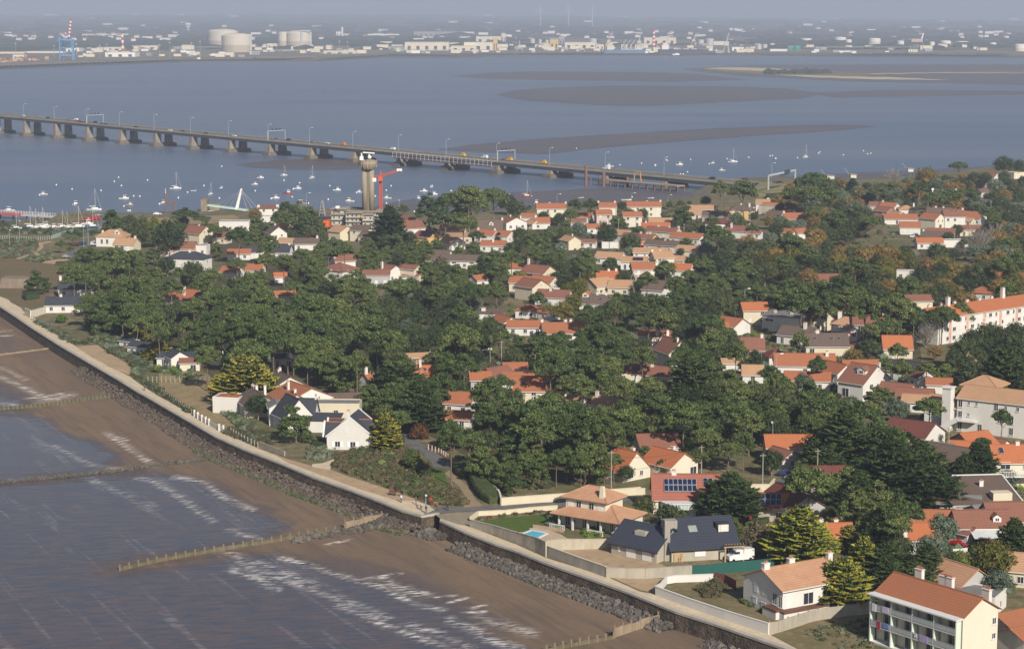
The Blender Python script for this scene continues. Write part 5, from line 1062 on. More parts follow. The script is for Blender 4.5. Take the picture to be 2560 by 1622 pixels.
h('W8',540,372,700,368,'white house with grey sheet roof and one wooden window','W','G',9,2.8,1.6,L=9,ang=-12,wins=[('f',1,1.5,1.3,1.0,'shut')])
h('W8',200,215,222,218,'narrow white pavilion with tall brown pyramid roof','W','R',4.6,2.9,3.4,'h',L=4.6,ang=-20)
h('W8',60,600,330,612,'orange ribbed hip roof behind the grey green tree','W','O',10,2.6,2.2,L=13,ang=-6,chim=((.8,-.2,.8),))
h('V6',965,494,1185,490,'orange roofed white house with dark eave behind a pole','W','V',9,2.8,2.2,L=8.5,ang=6,wins=[('f',-1.8,1.4,1.2,1.2),('f',-.4,1.1,.9,2.1,'shut')],chim=((-.7,-.8,1.4),))
t,ro,L=h('W8',705,622,1195,588,'tan roofed house with grey blue gable and tiny white dormer','G','R',8,3.6,2.6,L=11,ang=3,wins=[('f',3.5,1.5,1,1)])
dormer(ro,2.7,.7,3.6,2.6,8,1.6,1.5,'R')
e=t;MB().box((1.0,-5.8,2.95),(8.2,3.8,.12),0,0,R(12)).build('veranda_roof',M('sheet_white',(.62,.63,.62),.6),e);MB().box((1.4,-7.2,1.3),(6.8,.2,2.6)).build('veranda_wall',M('dark_red_boards',(.19,.05,.05),.7),e)
h('W8',1255,512,1700,450,'brown and orange roofed house with grey gable at right edge','G','R',9,3.6,2.8,L=12,ang=4)
h('W8',1000,520,1200,500,'low grey roof with slanting white edge behind the tan roof','W','G',6,2.8,1.2,L=8)
h('W8',1400,700,1700,700,'low mossy lean-to roof at right edge','K','G',6,2.4,.9,'m',L=9)
h('W8',560,800,740,880,'small white outhouse with russet edge by the red car','W','R',5,2.6,1,L=7,ang=-50)
h('V6',365,492,478,487,'small orange roof between golden cypresses','W','V',6,2.9,1.8,L=6.5,ang=6,chim=((-.9,0,.8),(.1,.2,.7)))
h('V6',1420,800,1490,850,'grey gabled house with russet mottled roof below the red car','G','Q',9,3.2,2.6,L=9,ang=-58)
h('V6',1905,742,2050,735,'peach roof cut by the right edge above the laurel bush','C','T',8,3.0,2.4,L=11,ang=-20)
h('V6',1860,1212,2060,1190,'orange roofed white garage behind the apartment block','W','O',9,2.6,1.5,L=12,ang=30)
h('V6',1950,1345,2080,1320,'orange garage roof in the bottom right corner','W','O',7,2.6,1.2,L=8,ang=30)
h('V6',1440,1020,1610,1035,'low flat grey roof behind the apartment block chimneys','W','G',8,3,.3,'f',L=12,ang=-30)
h('U7',1990,582,2088,690,'white gabled house with big brown roof behind golden cypress','W','B',11,3.6,3.0,L=13,ang=-66,chim=((-.75,.1,.8),(-.5,-.05,.5)),wins=[])
t,ro,L=h('U7',2222,738,2283,806,'white house with long orange roof left of the slate cottage','W','O',14,3.4,3.0,L=13,ang=-58,chim=((-.2,-.45,1.4),),wins=[('r',4.5,1.6,1.4,1),('r',2.2,3.2,.5,2)])
h('U7',2168,850,2180,888,'small orange gable with white chimney before the long orange roof','W','O',6.5,4.2,2.0,L=6,ang=-70,chim=((.2,0,1.0),),wins=[])
h('U7',1706,806,1745,888,'cream gabled house with grey brown roof and four thin chimneys','C','B',9.9,3.3,2.6,L=11,ang=-70,chim=((-.85,-.02,.9),(-.55,0,.9),(-.25,.05,1.2),(.1,.45,1.8)),wins=[('r',0,4.3,.8,.8,'shut'),('r',3,1.4,1,1.2)])
h('U7',1330,898,1480,894,'blank white cube house left of the cream gable','W','O',7,3.9,.3,'f',L=7.5,ang=-14,wins=[])
t,ro,L=h('U7',2118,885,2186,942,'steep white gable with slate roof behind a pine','W','S',8.5,3.6,4.4,L=9,ang=-62,wins=[('r',-.4,1.6,1.1,1.2)])
h('U7',2210,940,2345,935,'slate cross wing right of the steep white gable','W','S',7,3.6,3.6,L=7,ang=-6,chim=((.98,0,.8,.5,.5),),reg=False)
h('U7',1935,935,1960,1000,'narrow white house front with tall windows beside the cream gable','W','G',4,4.6,1,L=7,ang=-80)
h('U8',400,972,780,975,'ivory flat roofed block with balcony behind the slate cottage','C','G',7,3.4,.2,'f',L=17,ang=-2)
h('U7',180,208,240,210,'slate roofed shed left of the golden bush','W','S',5,2.6,.8,L=5,ang=-30)
h('U7',300,262,440,258,'white shed with slate roof right of the golden bush','W','S',6.5,2.7,1.2,L=8,ang=-30)
h('U7',665,386,945,380,'long low slate roofed bungalow with arched white door','W','S',7,2.6,1.2,L=13,ang=-2)
h('U7',700,362,830,364,'white gable rising behind the long slate bungalow','W','S',6,3.2,1.6,L=6,ang=-60)
h('U7',870,462,990,455,'small garage with russet roof in front of the slate bungalow','L','R',6,2.3,.9,L=6,ang=6,wins=[('f',1,1,1.6,1.6,'plain')])
h('U7',1970,405,2120,403,'white cottage with slate roof between tall trunks','W','S',5.5,2.7,1.0,L=7,ang=2)
h('U7',1235,340,1280,345,'tiny white chapel like house with dark cap in the trunks','W','S',4,3,1.6,L=4)
t,ro,L=h('U8',1575,543,1815,540,'orange roofed house with one skylight beside the black cypress','W','V',8,2.8,3.2,L=8,ang=-4,chim=((-.1,-.3,2.2,.6,.5),));skylight(ro,1.0,.35,2.8,3.2,8,.7,.8)
h('U8',1110,640,1180,610,'orange gable sliver with tall white chimney','W','O',6,3,2,L=8,ang=40,chim=((-.9,0,2),))
h('U8',1960,845,2210,860,'orange roofs mostly hidden by dark pines, upper','W','O',9,2.8,2.4,L=12,ang=-20)
h('U8',2060,1080,2190,1090,'orange roof mostly hidden by dark pines, lower','W','O',7,2.5,1.5,L=8,ang=-16)
h('U8',1590,400,1690,395,'rusty garden shed roof under red autumn shrub','B','T',5,2.4,.9,L=7)
h('U8',730,875,880,870,'grey roof in shade behind the ivory block','W','B',7,2.6,1.4,L=10)
h('T7',1088,776,1388,766,'longest cream two storey row with orange roof on the shore','L','O',8.5,5.4,2.1,L=18,ang=3,flr=2,chim=((1,0,.8),(.2,.1,.5)))
h('T7',832,779,955,778,'cream house with orange roof behind the twin pines','L','O',8,4.2,2.0,L=9.5,chim=((-1,0,.8),(.9,0,.7)))
h('T7',800,846,922,842,'narrow two storey house with orange roof, grey gable and porch','P','O',8,5,2.1,L=8,ang=4,flr=2,chim=((1,0,.5),))
h('T7',1044,866,1212,865,'cream two storey house with orange roof right of the poles','L','O',8,5.2,1.9,L=9.6,ang=3,flr=2)
h('T7',612,870,745,882,'low orange roof left of the narrow two storey house','W','O',8,2.8,1.8,L=9,ang=-14)
h('T7',570,930,670,930,'low dark orange roof with tall post below the twin pines','W','R',6,2.7,1.4,L=8)
h('T7',722,980,838,978,'white house with orange roof under the twin pines','W','O',7,2.9,1.6,L=9)
h('T7',1320,926,1500,922,'low peach roof left of the big dark pine','W','T',9,2.8,2,L=13,ang=-4)
h('T7',1240,967,1465,970,'low vivid orange roof in front of the peach roof','W','V',9,2.8,1.8,L=14,ang=-4,chim=((-.7,0,.7),))
h('T7',1345,988,1500,1030,'terraced row with mixed brown roof, upper of the stepped rows','C','R',8,3.0,1.8,L=17,ang=-33,chim=((-.3,0,.7),(.4,0,.7),(1,0,.8)))
h('T7',1585,1040,1735,1085,'terraced row with orange roof and white gable','W','O',8.5,3.0,1.9,L=16,ang=-33,chim=((.3,.2,.5),))
h('T7',1120,1050,1280,1088,'terraced row with dark russet roof and yellow gable','Y','R',8,3.0,1.8,L=16,ang=-30,chim=((.1,0,.7),(.5,0,.7),(.7,0,.9)))
h('T7',1345,1108,1540,1162,'terraced row with dark brown roof, lowest of the stepped rows','W','B',8,3.0,1.8,L=18,ang=-31,chim=((0,0,.5),))
h('T7',1015,1022,1070,1045,'white gable with peach roof left of the terraced rows','W','T',7.5,2.8,1.9,L=9,ang=-42)
h('T7',1895,926,2015,926,'white bungalow with wide dark russet hipped roof','W','D',10,3.2,2.3,'h',L=15,ang=-2,chim=((-.4,.4,1),))
h('T7',2085,988,2195,1003,'white gabled house with dark russet roof and two white chimneys','W','R',9,3.3,2.2,L=11,ang=-28,chim=((-.6,-.5,1.6),(1,0,1)))
h('T7',2235,1030,2330,1040,'small low brown roof right of the two white chimneys','W','R',6,2.6,1.4,L=7,ang=-20)
h('T7',2115,801,2215,801,'yellow house with dark hipped roof at the shore wood','Y','B',10,4.6,2.4,'h',L=13,ang=-10,chim=((-.1,.6,1),(.6,-.1,1)),flr=2)
h('W6',330,713,490,718,'white house with peach roof and grey gable below the embankment','W','T',9,4.0,1.9,L=7.5,ang=-10,chim=((.7,.2,.8,1.4,.6),))
h('W6',390,800,540,810,'blank beige walled house below the embankment','K','R',8,4.0,.3,'f',L=8,ang=-16,wins=[])
h('T7',1840,860,1960,862,'dark brown roof beside a red roof left of the yellow house','K','B',9,2.9,2.0,L=11,ang=-16)
h('T7',1950,862,2010,868,'bright red roof left of the yellow house','W','O',8,2.8,1.8,L=7,ang=-24)
h('T7',1690,803,1850,806,'hazy peach roofs on the shore left of the yellow house','P','T',9,2.8,1.8,L=14,ang=-4)
h('T7',1650,850,1740,850,'small salmon roof behind bare trees near the shore','P','T',8,2.7,1.6,L=9)
h('T7',1115,1208,1490,1203,'long white two storey house with salmon roof','W','T',9,4.4,1.6,L=15,ang=-3,flr=2,wins=[('f',-5.8,3.7,.9,.9),('f',-2.4,3.6,.8,.8),('f',-.6,3.6,.8,.8)])
h('T7',1345,1226,1470,1246,'cream two storey house with peach roof and dark shutters','L','T',9.5,4.8,2.2,L=8.5,ang=12,flr=2,chim=((-1,0,.8),(-.1,.2,.8)))
h('T7',1532,1268,1590,1288,'small peach roofed wing right of the dark shutters','L','T',6,3.0,1.6,L=7,ang=-26)
t,ro,L=h('T7',1105,1285,1200,1290,'white house with salmon roof and dark solar panels','W','T',9,3.2,1.6,L=11,ang=-8)
MB().box((1.6,-2.2,4.3),(4.2,2.3,.1),0,0,R(19.5)).build('solar_panel',PV,ro)
h('T7',885,1237,970,1250,'peach hipped roof left of the solar panels','W','T',8,2.8,2.0,L=12,ang=-24)
h('U4',960,848,1190,830,'pink two storey house with grey pink gable','P','O',8.5,5.2,2.2,L=9,ang=6,flr=2,wins=[('f',-2,3.9,1.2,1.6,'shut'),('f',1.4,4.2,.8,.7),('f',3.5,3.9,1.2,1.4,'shut'),('f',-1.8,1.3,1.6,1.6),('l',0,3.6,.4,.8)])
h('U4',560,950,740,938,'orange gabled house behind the palm, upper','C','V',9,4.6,2.2,L=8.5,ang=6,chim=((-.9,0,.8),(.2,0,.7),(.9,0,.8)))
h('U4',470,1042,640,1010,'peach roofed villa left of the palm','C','T',9,3.4,2.4,L=9,ang=38)
h('U4',760,1052,890,1052,'peach roofed villa wing with brown box dormer right of the palm','C','T',9,3.0,2.2,L=9,ang=-14)
t,ro,L=h('U4',440,1212,690,1242,'wide brown roof with two skylights and orange dormer','W','B',10,2.8,2.6,L=13,ang=-14,chim=((-.1,0,1),(.4,0,.9)));skylight(ro,-3.2,.5,2.8,2.6,10,1.1,.9);skylight(ro,1.0,.5,2.8,2.6,10,1.1,.9);dormer(ro,-4.6,.35,2.8,2.6,10,2.2,1.9,'V','C')
h('U4',1205,1046,1290,1060,'dark brown roof with white gable below the pink house','W','B',8.5,3.4,3.0,L=9,ang=-30)
h('U4',362,563,488,566,'low brown roof left of the white garage','W','R',6,2.5,1.2,L=8)
h('U4',640,592,748,592,'plain white garage box beside the dark oak','W','G',6,2.6,.2,'f',L=8,wins=[])
h('U4',200,520,235,528,'tall narrow cream gable with chimney in dark trees','C','T',7,4,1.8,L=8,ang=-60,chim=((.4,0,.8),),wins=[])
h('U4',1500,855,1590,855,'orange roof at the edge of the dark oak wood','W','V',9,2.8,2.2,L=9,ang=-20)
h('U4',1560,630,1700,650,'peach roof behind thin trees below the terraced rows','C','T',9,3,1.8,L=10,ang=-25)
h('T8',185,650,318,650,'white house with broad orange roof and two chimneys at the wood edge','W','O',9.5,4.6,2.5,L=11,ang=-4,chim=((-1,0,.8),(1,0,.8)),wins=[('f',-1,3.5,.8,1.3),('f',.2,3.5,.8,1.3)])
h('T8',190,602,320,604,'long dull orange roof behind the broad orange roof','W','R',9,2.7,2,L=13,ang=-6,chim=((-.8,0,.8),))
h('T8',0,545,60,562,'orange roofs at the foot of the embankment','W','O',8,2.8,1.8,L=9,ang=-20)
h('T8',50,625,120,632,'dark roofed cottage left of the broad orange roof','W','B',9,3,2.2,L=9,ang=-40)
h('T8',275,792,325,798,'small orange gable below the broad orange roof','W','O',6,2.8,1.8,L=7,ang=30)
h('T8',180,796,235,800,'white walled low house below the broad orange roof','W','O',6,2.8,1.6,L=7,ang=-40)
h('T8',1005,545,1045,546,'leftmost small orange roof of the far right hamlet','W','R',8,2.7,1.8,L=8)
h('T8',1105,548,1185,556,'orange roof with white gable end in the far right hamlet','W','O',8,2.9,1.8,L=9,ang=-34,chim=((-.9,0,.9),))
h('T8',1065,588,1120,596,'brick walled cottage with russet roof in the far right hamlet','B','R',8,2.8,1.9,L=9,ang=-46)
h('T8',1270,578,1330,578,'white house with peach hipped roof in the far right hamlet','W','T',8,3.4,2,'h',L=9,chim=((.9,0,1),))
h('T8',1165,658,1325,664,'long low orange roof left of the cream gable','W','O',10,2.7,2,L=17,ang=-4)
h('T8',1200,632,1215,640,'pale gable behind the long low orange roof','C','T',7,2.9,1.8,L=7,ang=-60)
h('T8',1520,646,1576,657,'cream gable with orange roof in the far right hamlet','L','O',9,4.8,2.4,L=10,ang=-48,wins=[('r',-1.6,3.8,.9,1.1),('r',1.6,3.8,.9,1.1),('r',0,1.3,2,1.6)])
h('T8',1550,598,1680,602,'wide grey brown roof behind the cream gable','W','B',10,3.2,3.0,L=13,ang=-12,chim=((-.3,0,.6),(.3,0,.6)))
t,ro,L=h('T8',1690,620,1795,620,'tall white house with brown roof and two skylights','W','R',9,5.8,2.8,L=10.5,ang=2,flr=2,chim=((.9,0,.7),));skylight(ro,-1,.3,5.8,2.8,9,.8,.8);skylight(ro,1,.3,5.8,2.8,9,.8,.8)
h('T8',1895,632,1975,642,'orange roofed house with white gable right of the tall white house','W','O',9.5,3.4,2.6,L=11,ang=-34,chim=((1,0,.6),))
h('T8',1850,690,1900,700,'peach garage roof right of the tall white house','C','T',6,2.8,1.2,L=7,ang=-36)
h('T8',1300,733,1368,733,'white house with hipped orange roof left of the hamlet lane','W','O',9,3.4,2.2,L=10,ang=-8)
h('T8',1560,793,1700,796,'russet roof in front of the cream gable','C','R',9,2.9,1.8,L=13,ang=-14)
h('T8',1825,765,1965,768,'low house with flat dull brown roof and ivory wall','C','R',10,2.9,1.6,L=13,ang=8)
h('T8',1510,823,1650,828,'white house with grey brown roof at the hamlet front','W','B',10,2.9,2.2,L=13,ang=-18,chim=((-.9,0,.8),))
h('T8',1440,884,1590,884,'low orange roof with white posts, frontmost of the hamlet','W','V',7.5,2.8,1.8,L=12,ang=0)
h('T8',1650,900,1760,905,'long white garden building right of the front orange roof','W','G',6,2.9,.2,'f',L=17,ang=8,wins=[])
h('T8',2290,268,2370,264,'small tan house on the wooded shore at far right','C','G',7,3.6,.3,'f',L=9)
h('T8',2075,272,2130,275,'pale house under the tall dark shore tree','W','R',8,3.2,2,L=8,ang=-40)
h('T8',1980,330,2020,345,'brick coloured house end behind the shore road','B','O',6,3.2,1.4,L=6,ang=-50)
h('T8',2000,425,2040,420,'small white gable by the dual carriageway','W','B',6,2.8,1.8,L=7,ang=30)
h('T8',2230,1205,2340,1220,'red roof in yellow bushes at the far right edge','W','O',9,2.9,2,L=11,ang=-14)
h('T8',1985,1340,2050,1345,'small orange pyramid roof above the long apartment block','W','O',9,2.6,2,'h',L=9)
h('U2',1830,300,1925,315,'cream gable with peach roof by the orange container','C','T',10,4.2,2.3,L=8.5,ang=-44,wins=[])
h('U2',2065,298,2195,305,'cream two storey house with brown roof left of the dark cypress','C','B',9,5,2.0,L=9.5,ang=-24,flr=2)
h('U2',2180,375,2265,385,'lower brown roofed house in front of the brown roofed cream house','C','B',8,3,1.8,L=9,ang=-32)
h('W5',935,566,1000,566,'white gable touching the dark cypress below the site','W','B',8,3.4,2.0,L=8,ang=-46)
h('U2',480,252,730,252,'white flat roofed hall below the old pier','W','G',8,4.2,.2,'f',L=15,ang=2)
h('U2',915,76,1085,73,'white two storey house with red strip roof and two round chimneys','W','R',8,5,1.0,'m',L=10,flr=2,chim=((-1,0,1.1,1.3,1.2),(1,0,1.1,1.3,1.2)))
h('U2',960,190,1040,190,'low white shed right of the two round chimneys house','W','G',6,2.8,.2,'f',L=9)
h('U2',1225,258,1310,248,'brown brick gabled building before the shore trees','B','T',9,3.2,2.0,L=9,ang=40,wins=[])
h('W5',1300,478,1370,470,'dark red building with white beams beside the site','B','R',8,4,.5,'m',L=8,wins=[])
# ---- individually shaped buildings
def frame(c,x1,y1,x2,y2,z,name,label,cat='house',ang=None):
 A,B=K(c,x1,y1,z),K(c,x2,y2,z);a=math.atan2(B.y-A.y,B.x-A.x)if ang is None else R(ang)
 m_=(A+B)/2;return empty(name,(m_.x,m_.y,G),a,label,cat),(B-A).length
def regbox(t,L,d,hgt,label,k=1.0):
 a=t.rotation_euler.z;ca,sa=math.cos(a),math.sin(a);x0,y0=t.location.x,t.location.y;P=[]
 for sx in(-.5,.5):
  for sy in(-.5,.5):
   for z in(hgt*.3,hgt*.9):P.append(proj(Vector((x0+ca*sx*L-sa*sy*d,y0+sa*sx*L+ca*sy*d,G+z))))
 HOUSES.append((x0,y0,math.hypot(L,d)/2,(min(p[0]for p in P),min(p[1]for p in P),max(p[0]for p in P),max(p[1]for p in P)),label,L,d,a))
def hiproof(m,cx,cy,L,d,z0,rise,e=.5,th=.16,mi=0):
 rl=max(L/2-d/2,.05);X,Y=L/2+e,d/2+e
 vs=[(cx-X,cy-Y,z0),(cx+X,cy-Y,z0),(cx+X,cy+Y,z0),(cx-X,cy+Y,z0),(cx-X,cy-Y,z0+th),(cx+X,cy-Y,z0+th),(cx+X,cy+Y,z0+th),(cx-X,cy+Y,z0+th),(cx-rl,cy,z0+rise),(cx+rl,cy,z0+rise)]
 m.add(vs,[(0,3,2,1),(0,1,5,4),(1,2,6,5),(2,3,7,6),(3,0,4,7),(4,5,9,8),(5,6,9),(6,7,8,9),(7,4,8)],mi)
 for p in((4,8),(7,8),(5,9),(6,9),(8,9)):m.tube(vs[p[0]],vs[p[1]],.13,.13,4,mi)
t,L=frame('V4',1420,1040,2000,1215,G+3.0,'pool_villa','peach roofed two tier villa with chimney beside the swimming pool',ang=-34)
lb='peach two tier pool villa'
c0=K('V4',1890,1150,G+1.5);t.location=(c0.x,c0.y,G);LL,DD=15.0,9.5
MB().box((0,1.2,1.35),(LL,DD-2.4,3.3)).build('wall',WALLC['L'],t)
m=MB();hiproof(m,0,0,LL,DD,3.0,2.3,.7);ro=m.build('lower_roof',ROOFC['Q'],t)
MB().box((-1.6,.9,4.4),(9.4,6.6,3.4)).build('upper_wall',WALLC['L'],t);m=MB();hiproof(m,-1.6,.9,9.4,6.6,6.1,2.2,.8);ru=m.build('upper_roof',ROOFC['Q'],t)
m=MB();m.add([(1.3,-2.2,5.8),(2.5,-2.2,5.8),(2.5,-1.2,5.8),(1.3,-1.2,5.8),(1.55,-2.0,9.2),(2.25,-2.0,9.2),(2.25,-1.4,9.2),(1.55,-1.4,9.2)],[(0,1,5,4),(1,2,6,5),(2,3,7,6),(3,0,4,7),(4,5,6,7)]);m.build('chimney',WALLC['L'],ru)
for x in(-6.6,-3.4,.2,3.2,6.9):MB().box((x,-4.4,1.45),(.35,.35,3.1)).build('porch_column',TRIM,t)
for x,w_,h_ in((-5.8,1.2,2.1),(-4.3,.7,.9),(-1.8,1.1,2.1),(1.6,1.1,2.1),(4.6,.8,2.0),(6.4,1.0,2.1)):o=link('window',window_mesh(w_,h_,'plain'),t,(x,-2.42,1.3))
for x in(-5.2,-3.2,-.2,1.8):o=link('upper_window',window_mesh(1.2,1.5,'shut' if x in(-5.2,1.8)else 'plain'),t,(x,-2.42,4.9))
for xx in(-6.4,2.6):
 m=MB();m.box((xx,-5.6,.95),(3.6,.25,.15)).box((xx,-5.6,.12),(3.6,.3,.2));[m.tube((xx-1.7+i*.38,-5.6,.2),(xx-1.7+i*.38,-5.6,.9),.09,.06,6)for i in range(10)];m.build('balustrade',TRIM,t)
regbox(t,LL,DD+1,7.5,lb)
t,L=frame('V5',300,960,900,950,G,'slate_house','new blockwork house with dark slate roofs and tall concrete chimney')
NS=ROOFC['N'];KB=WALLC['K'];OSB=M('osb_board',(.50,.35,.19),.85,.35,3)
c1=K('V5',880,1100,G+2.2);a1=12;t.location=(c1.x,c1.y+3.2,G);t.rotation_euler=(0,0,R(a1))
def gab(parent,cx,cy,L,d,hw,rise,rz=0,wm=KB,rm=NS,over=.45,nm='block'):
 e=MB();q=Matrix.Rotation(rz,3,'Z')
 m=MB();m.xprism([(-d/2,-.2),(-d/2,hw),(0,hw+rise),(d/2,hw),(d/2,-.2)],-L/2,L/2);k=rise/(d/2)
 r_=MB()
 for s in(-1,1):r_.xprism([(0,hw+rise+.03),(s*(d/2+over),hw-over*k+.03),(s*(d/2+over),hw-over*k-.32),(s*(d/2+over+.25),hw-over*k-.1),(s*(d/2+over+.1),hw-over*k+.25),(0,hw+rise+.24)],-L/2-.5,L/2+.5)
 for b_ in(m,r_):b_.v=[tuple(q@Vector(v)+Vector((cx,cy,0)))for v in b_.v]
 w_=m.build('wall',wm,parent);return w_,r_.build('roof',rm,parent)
w1,r1=gab(t,0,0,11.5,10.5,2.6,3.9);w2,r2_=gab(t,-8.0,.8,9.5,8.5,2.5,3.0,R(-52));
chm=MB();chm.box((-6.3,-3.8,3.7),(.95,1.5,7.6)).box((-5.4,-2.4,6.3),(2.4,1.6,1.5));chm.build('chimney',GREYC,t)
skylight(r1,-1.2,.42,2.6,3.9,10.5,1.3,1.3,mat=M('skylight_pale',(.30,.32,.30),.3));
for(x,y,z,w_,h_)in((1.4,-5.3,1.55,1.9,1.5),):link('window',window_mesh(w_,h_,'shut'),t,(x-2.2,y,z))
MB().box((-4.6,-5.32,1.2),(1.6,.14,2.9)).build('board_panel',OSB,t);MB().box((-6.9,-2.8,1.3),(1.5,.12,2.5),R(-52)).build('board_panel',OSB,t)
for u in(-3.1,-.6,2.7):
 q=Matrix.Rotation(R(-52),3,'Z');p=q@Vector((u,-4.27,1.25))+Vector((-8.0,.8,0));o=link('roller_shutter',window_mesh(1.9 if u!=-3.1 else .5,2.3 if u!=-3.1 else 1.0,'shut'),t,p,R(-52))
m=MB();m.box((4.6,-7.1,2.75),(3.6,.15,.16));[m.box((3.0+i*.5,-6.5,2.9),(.12,2.4,.16),0,0,R(-24))for i in range(7)];m.tube((3.0,-7.2,0),(3.0,-7.2,2.7),.15,.15,6);m.tube((6.2,-7.2,0),(6.2,-7.2,2.7),.15,.15,6);m.build('porch_frame',M('raw_timber',(.45,.33,.2)),t)
link('door',window_mesh(1.3,2.1,'plain'),t,(4.2,-5.26,1.2))
for(x,rr)in((3.9,r1),):
 m=MB();m.add([(x-.9,-3.3,4.55),(x+.9,-3.3,4.55),(x+.9,-3.3,5.9),(x-.9,-3.3,5.9),(x-.9,-1.4,5.9),(x+.9,-1.4,5.9)],[(0,1,2,3),(0,3,4),(1,5,2)]);m.build('dormer',WALLC['L'],rr);MB().box((x,-2.35,6.0),(2.3,2.1,.14)).build('dormer_roof',NS,rr);link('dormer_window',window_mesh(1.0,.9,'shut'),rr,(x,-3.32,5.2))
m=MB();q=Matrix.Rotation(R(-52),3,'Z');vs=[(-1.1,-2.6,3.6),(1.1,-2.6,3.6),(1.1,-2.6,4.7),(-1.1,-2.6,4.7),(-1.1,-1.0,4.7),(1.1,-1.0,4.7)];m.add([tuple(q@Vector(v)+Vector((-8.0,.8,0)))for v in vs],[(0,1,2,3),(0,3,4),(1,5,2),(3,2,5,4)]);m.build('dormer',WALLC['K'],r2_)
m=MB();m.tube((-5.2,-6.6,0),(-4.9,-5.6,2.5),.05,.05,4).tube((-4.8,-6.8,0),(-4.5,-5.7,2.5),.05,.05,4);[m.tube((-5.15+i*.06,-6.5+i*.2,.3+i*.45),(-4.75+i*.06,-6.65+i*.2,.3+i*.45),.04,.04,4)for i in range(5)];o=m.build('ladder',M('raw_timber',(.45,.33,.2)));o.location=t.location;o.rotation_euler=t.rotation_euler;tag(o,'wooden ladder leaning on the new slate roofed house','ladder')
t.scale=(1.13,1.13,1.05);regbox(t,22,12,6.5,'new slate roofed blockwork house')
t,ro,L=house('W2',1160,236,1750,132,'long white house with mottled tile roof above the white garden wall','W','Q',11.0,4.9,2.4,'g',ang=None,chim=((-.93,.0,1.0,1.2,.9),(-.1,.06,1.0,1.2,.9),(1.0,-.15,1.3,1.0,.8)),over=.5,
wins=[('l',1.9,3.5,1.1,1.5,'shut'),('l',-.4,3.3,1.3,1.1,'shut'),('l',2.2,1.2,1.1,1.1,'shut'),('l',-.2,.9,1.2,.9,'shut'),('l',-3.4,2.9,1.2,2.0,'plain'),('l',-4.9,2.7,1.0,2.0,'plain')])
lw=t['_L']
for u,w_,h_,k in((-lw/2+1.2,1.4,2.3,'shut'),(-lw/2+5.6,2.2,2.1,'plain'),(-lw/2+9.6,1.8,2.1,'plain')):put_window(t,'f',u,2.7,w_,h_,k,lw,11.0)
MB().box((-lw/2-.9,-4.0,1.5),(1.8,3.8,.35)).box((-lw/2+5,-6.3,1.35),(12,1.8,.3)).build('terrace',WOOD,t)
MB().box((-lw/2-.9,-4.0,.65),(1.7,3.7,1.3)).box((-lw/2+5,-6.3,.6),(12,1.7,1.2)).build('terrace_base',WALLC['W'],t)
t,ro,L=house('V6',922,898,1630,1105,'three storey apartment block with orange roof, balconies and hanging laundry','L','O',9.4,8.3,2.4,'g',over=.45,wins=[('r',3.3,6.4,.9,1.1),('r',3.3,3.9,.9,1.0),('r',2.2,1.2,.5,.8)],name='apartment_block',cat='apartment block',chim=())
la=t['_L'];GF=-9.4/2
for x,y in((-.62,.42),(-.02,.35),(.12,.35),(.86,.6)):
 zz=8.3+2.4*(1-y);m=MB();m.box((x*la/2,y*4.7,zz-.2+.9),(1.5,.7,2.6));m.box((x*la/2,y*4.7,zz+2.15),(1.7,.85,.12));[m.tube((x*la/2-.55+i*.28,y*4.7,zz+2.2),(x*la/2-.55+i*.28,y*4.7,zz+2.6),.11,.1,6,1)for i in range(5)];m.build('chimney',[WALLC['W'],POT],ro)
PALEG=M('pale_green_post',(.60,.66,.56),.7,.08);RAILG=M('balcony_glass',(.42,.46,.46),.25,.12,.8,0,.5);bay=la/4
for i in range(5):MB().box((-la/2+i*bay,GF-.62,4.1),(.22,1.2,8.3)).build('bay_post',PALEG,t)
for f in range(3):
 z0=.25+f*2.75
 for i in range(4):
  xc=-la/2+(i+.5)*bay
  MB().box((xc,GF-.62,z0-.08),(bay-.23,1.22,.16)).build('balcony_slab',TRIM,t)
  put_window(t,'f',xc+bay*.18,z0+1.2,bay*.42,2.1,'plain',la,9.4,'balcony_door')
  if f>0:
   m=MB();m.box((xc,GF-1.2,z0+.5),(bay-.24,.05,.75));m.build('balcony_panel',RAILG,t);m=MB();m.box((xc,GF-1.2,z0+.98),(bay-.24,.07,.06));[m.box((xc-bay*.45+k*bay*.18,GF-1.2,z0+.5),(.05,.06,1.0))for k in range(6)];m.build('balcony_rail',STEEL,t)
   MB().box((xc-bay*.22,GF-.02,z0+1.3),(bay*.3,.05,2.5)).build('balcony_wall',WALLC['C'],t)
MB().box((0,GF-.75,8.18),(la+.9,1.7,.22)).build('eave_beam',TRIM,t);MB().box((0,GF-.3,-.1),(la+1,2.4,.3)).build('plinth',GREYC,t)
mw=Matrix.Translation(t.location)@Matrix.Rotation(t.rotation_euler.z,4,'Z')
for i,f,off,w_,h_,c,lb in((0,2,-.3,.9,1.3,(.75,.75,.8),'white bedsheet hanging on the top left balcony'),(0,2,.25,1.5,1.0,(.62,.55,.72),'lilac patterned sheet over the top left balcony rail'),(0,1,-.05,.6,1.3,(.50,.03,.06),'red towel over the middle left balcony rail'),(0,1,.28,1.3,.8,(.16,.25,.60),'blue laundry over the middle left balcony rail'),(2,1,.08,1.7,1.1,(.45,.36,.62),'purple white laundry over the third bay balcony rail'),(2,1,-.3,.5,.7,(.7,.7,.7),'small white cloth on the third bay balcony')):
 o=MB().box((0,0,0),(w_,.06,h_)).build('laundry',M('cloth_'+lb[:6].replace(' ',''),c,.9,.3,3));o.location=mw@Vector((-la/2+(i+.5+off)*bay,GF-1.28,.25+f*2.75+1.0-h_/2));o.rotation_euler=t.rotation_euler;tag(o,lb,'laundry')
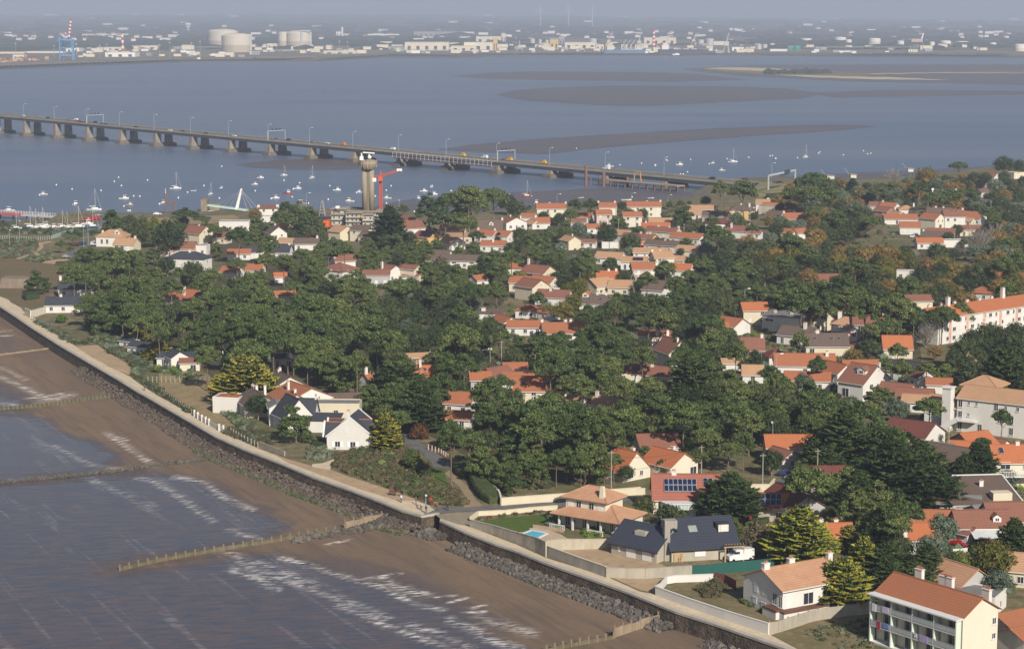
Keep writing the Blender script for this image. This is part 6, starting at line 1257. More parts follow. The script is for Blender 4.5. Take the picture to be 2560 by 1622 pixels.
t,ro,L=house('V5',475,470,1075,445,'grey gabled house with red roof, two solar arrays and white conservatory','L','R',10.5,3.0,4.2,'g',chim=((-.35,0,.7,1.0,.7),),wins=[('l',0,4.4,.9,1.2,'shut'),('l',2,1.6,.7,1.2),('f',5.4,1.5,1.6,1.5,'shut')],L=14.5,ang=-1)
ro.data.materials[0]=M_tile('tile_brickred',(.38,.135,.095),(.30,.12,.09),.2);ro.data.materials[1]=ro.data.materials[0]
t.children[0].data.materials[0]=WALLC['L']
def solar(ro,x0,x1,y0,y1,hw,rise,d,nx,ny):
 k=rise/(d/2);s=math.atan(k);
 for i in range(nx):
  for j in range(ny):
   x=x0+(x1-x0)*(i+.5)/nx;yk=y0+(y1-y0)*(j+.5)/ny;y=-yk*d/2;z=hw+rise*(1-yk)+.30;hgt=(y1-y0)*d/2/ny/math.cos(s)*.93
   MB().box((x,y,z),((x1-x0)/nx*.95,hgt,.06),0,1,s).box((x,y,z+.035),((x1-x0)/nx*.86,hgt*.92,.04),0,0,s).build('solar_panel',[PV,PALEM],ro)
solar(ro,-4.6,2.2,.22,.72,3.0,4.2,10.5,7,2);solar(ro,3.6,5.6,.18,.5,3.0,4.2,10.5,2,1)
m=MB();cw=8.0;x0=-1.4
MB().prism([(x0-cw/2-.2,-5.3),(x0+cw/2+.2,-5.3),(x0+cw/2-.8,-7.9),(x0-cw/2+1.0,-7.9)],2.6,2.85).build('conservatory_roof',M('frosted_roof',(.66,.68,.70),.4,.1),t)
m=MB();P=[(x0-cw/2,-5.3),(x0-cw/2+1.0,-7.7),(x0+cw/2-.9,-7.7),(x0+cw/2,-5.3)]
m.prism(P,.7,2.5,0);m.prism([(a*1.003-.003*x0,b)for a,b in P],0,.7,1)
for i in range(9):
 f=i/8;xx=P[1][0]+(P[2][0]-P[1][0])*f;m.box((xx,-7.73,1.55),(.1,.1,2.0),0,1)
m.build('conservatory',[M('conservatory_glass',(.50,.55,.50),.2,.1,1,0,.6),TRIM],t)
t,ro,L=house('V5',1432,630,1640,626,'orange roofed house with slanting solar array behind the big cypress','K','V',9.0,2.7,2.2,'g',L=8,ang=-8,wins=[('f',2,1.4,1.2,1.2)]);solar(ro,-3,2.6,.1,.85,2.7,2.2,9.0,5,2)
t,ro,L=house('V6',-60,155,195,262,'weathered russet roofed house with tan hipped end','G','D',9.5,2.9,2.6,'g',chim=((-.1,-.1,.9),),wins=[('r',0,1.5,1.4,1.4)])
house('V5',183,200,297,272,'steep red roofed chalet among pines behind the cream wall','L','V',9.5,2.2,4.0,'g',L=7.0,ang=-50,chim=((.45,.12,.8,1.0,.7),),wins=[('r',-2,1.4,2.2,1.6,'plain'),('r',1.5,1.4,1,1.2),('f',0,1.2,1.2,1.2)])
house('V5',570,205,695,268,'cream gabled house with bright orange roof edge behind the solar house','L','V',9.5,3.0,2.6,'g',L=10,ang=-50,chim=((.1,.15,1.0,.9,.7),),wins=[('r',2.8,1.4,2.0,1.8,'plain')])
house('V5',440,92,590,86,'brown roof rising behind the steep red chalet','W','R',9,3.4,2.4,'g',L=10)
house('V5',1595,102,1850,96,'vivid orange roofed white house left of the long shaded one','W','V',8.5,3.4,2.2,'g',L=12,ang=0,wins=[])
house('V5',1625,215,1700,235,'faded red roof under the vivid orange roofed house','W','R',7,2.6,1.6,'g',L=7)
t=empty('play_house',K('V5',1332,895,G),R(-10),'little red wooden play house with white trim','shed');MB().box((0,0,1.1),(2.0,1.6,2.2)).build('wall',M('shed_red',(.42,.04,.05),.7),t);m=MB()
for s in(-1,1):m.add([(0,-1,3.1),(s*1.3,-1,2.0),(s*1.3,1,2.0),(0,1,3.1),(0,-1,3.2),(s*1.3,-1,2.1),(s*1.3,1,2.1),(0,1,3.2)],[(0,1,2,3),(4,7,6,5),(0,4,5,1),(1,5,6,2),(3,2,6,7)])
m.build('roof',TRIM,t)
t,L=frame('U8',830,1155,830,1155,G+7.6,'gabled_cottage','white cottage with broad front gable, slate roofs and orange ridge tiles');p=K('U8',830,1158,G+7.9);t.location=(p.x,p.y+0,G);t.rotation_euler=(0,0,R(-7))
lc=WALLC['W'];sl_=ROOFC['S'];OR=ROOFC['V']
MB().add([(-5.6,0,-.2),(5.6,0,-.2),(5.6,0,3.0),(0,0,7.6),(-5.6,0,3.0),(-5.6,11,-.2),(5.6,11,-.2),(5.6,11,3.0),(0,11,7.6),(-5.6,11,3.0)],[(0,1,2,3,4),(9,8,7,6,5),(0,5,6,1),(1,6,7,2),(0,4,9,5)]).build('wall',lc,t)
m=MB()
for s in(-1,1):m.add([(0,.2,7.65),(s*5.8,.2,2.9),(s*5.8,11,2.9),(0,11,7.65),(0,.2,7.85),(s*5.8,.2,3.1),(s*5.8,11,3.1),(0,11,7.85)],[(0,3,2,1),(4,5,6,7),(0,1,5,4),(1,2,6,5),(3,7,6,2)])
rf=m.build('roof',sl_,t);m=MB()
for s in(-1,1):
 for y0 in(-.06,11):m.add([(0,y0,7.6),(s*5.9,y0,2.85),(s*5.9,y0,3.25),(0,y0,8.05),(0,y0+.35,7.6),(s*5.9,y0+.35,2.85),(s*5.9,y0+.35,3.25),(0,y0+.35,8.05)],[(0,1,2,3),(4,7,6,5),(3,2,6,7),(0,4,5,1),(1,5,6,2)])
m.build('gable_coping',TRIM,t)
for cy,zz,lab in((4.4,6.3,1),):
 m=MB();m.add([(1.5,cy,zz+.25),(6.6,cy,zz+.25),(6.6,cy-4.2,2.95),(5.6,cy-4.2,2.95),(1.5,cy,zz),(6.6,cy,zz),(6.6,cy-4.2,2.7),(5.6,cy-4.2,2.7)],[(0,3,2,1),(1,2,6,5),(3,7,6,2)]);m.add([(1.5,cy,zz+.25),(6.6,cy,zz+.25),(6.6,cy+4.2,2.95),(5.6,cy+4.2,2.95)],[(0,1,2,3)]);m.build('wing_roof',sl_,t)
 MB().add([(6.3,cy-4.2,-.2),(6.6,cy-4.2,-.2),(6.3,cy-4.4,3.1),(6.75,cy-4.4,3.1),(6.3,cy,zz+.7),(6.75,cy,zz+.7),(6.3,cy+4.2,3.0),(6.75,cy+4.2,3.0),(6.3,cy+4.2,-.2),(6.6,cy+4.2,-.2)],[(0,1,3,2),(2,3,5,4),(4,5,7,6),(1,9,7,5,3),(0,2,4,6,8)]).build('wing_gable',lc,t)
 MB().tube((1.4,cy,zz+.3),(6.3,cy,zz+.3),.14,.14,6).build('ridge_tiles',OR,t)
for y0 in(2.6,6.4):
 m=MB();m.add([(-2.6,y0,6.1),(-6.4,y0,6.1),(-6.4,y0-1.9,3.0),(-5.9,y0-1.9,3.0),(-6.4,y0+1.9,3.0),(-5.9,y0+1.9,3.0)],[(0,3,2,1),(0,1,4,5)]);m.build('wing_roof',sl_,t);MB().add([(-6.4,y0-2.1,2.9),(-6.4,y0,6.5),(-6.4,y0+2.1,2.9),(-6.8,y0-2.1,2.9),(-6.8,y0,6.5),(-6.8,y0+2.1,2.9)],[(0,1,2),(3,5,4),(0,3,4,1),(1,4,5,2),(0,2,5,3)]).build('wing_gable',TRIM,t);MB().tube((-2.8,y0,6.2),(-6.4,y0,6.2),.13,.13,6).build('ridge_tiles',OR,t)
chimney(rf,-1.2,4.5,6.8,1.6,.8,.7);
for x in(-3.0,.7):link('window',window_mesh(1.3,1.35,'white'),t,(x,-.01,1.35))
link('shutter',window_mesh(.8,1.1,'shut'),t,(-.9,-.01,4.6));regbox(t,12,11,7.5,'white slate roofed cottage')
t2,ro,L=house('U8',430,1138,600,1136,'white garage wing with slate roof and arch beside the slate cottage','W','S',5.5,3.0,.8,'m',L=9,ang=-6,wins=[])
t,ro,L=house('V3',1840,290,2384,392,'three storey grey white hotel with peach roofs and white stair stack','W','T',11,8.4,2.4,'g',L=19,ang=-34,name='hotel',cat='hotel',wins=[('f',-8.2,7.1,1.1,1.9),('f',-6,7.4,.6,.9),('f',-4,7.4,.6,1.1),('f',1,7.1,1.1,1.9),('f',3.5,7.2,.7,1),('f',6.5,7.2,.8,1.1),('f',-8.2,4.3,1.1,1.9),('f',-6,4.5,.6,.9),('f',-8.2,1.5,1.1,1.9),('f',-3,1.5,1.1,1.9),('f',2,4.3,1.1,1.9),('f',5,4.3,1.1,1.9),('f',5,1.5,1.1,1.9),('r',-3,6.5,1,1.2),('r',3,6.5,1,1.2)])
MB().box((-11.2,-6.0,5.4),(2.2,2.6,10.8)).box((-11.2,-6.0,10.95),(2.7,3.1,.3)).build('stair_stack',WALLC['W'],t)
m=MB();hiproof(m,-6,5,9,8,10.4,2.4);m.build('rear_roof',ROOFC['T'],t)
t2,ro,L=house('V3',1420,402,1700,470,'lower two storey hotel wing with peach roof and outside stair','W','T',10,5.6,2.0,'g',L=13,ang=-32,wins=[('f',-4.6,4.3,.8,1.2),('f',2.2,4.2,1.0,2),('f',5,4.2,1,2),('f',4,1.4,1.2,2)])
m=MB();m.box((1,-6.2,1.5),(5.4,1.5,.4),0,0,0,R(-32));m.box((1,-6.9,2.1),(5.6,.2,.8),0,0,0,R(-32));m.build('stair',TRIM,t2);m=MB();m.box((5.4,-6,3.0),(5,2,.25));m.box((5.4,-6.9,4.0),(5,.1,.1));[m.box((3+i*.6,-6.9,3.5),(.1,.1,1))for i in range(9)];m.build('balcony',TRIM,t2)
t=empty('pavilion',K('V3',1710,330,G),R(-20),'little white belvedere with pointed peach roof beside the hotel','pavilion');MB().box((0,0,3.2),(4.4,4.4,6.4)).box((0,0,4.9),(5.6,5.6,.3)).build('wall',WALLC['W'],t);m=MB();hiproof(m,0,0,4.6,4.6,6.4,3.2,.5);m.tube((0,0,9.4),(0,0,10.4),.08,.04,5);m.build('roof',ROOFC['T'],t)
t,ro,L=house('U6',1200,345,2384,178,'long three storey ivory apartment row with orange roof and pink bands','W','V',11,8.4,2.4,'g',wins=[],name='apartment_row',cat='apartment block',chim=((-.55,0,2.6,1.2,1.0),(.55,0,3.2,1.2,1.0)))
la=t['_L'];PINK=M('wall_salmon',(.62,.36,.30),.8)
for i in range(int(la/3)):
 for f in range(3):
  u=-la/2+2+i*3;put_window(t,'f',u,1.6+2.75*f,1.6 if i%3 else 1.0,1.3,'shut' if(i*7+f*3)%4==0 else 'plain',la,11)
for i in range(6):MB().box((-la/2+6+i*la/6,-5.52,4.2),(1.3,.08,8.2)).build('pink_band',PINK,t)
for f in range(3):put_window(t,'l',2,1.6+2.75*f,1.1,1.3,'plain',la,11);put_window(t,'l',-2.6,1.6+2.75*f,1.1,1.3,'plain',la,11)
for i in range(8):chimney(ro,-la/2+5+i*la/8,2.4,9.6,1.6,1.1,.6)
house('U6',1060,180,1160,178,'pale house end with russet roof behind the apartment row','C','R',8,7,1.6,'g',L=9)
t=empty('lookout_tower',K('T6',1057,1075,G),0,'tall concrete tower of twin columns with flared top by the shore','tower');s=ppm(t.location);k=.26578/s;TWC=M('tower_concrete',(.36,.30,.22),.85,.35,.25)
H_=(1075-600)*k
for dx in(-31,31):MB().lathe((dx*k,0,0),[(27*k,0),(27*k,H_-90*k)],20).build('column',TWC,t,True)
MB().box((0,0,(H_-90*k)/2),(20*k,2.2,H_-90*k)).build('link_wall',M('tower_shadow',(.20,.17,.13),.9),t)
m=MB();m.lathe((0,0,0),[(62*k,H_-88*k),(66*k,H_-80*k),(88*k,H_-40*k),(88*k,H_-4*k),(84*k,H_-4*k),(84*k,H_-20*k)],16)
for i in range(16):a=2*math.pi*i/16;m.box((math.cos(a)*84*k,math.sin(a)*84*k,H_-45*k),(5*k,9*k,50*k),a)
m.build('flared_head',TWC,t)
m=MB();m.box((-58*k,0,H_+14*k),(34*k,30*k,36*k)).tube((12*k,0,H_),(12*k,0,H_+52*k),9*k,7*k,8).box((10*k,0,H_+64*k),(110*k,14*k,10*k),0,0,0,R(4)).blob((20*k,-3,H_+26*k),20*k,2,0,.05).tube((-58*k,0,H_+30*k),(-58*k,0,H_+62*k),.4,.3,5);m.build('radar_mast',WHITE,t)
t=empty('tower_crane',K('T6',1176,1170,G),0,'red lattice tower crane beside the unfinished building','crane');s=ppm(t.location);k=.26578/s;CRN=M('crane_red',(.60,.105,.055),.6,.15,1)
H_=(1170-760)*k;m=MB();w_=11*k
for x,y in((-1,-1),(1,-1),(1,1),(-1,1)):m.tube((x*w_,y*w_,0),(x*w_,y*w_,H_),.2,.2,4)
n=20
for i in range(n):
 z0,z1=H_*i/n,H_*(i+1)/n
 for x0,y0,x1,y1 in((-1,-1,1,-1),(1,-1,1,1),(1,1,-1,1),(-1,1,-1,-1)):m.tube((x0*w_,y0*w_,z0),(x1*w_,y1*w_,z1),.11,.11,3);m.tube((x1*w_,y1*w_,z0),(x0*w_,y0*w_,z1),.11,.11,3);m.tube((x0*w_,y0*w_,z1),(x1*w_,y1*w_,z1),.11,.11,3)
m.build('mast',CRN,t)
def truss(a,b,w_,n,nm,r=.16):
 m=MB();a,b=Vector(a),Vector(b);d=b-a;u=Vector((0,w_,0));v=Vector((0,0,w_*1.3))
 for o_ in(-u,u,v):m.tube(a+o_,b+o_*.5,r,r*.8,4)
 for i in range(n):
  p,q=a+d*i/n,a+d*(i+1)/n;f0,f1=1-.5*i/n,1-.5*(i+1)/n
  for o1,o2 in((-u,v),(v,u),(u,-u)):m.tube(p+o1*f0,q+o2*f1,r*.55,r*.55,3)
 return m.build(nm,CRN,t)
tip=Vector((192*k,0,H_+60*k));truss((0,0,H_-4*k),tip,.9,16,'jib');truss((0,0,H_-8*k),(-60*k,0,H_-10*k),.9,4,'counter_jib')
MB().box((-58*k,0,H_-28*k),(34*k,2,34*k)).build('counterweight',WHITE,t);MB().tube((0,0,H_),(2*k,0,H_+60*k),.5,.15,5).build('tower_peak',CRN,t);MB().box((tip.x-.8,0,tip.z+.2),(2.6,1.0,1.2)).build('jib_tip',WHITE,t)
MB().box((0,-w_-.8,H_-16*k),(2.2,2,2.4)).build('cab',CRN,t)
t=empty('unfinished_building',K('W5',700,590,G),R(-4),'unfinished grey concrete apartment building under the red crane','building');s=ppm(t.location);k=.17442/s;SITE=M('site_concrete',(.50,.47,.41),.85,.3,.3);FORM=M('formwork',(.42,.22,.15),.85,.4,.6)
def sb(x0,x1,z0,z1,d,yo,nm,mat):return MB().box(((x0+x1)/2*k,yo,(z0+z1)/2*k),((x1-x0)*k,d,(z1-z0)*k)).build(nm,mat,t)
for(x0,x1,zt,yo,d,nf)in((-420,-190,230,4,10,3),(-190,60,190,0,12,3),(60,210,175,-2,12,2),(210,470,200,3,12,3)):
 o=sb(x0,x1,0,zt,d,yo,'wall',SITE);nw=max(2,int((x1-x0)/60))
 for f in range(nf):
  MB().box(((x0+x1)/2*k,yo,(zt*(f+1)/nf)*k),((x1-x0+14)*k,d+2.0,.28)).build('floor_slab',GREYC,t)
  for i in range(nw):MB().box(((x0+(x1-x0)*(i+.5)/nw)*k,yo-d/2-.03,(zt*(f+.45)/nf)*k),(20*k,.1,26*k)).build('opening',DK,t)
m=MB()
for i in range(16):m.box(((-420+i*56)*k,-1-(i%3),(196+34*(i<4)+(i*37%17))*k),(44*k,.4,14*k))
m.build('formwork',FORM,t);m=MB()
for i in range(40):m.tube(((-420+i*22)*k,-3,186*k),((-420+i*22)*k,-3,214*k),.07,.07,3)
m.box((20*k,-3,208*k),(880*k,.1,.1));m.build('guard_rail',STEEL,t)
MB().box((-320*k,-2,262*k),(52*k,3,34*k)).build('site_hut',WHITE,t);MB().box((60*k,-8.4,150*k),(44*k,.3,46*k)).build('orange_panel',M('works_orange',(.62,.32,.12)),t)
regbox(t,900*k,14,8,'unfinished concrete building')
t=empty('site_container',K('U2',1703,338,G),R(-5),'bright orange red container at the edge of the site','container');MB().box((0,0,1.9),(6.0*.5,5,3.8)).build('body',M('container_vivid',(.75,.13,.03),.6),t);MB().box((0,-2.53,1.8),(2.4,.08,3.2)).build('door',MATS['container_vivid'],t)
t=empty('site_scaffold_tower',K('T6',622,1130,G),0,'grey A shaped lattice frame left of the unfinished building','frame');s=ppm(t.location);k=.26578/s;m=MB()
for sx in(-1,1):
 m.tube((sx*26*k,0,0),(sx*4*k,0,145*k),.25,.2,5);m.tube((sx*26*k,4,0),(sx*4*k,3,145*k),.25,.2,5)
for z in(30,60,90,120):m.box((0,1.5,z*k),((54-z*.3)*k,3,.3))
m.build('leg',STEEL,t)
t=empty('bunker',K('W7',330,1000,G),R(-4),'old concrete bunker sunk in the brown moor','bunker');MB().add([(-7,-4,0),(7,-4,0),(7,4,0),(-7,4,0),(-6.4,-3.2,3.6),(6.4,-3.2,3.4),(6.4,3.6,3.4),(-6.4,3.6,3.8)],[(0,1,5,4),(1,2,6,5),(2,3,7,6),(3,0,4,7),(4,5,6,7)]).build('wall',M('bunker_concrete',(.26,.205,.155),.9,.4,.4),t);MB().box((-6.95,-1,1.1),(.3,1.6,1.8)).build('doorway',DK,t)
# ---- garden walls, fences, hedges
def gwall(name,label,c,pts,h,th,mat,cat='wall',z=G,cap=None,hs=None):
 P=[K(c,*p,z=z)for p in pts];o=P[0].copy();t=empty(name,o,0,label,cat);m,cp=MB(),MB()
 for i in range(len(P)-1):
  a,b=P[i]-o,P[i+1]-o;d=(b-a).normalized();n=Vector((-d.y,d.x,0))*th/2;ha,hb=(hs[i],hs[i+1])if hs else(h,h)
  for mm,w_,z0a,z0b,z1a,z1b in((m,1,-.1,-.1,ha,hb),(cp,1.35,ha+.001,hb+.001,ha+.1,hb+.1)):
   q=n*w_;mm.add([a-q+Vector((0,0,z0a)),b-q+Vector((0,0,z0b)),b+q+Vector((0,0,z0b)),a+q+Vector((0,0,z0a)),a-q+Vector((0,0,z1a)),b-q+Vector((0,0,z1b)),b+q+Vector((0,0,z1b)),a+q+Vector((0,0,z1a))],[(0,1,5,4),(1,2,6,5),(2,3,7,6),(3,0,4,7),(4,5,6,7)])
 m.build('wall_face',mat,t);cp.build('coping',cap or mat,t);return t
STAIN=M('stained_render',(.50,.45,.36),.9,.45,.9);LOWW=M('cream_wall',(.64,.57,.42),.85,.12,.3)
gwall('garden_wall','stained render wall in front of the pool villa, along the promenade','V4',[(362,1225),(640,1318),(860,1402),(1150,1520),(1265,1585)],2,.3,STAIN,cap=STAIN,hs=[1.5,1.9,2.2,2.8,3.0])
gwall('garden_wall','low pale wall on the street side of the pool villa lawn','V4',[(362,1160),(455,1090),(780,1075),(1100,1040),(1400,1018)],.9,.3,LOWW)
gwall('garden_wall','beige wall between the pool villa and the sandy yard','W1',[(595,418),(780,352),(1000,345),(1330,335),(1475,330)],2.0,.3,M('beige_render',(.52,.46,.36),.9,.3,.5),hs=[3.0,2.2,2.0,1.9,1.9])
gwall('garden_wall','grey concrete wall of the sandy yard facing the beach','W1',[(597,420),(1000,568),(1305,675)],2.0,.25,GREYC,cap=LOWW)
gwall('garden_wall','pale concrete wall closing the sandy yard on the near side','W1',[(1305,678),(1560,690),(1770,692),(2050,672),(2320,655)],1.9,.25,CONC)
gwall('garden_wall','long white wall with dark wall ornaments along the promenade','W2',[(148,478),(480,600),(800,712),(1210,848)],1.6,.28,WALLC['W'],hs=[1.6,1.6,1.7,1.9]);
gwall('garden_wall','bright white curved wall behind the dry garden','W2',[(148,476),(200,430),(250,372),(330,358),(520,352),(700,345)],1.3,.28,WALLC['W'],hs=[1.6,1.3,1.3,1.3,1.3,1.3])
gwall('garden_wall','long cream wall with a black car parked before it','V4',[(728,968),(1100,940),(1500,912),(1900,876),(2390,838)],1.6,.3,LOWW)
gwall('garden_wall','short cream wall returning uphill beside the round hedge','V4',[(728,966),(712,905),(690,862)],1.6,.3,LOWW)
gwall('garden_wall','cream wall between the solar house and the big cypress lane','V5',[(-10,660),(200,645),(410,640)],1.4,.3,LOWW)
gwall('garden_wall','low cream wall curving round the lane corner','V5',[(1370,612),(1540,612),(1585,560)],1.6,.3,LOWW)
gwall('fence','pale concrete fence along the promenade below the round pine','U7',[(1755,1500),(1900,1560),(2060,1620)],1.1,.2,CONC,'fence')
gwall('garden_wall','white wall with roof terrace on the shore path at far left','W7',[(400,1455),(490,1500),(720,1420),(800,1365)],2.2,.3,WALLC['L'],hs=[2.6,2.6,2.2,2.0])
gwall('fence','green mesh fence with screens behind the long white house','W2',[(480,295),(620,292),(800,268),(1050,250),(1260,225)],1.9,.08,M('green_mesh',(.02,.10,.085),.8),'fence')
gwall('fence','dark red board fence beside the long white house','W2',[(700,352),(800,372),(905,430)],1.7,.1,M('dark_red_boards',(.19,.05,.05)),'fence')
gwall('fence','dark red scalloped fence before the terrace','W2',[(1430,560),(1500,570),(1640,610)],1.1,.1,MATS['dark_red_boards'],'fence')
gwall('fence','white picket fence in front of the red car','W8',[(520,1320),(640,1318),(750,1300)],1.2,.12,WALLC['W'],'fence')
P=[K('W2',x,y,G)for x,y in((1212,845),(1300,832),(1392,800),(1488,770),(1582,738),(1675,715),(1768,700),(1860,690),(1952,676),(2045,665),(2140,655),(2210,645))]
t=empty('panel_fence',P[0],0,'stepped concrete panel fence running up to the apartment block','fence')
for i,(a,b)in enumerate(zip(P,P[1:])):
 d=b-a;MB().box((a+d/2-P[0])+Vector((0,0,.9+.12)),(d.length-.06,.14,2.05),math.atan2(d.y,d.x)).build('panel',M('fence_panel',(.40,.36,.29),.85,.25),t);MB().box(a-P[0]+Vector((0,0,1.1)),(.2,.22,2.3),math.atan2(d.y,d.x)).build('post',CONC,t)
P=[K('U7',x,y,G)for x,y in((985,1150),(1028,1178),(1075,1208),(1120,1232),(1160,1255),(1280,1320),(1330,1335))]
t=empty('white_fence',P[0],0,'white fence with stout posts above the promenade','fence')
for i,a in enumerate(P):MB().box(a-P[0]+Vector((0,0,.9)),(.42,.42,1.8)).build('post',WALLC['W'],t)
for a,b in zip(P,P[1:]):d=b-a;MB().box((a+d/2-P[0])+Vector((0,0,.65)),(d.length-.4,.14,1.2),math.atan2(d.y,d.x)).build('panel',WALLC['W'],t)
def posts(c,pts,n,hgt,label,mat=None,r=.06,rail=True):
 P=[K(c,*p,z=G)for p in pts];t=empty('post_fence',P[0],0,label,'fence');ln=[(b-a).length for a,b in zip(P,P[1:])];T=sum(ln);m=MB();ps=[]
 for i in range(n+1):
  d=T*i/n;j=0
  while j<len(ln)-1 and d>ln[j]:d-=ln[j];j+=1
  p=P[j]+(P[j+1]-P[j])*min(d/ln[j],1)-P[0];ps.append(p)
 pm=MB().box((0,0,hgt/2),(r*2,r*2,hgt)).mesh('post',mat or CONC)
 for p in ps:link('post',pm,t,p)
 if rail:
  m=MB()
  for z in(.45,.9):[m.tube(a+Vector((0,0,hgt*z)),b+Vector((0,0,hgt*z)),.02,.02,3)for a,b in zip(ps,ps[1:])]
  m.build('wire',STEEL,t)
posts('U7',[(430,740),(700,745),(910,738),(1080,730)],12,1.7,'concrete post fence across the dune garden',r=.09);posts('U7',[(590,870),(730,960),(860,1065),(980,1130)],16,1.3,'wire fence on the inner edge of the promenade');posts('U7',[(1420,1350),(1550,1430),(1740,1520)],9,1.5,'concrete posts below the tamarisk bank',r=.09)
posts('W3',[(380,380),(500,440),(600,500),(740,580)],16,1.6,'dark post fence by the far left end of the promenade',M('grey_wood',(.2,.18,.16)),.09);posts('W7',[(0,245),(300,255),(570,265),(820,240),(1050,165),(1160,140)],44,1.8,'pale green railing across the coastal scrub',M('railing_green',(.42,.55,.50)),.08);posts('V4',[(370,500),(450,600),(550,700),(690,850)],20,1.5,'grey picket fence behind the two long clipped hedges',M('picket_grey',(.38,.38,.36)),.1)
posts('V7',[(1170,500),(1200,510),(1290,545),(1430,640)],10,1.4,'pale garden fence with pink posts along the lane',M('pink_posts',(.62,.42,.36)),.12)
# ---- groynes, rocks
def groyne(name,label,c,pts,hgt,n,mat,post=True,z=.42,th=.25,ph=.6):
 P=[K(c,*p,z=z)for p in pts];t=empty(name,P[0],0,label,'groyne');ln=[(b-a).length for a,b in zip(P,P[1:])];T=sum(ln);ps=[]
 for i in range(n+1):
  d=T*i/n;j=0
  while j<len(ln)-1 and d>ln[j]:d-=ln[j];j+=1
  ps.append(P[j]+(P[j+1]-P[j])*min(d/ln[j],1)-P[0])
 m,q=MB(),MB()
 for i,(a,b)in enumerate(zip(ps,ps[1:])):
  d=b-a;hh=hgt*(.85+.25*((i*37)%7)/7);m.box(a+d/2+Vector((0,0,hh/2-.1)),(d.length-.02,th,hh+.2),math.atan2(d.y,d.x))
 m.build('planking',mat,t);pm=MB().box((0,0,(hgt+ph)/2),(.3,.34,hgt+ph)).mesh('post',M('groyne_post',(.24,.19,.14),.9,.3,1))
 if post:[link('post',pm,t,p)for p in ps]
GW=M('groyne_wood',(.34,.26,.18),.9,.4,.8);GWG=M('groyne_weedy',(.17,.15,.09),.9,.5,.8)
groyne('wooden_groyne','tall plank groyne with posts running out from the quay corner','V7',[(900,1178),(705,1210),(520,1245),(335,1290)],1.5,6,GW)
groyne('wooden_groyne','long low weedy groyne continuing seaward below the quay corner','N',[(862,1325),(780,1337),(700,1352),(560,1374),(406,1402),(300,1426)],.75,24,GWG,ph=.5)
groyne('wooden_groyne','tall plank groyne at the bottom of the picture','W1',[(2130,1160),(1900,1228),(1650,1300),(1405,1385)],1.6,7,GW)
groyne('wooden_groyne','low weedy groyne running off the bottom edge','W1',[(1395,1400),(1250,1430),(1000,1475),(860,1500),(600,1560)],.7,8,GWG)
groyne('wooden_groyne','thin straight groyne high on the beach at left','W3',[(690,715),(400,752),(200,778),(-60,810)],.5,16,GW,False)
groyne('wooden_groyne','long weed covered groyne reaching the wall notch at left','W3',[(1450,1290),(1100,1330),(700,1390),(400,1420),(-60,1462)],.7,30,M('groyne_green',(.115,.125,.06),.9,.5,.6),ph=.25)
RG=m_rock('riprap_grey',(.165,.145,.125),(.050,.042,.036));RB=m_rock('riprap_brown',(.15,.115,.09),(.065,.05,.04));RA=m_rock('weedy_rock',(.15,.12,.09),(.09,.075,.055),(.045,.070,.018))
rr=random.Random(11);rock_ps=[]
def rocks(name,label,segs,n,size,mat,zf=.45,rise=1.4):
 m=MB()
 for i in range(n):
  c,P,wd=rr.choice(segs);k=rr.randrange(len(P)-1);f=rr.random();x=P[k][0]+(P[k+1][0]-P[k][0])*f;y=P[k][1]+(P[k+1][1]-P[k][1])*f;off=rr.random()
  p=K(c,x,y,.42);nx=Vector((-.89,-.456,0));p=p+nx*(off-.5)*wd;s=size*rr.uniform(.5,1.25)
  m.box((p.x,p.y,.45+(1-off)*rise*rr.uniform(.3,1)),(s*rr.uniform(1.0,2.0),s*rr.uniform(.9,1.6),s*rr.uniform(.7,1.2)),rr.uniform(0,3),0,rr.uniform(-.6,.6),rr.uniform(-.6,.6))
 o=m.build(name,mat);o['kind']='stuff';o['label']=label
def off_wall(i0,i1,d):
 out=[]
 for i in range(i0,i1):a,b=WALLW[i],WALLW[i+1];dd_=(b-a).normalized();out.append(proj(Vector((b.x+dd_.y*d,b.y-dd_.x*d,.42))))
 return out
def wallrocks(i0,i1,d,wd):
 P=off_wall(i0,i1,d);return[('N',[a,b],wd)for a,b in zip(P,P[1:])for _ in range(max(1,int((K('N',*a,z=.42)-K('N',*b,z=.42)).length/8)))]
rocks('riprap_rocks','broken grey brown boulders piled along the foot of the far seawall',wallrocks(4,9,2.6,4.0),1300,.46,RB);rocks('weedy_riprap','weed green and brown boulders along the middle seawall',wallrocks(8,17,3.0,4.4),2400,.44,RB);rocks('algae_band','green algae covered stones at the outer foot of the seawall',wallrocks(9,17,5.4,1.6),700,.42,RA,rise=.3)
rocks('riprap_rocks','grey boulders piled below the lower seawall',wallrocks(19,27,2.5,3.0),2600,.56,RG,rise=1.3);rocks('riprap_rocks','boulders heaped at the quay corner and along the plank groyne',[('V7',[(760,1250),(930,1285),(1080,1300)],3),('V7',[(770,1265),(500,1320),(330,1345)],1.6),('V7',[(1090,1345),(1300,1400)],4),('V7',[(330,1345),(0,1400),(-150,1430)],1.2)],420,.8,RG,rise=1.1)
rocks('riprap_rocks','scattered boulders below the seawall at the bottom right',wallrocks(27,32,2.6,2.6),600,.5,RG,rise=.9)
P=[nat('V8',x,y)for x,y in((1550,766),(1400,785),(1250,802),(1100,822),(930,848),(700,868),(440,898),(200,918),(-60,945))];rocks('rock_groyne','low line of dark boulders crossing the wet beach',[('N',[a,b],2.0)for a,b in zip(P,P[1:])],620,.5,m_rock('dark_boulder',(.13,.12,.10),(.075,.07,.06)),rise=.5)
rocks('shore_boulders','pale boulders at the boatyard shore',[('T5',[(420,1175),(560,1150)],30)],160,1.3,RG,rise=3)
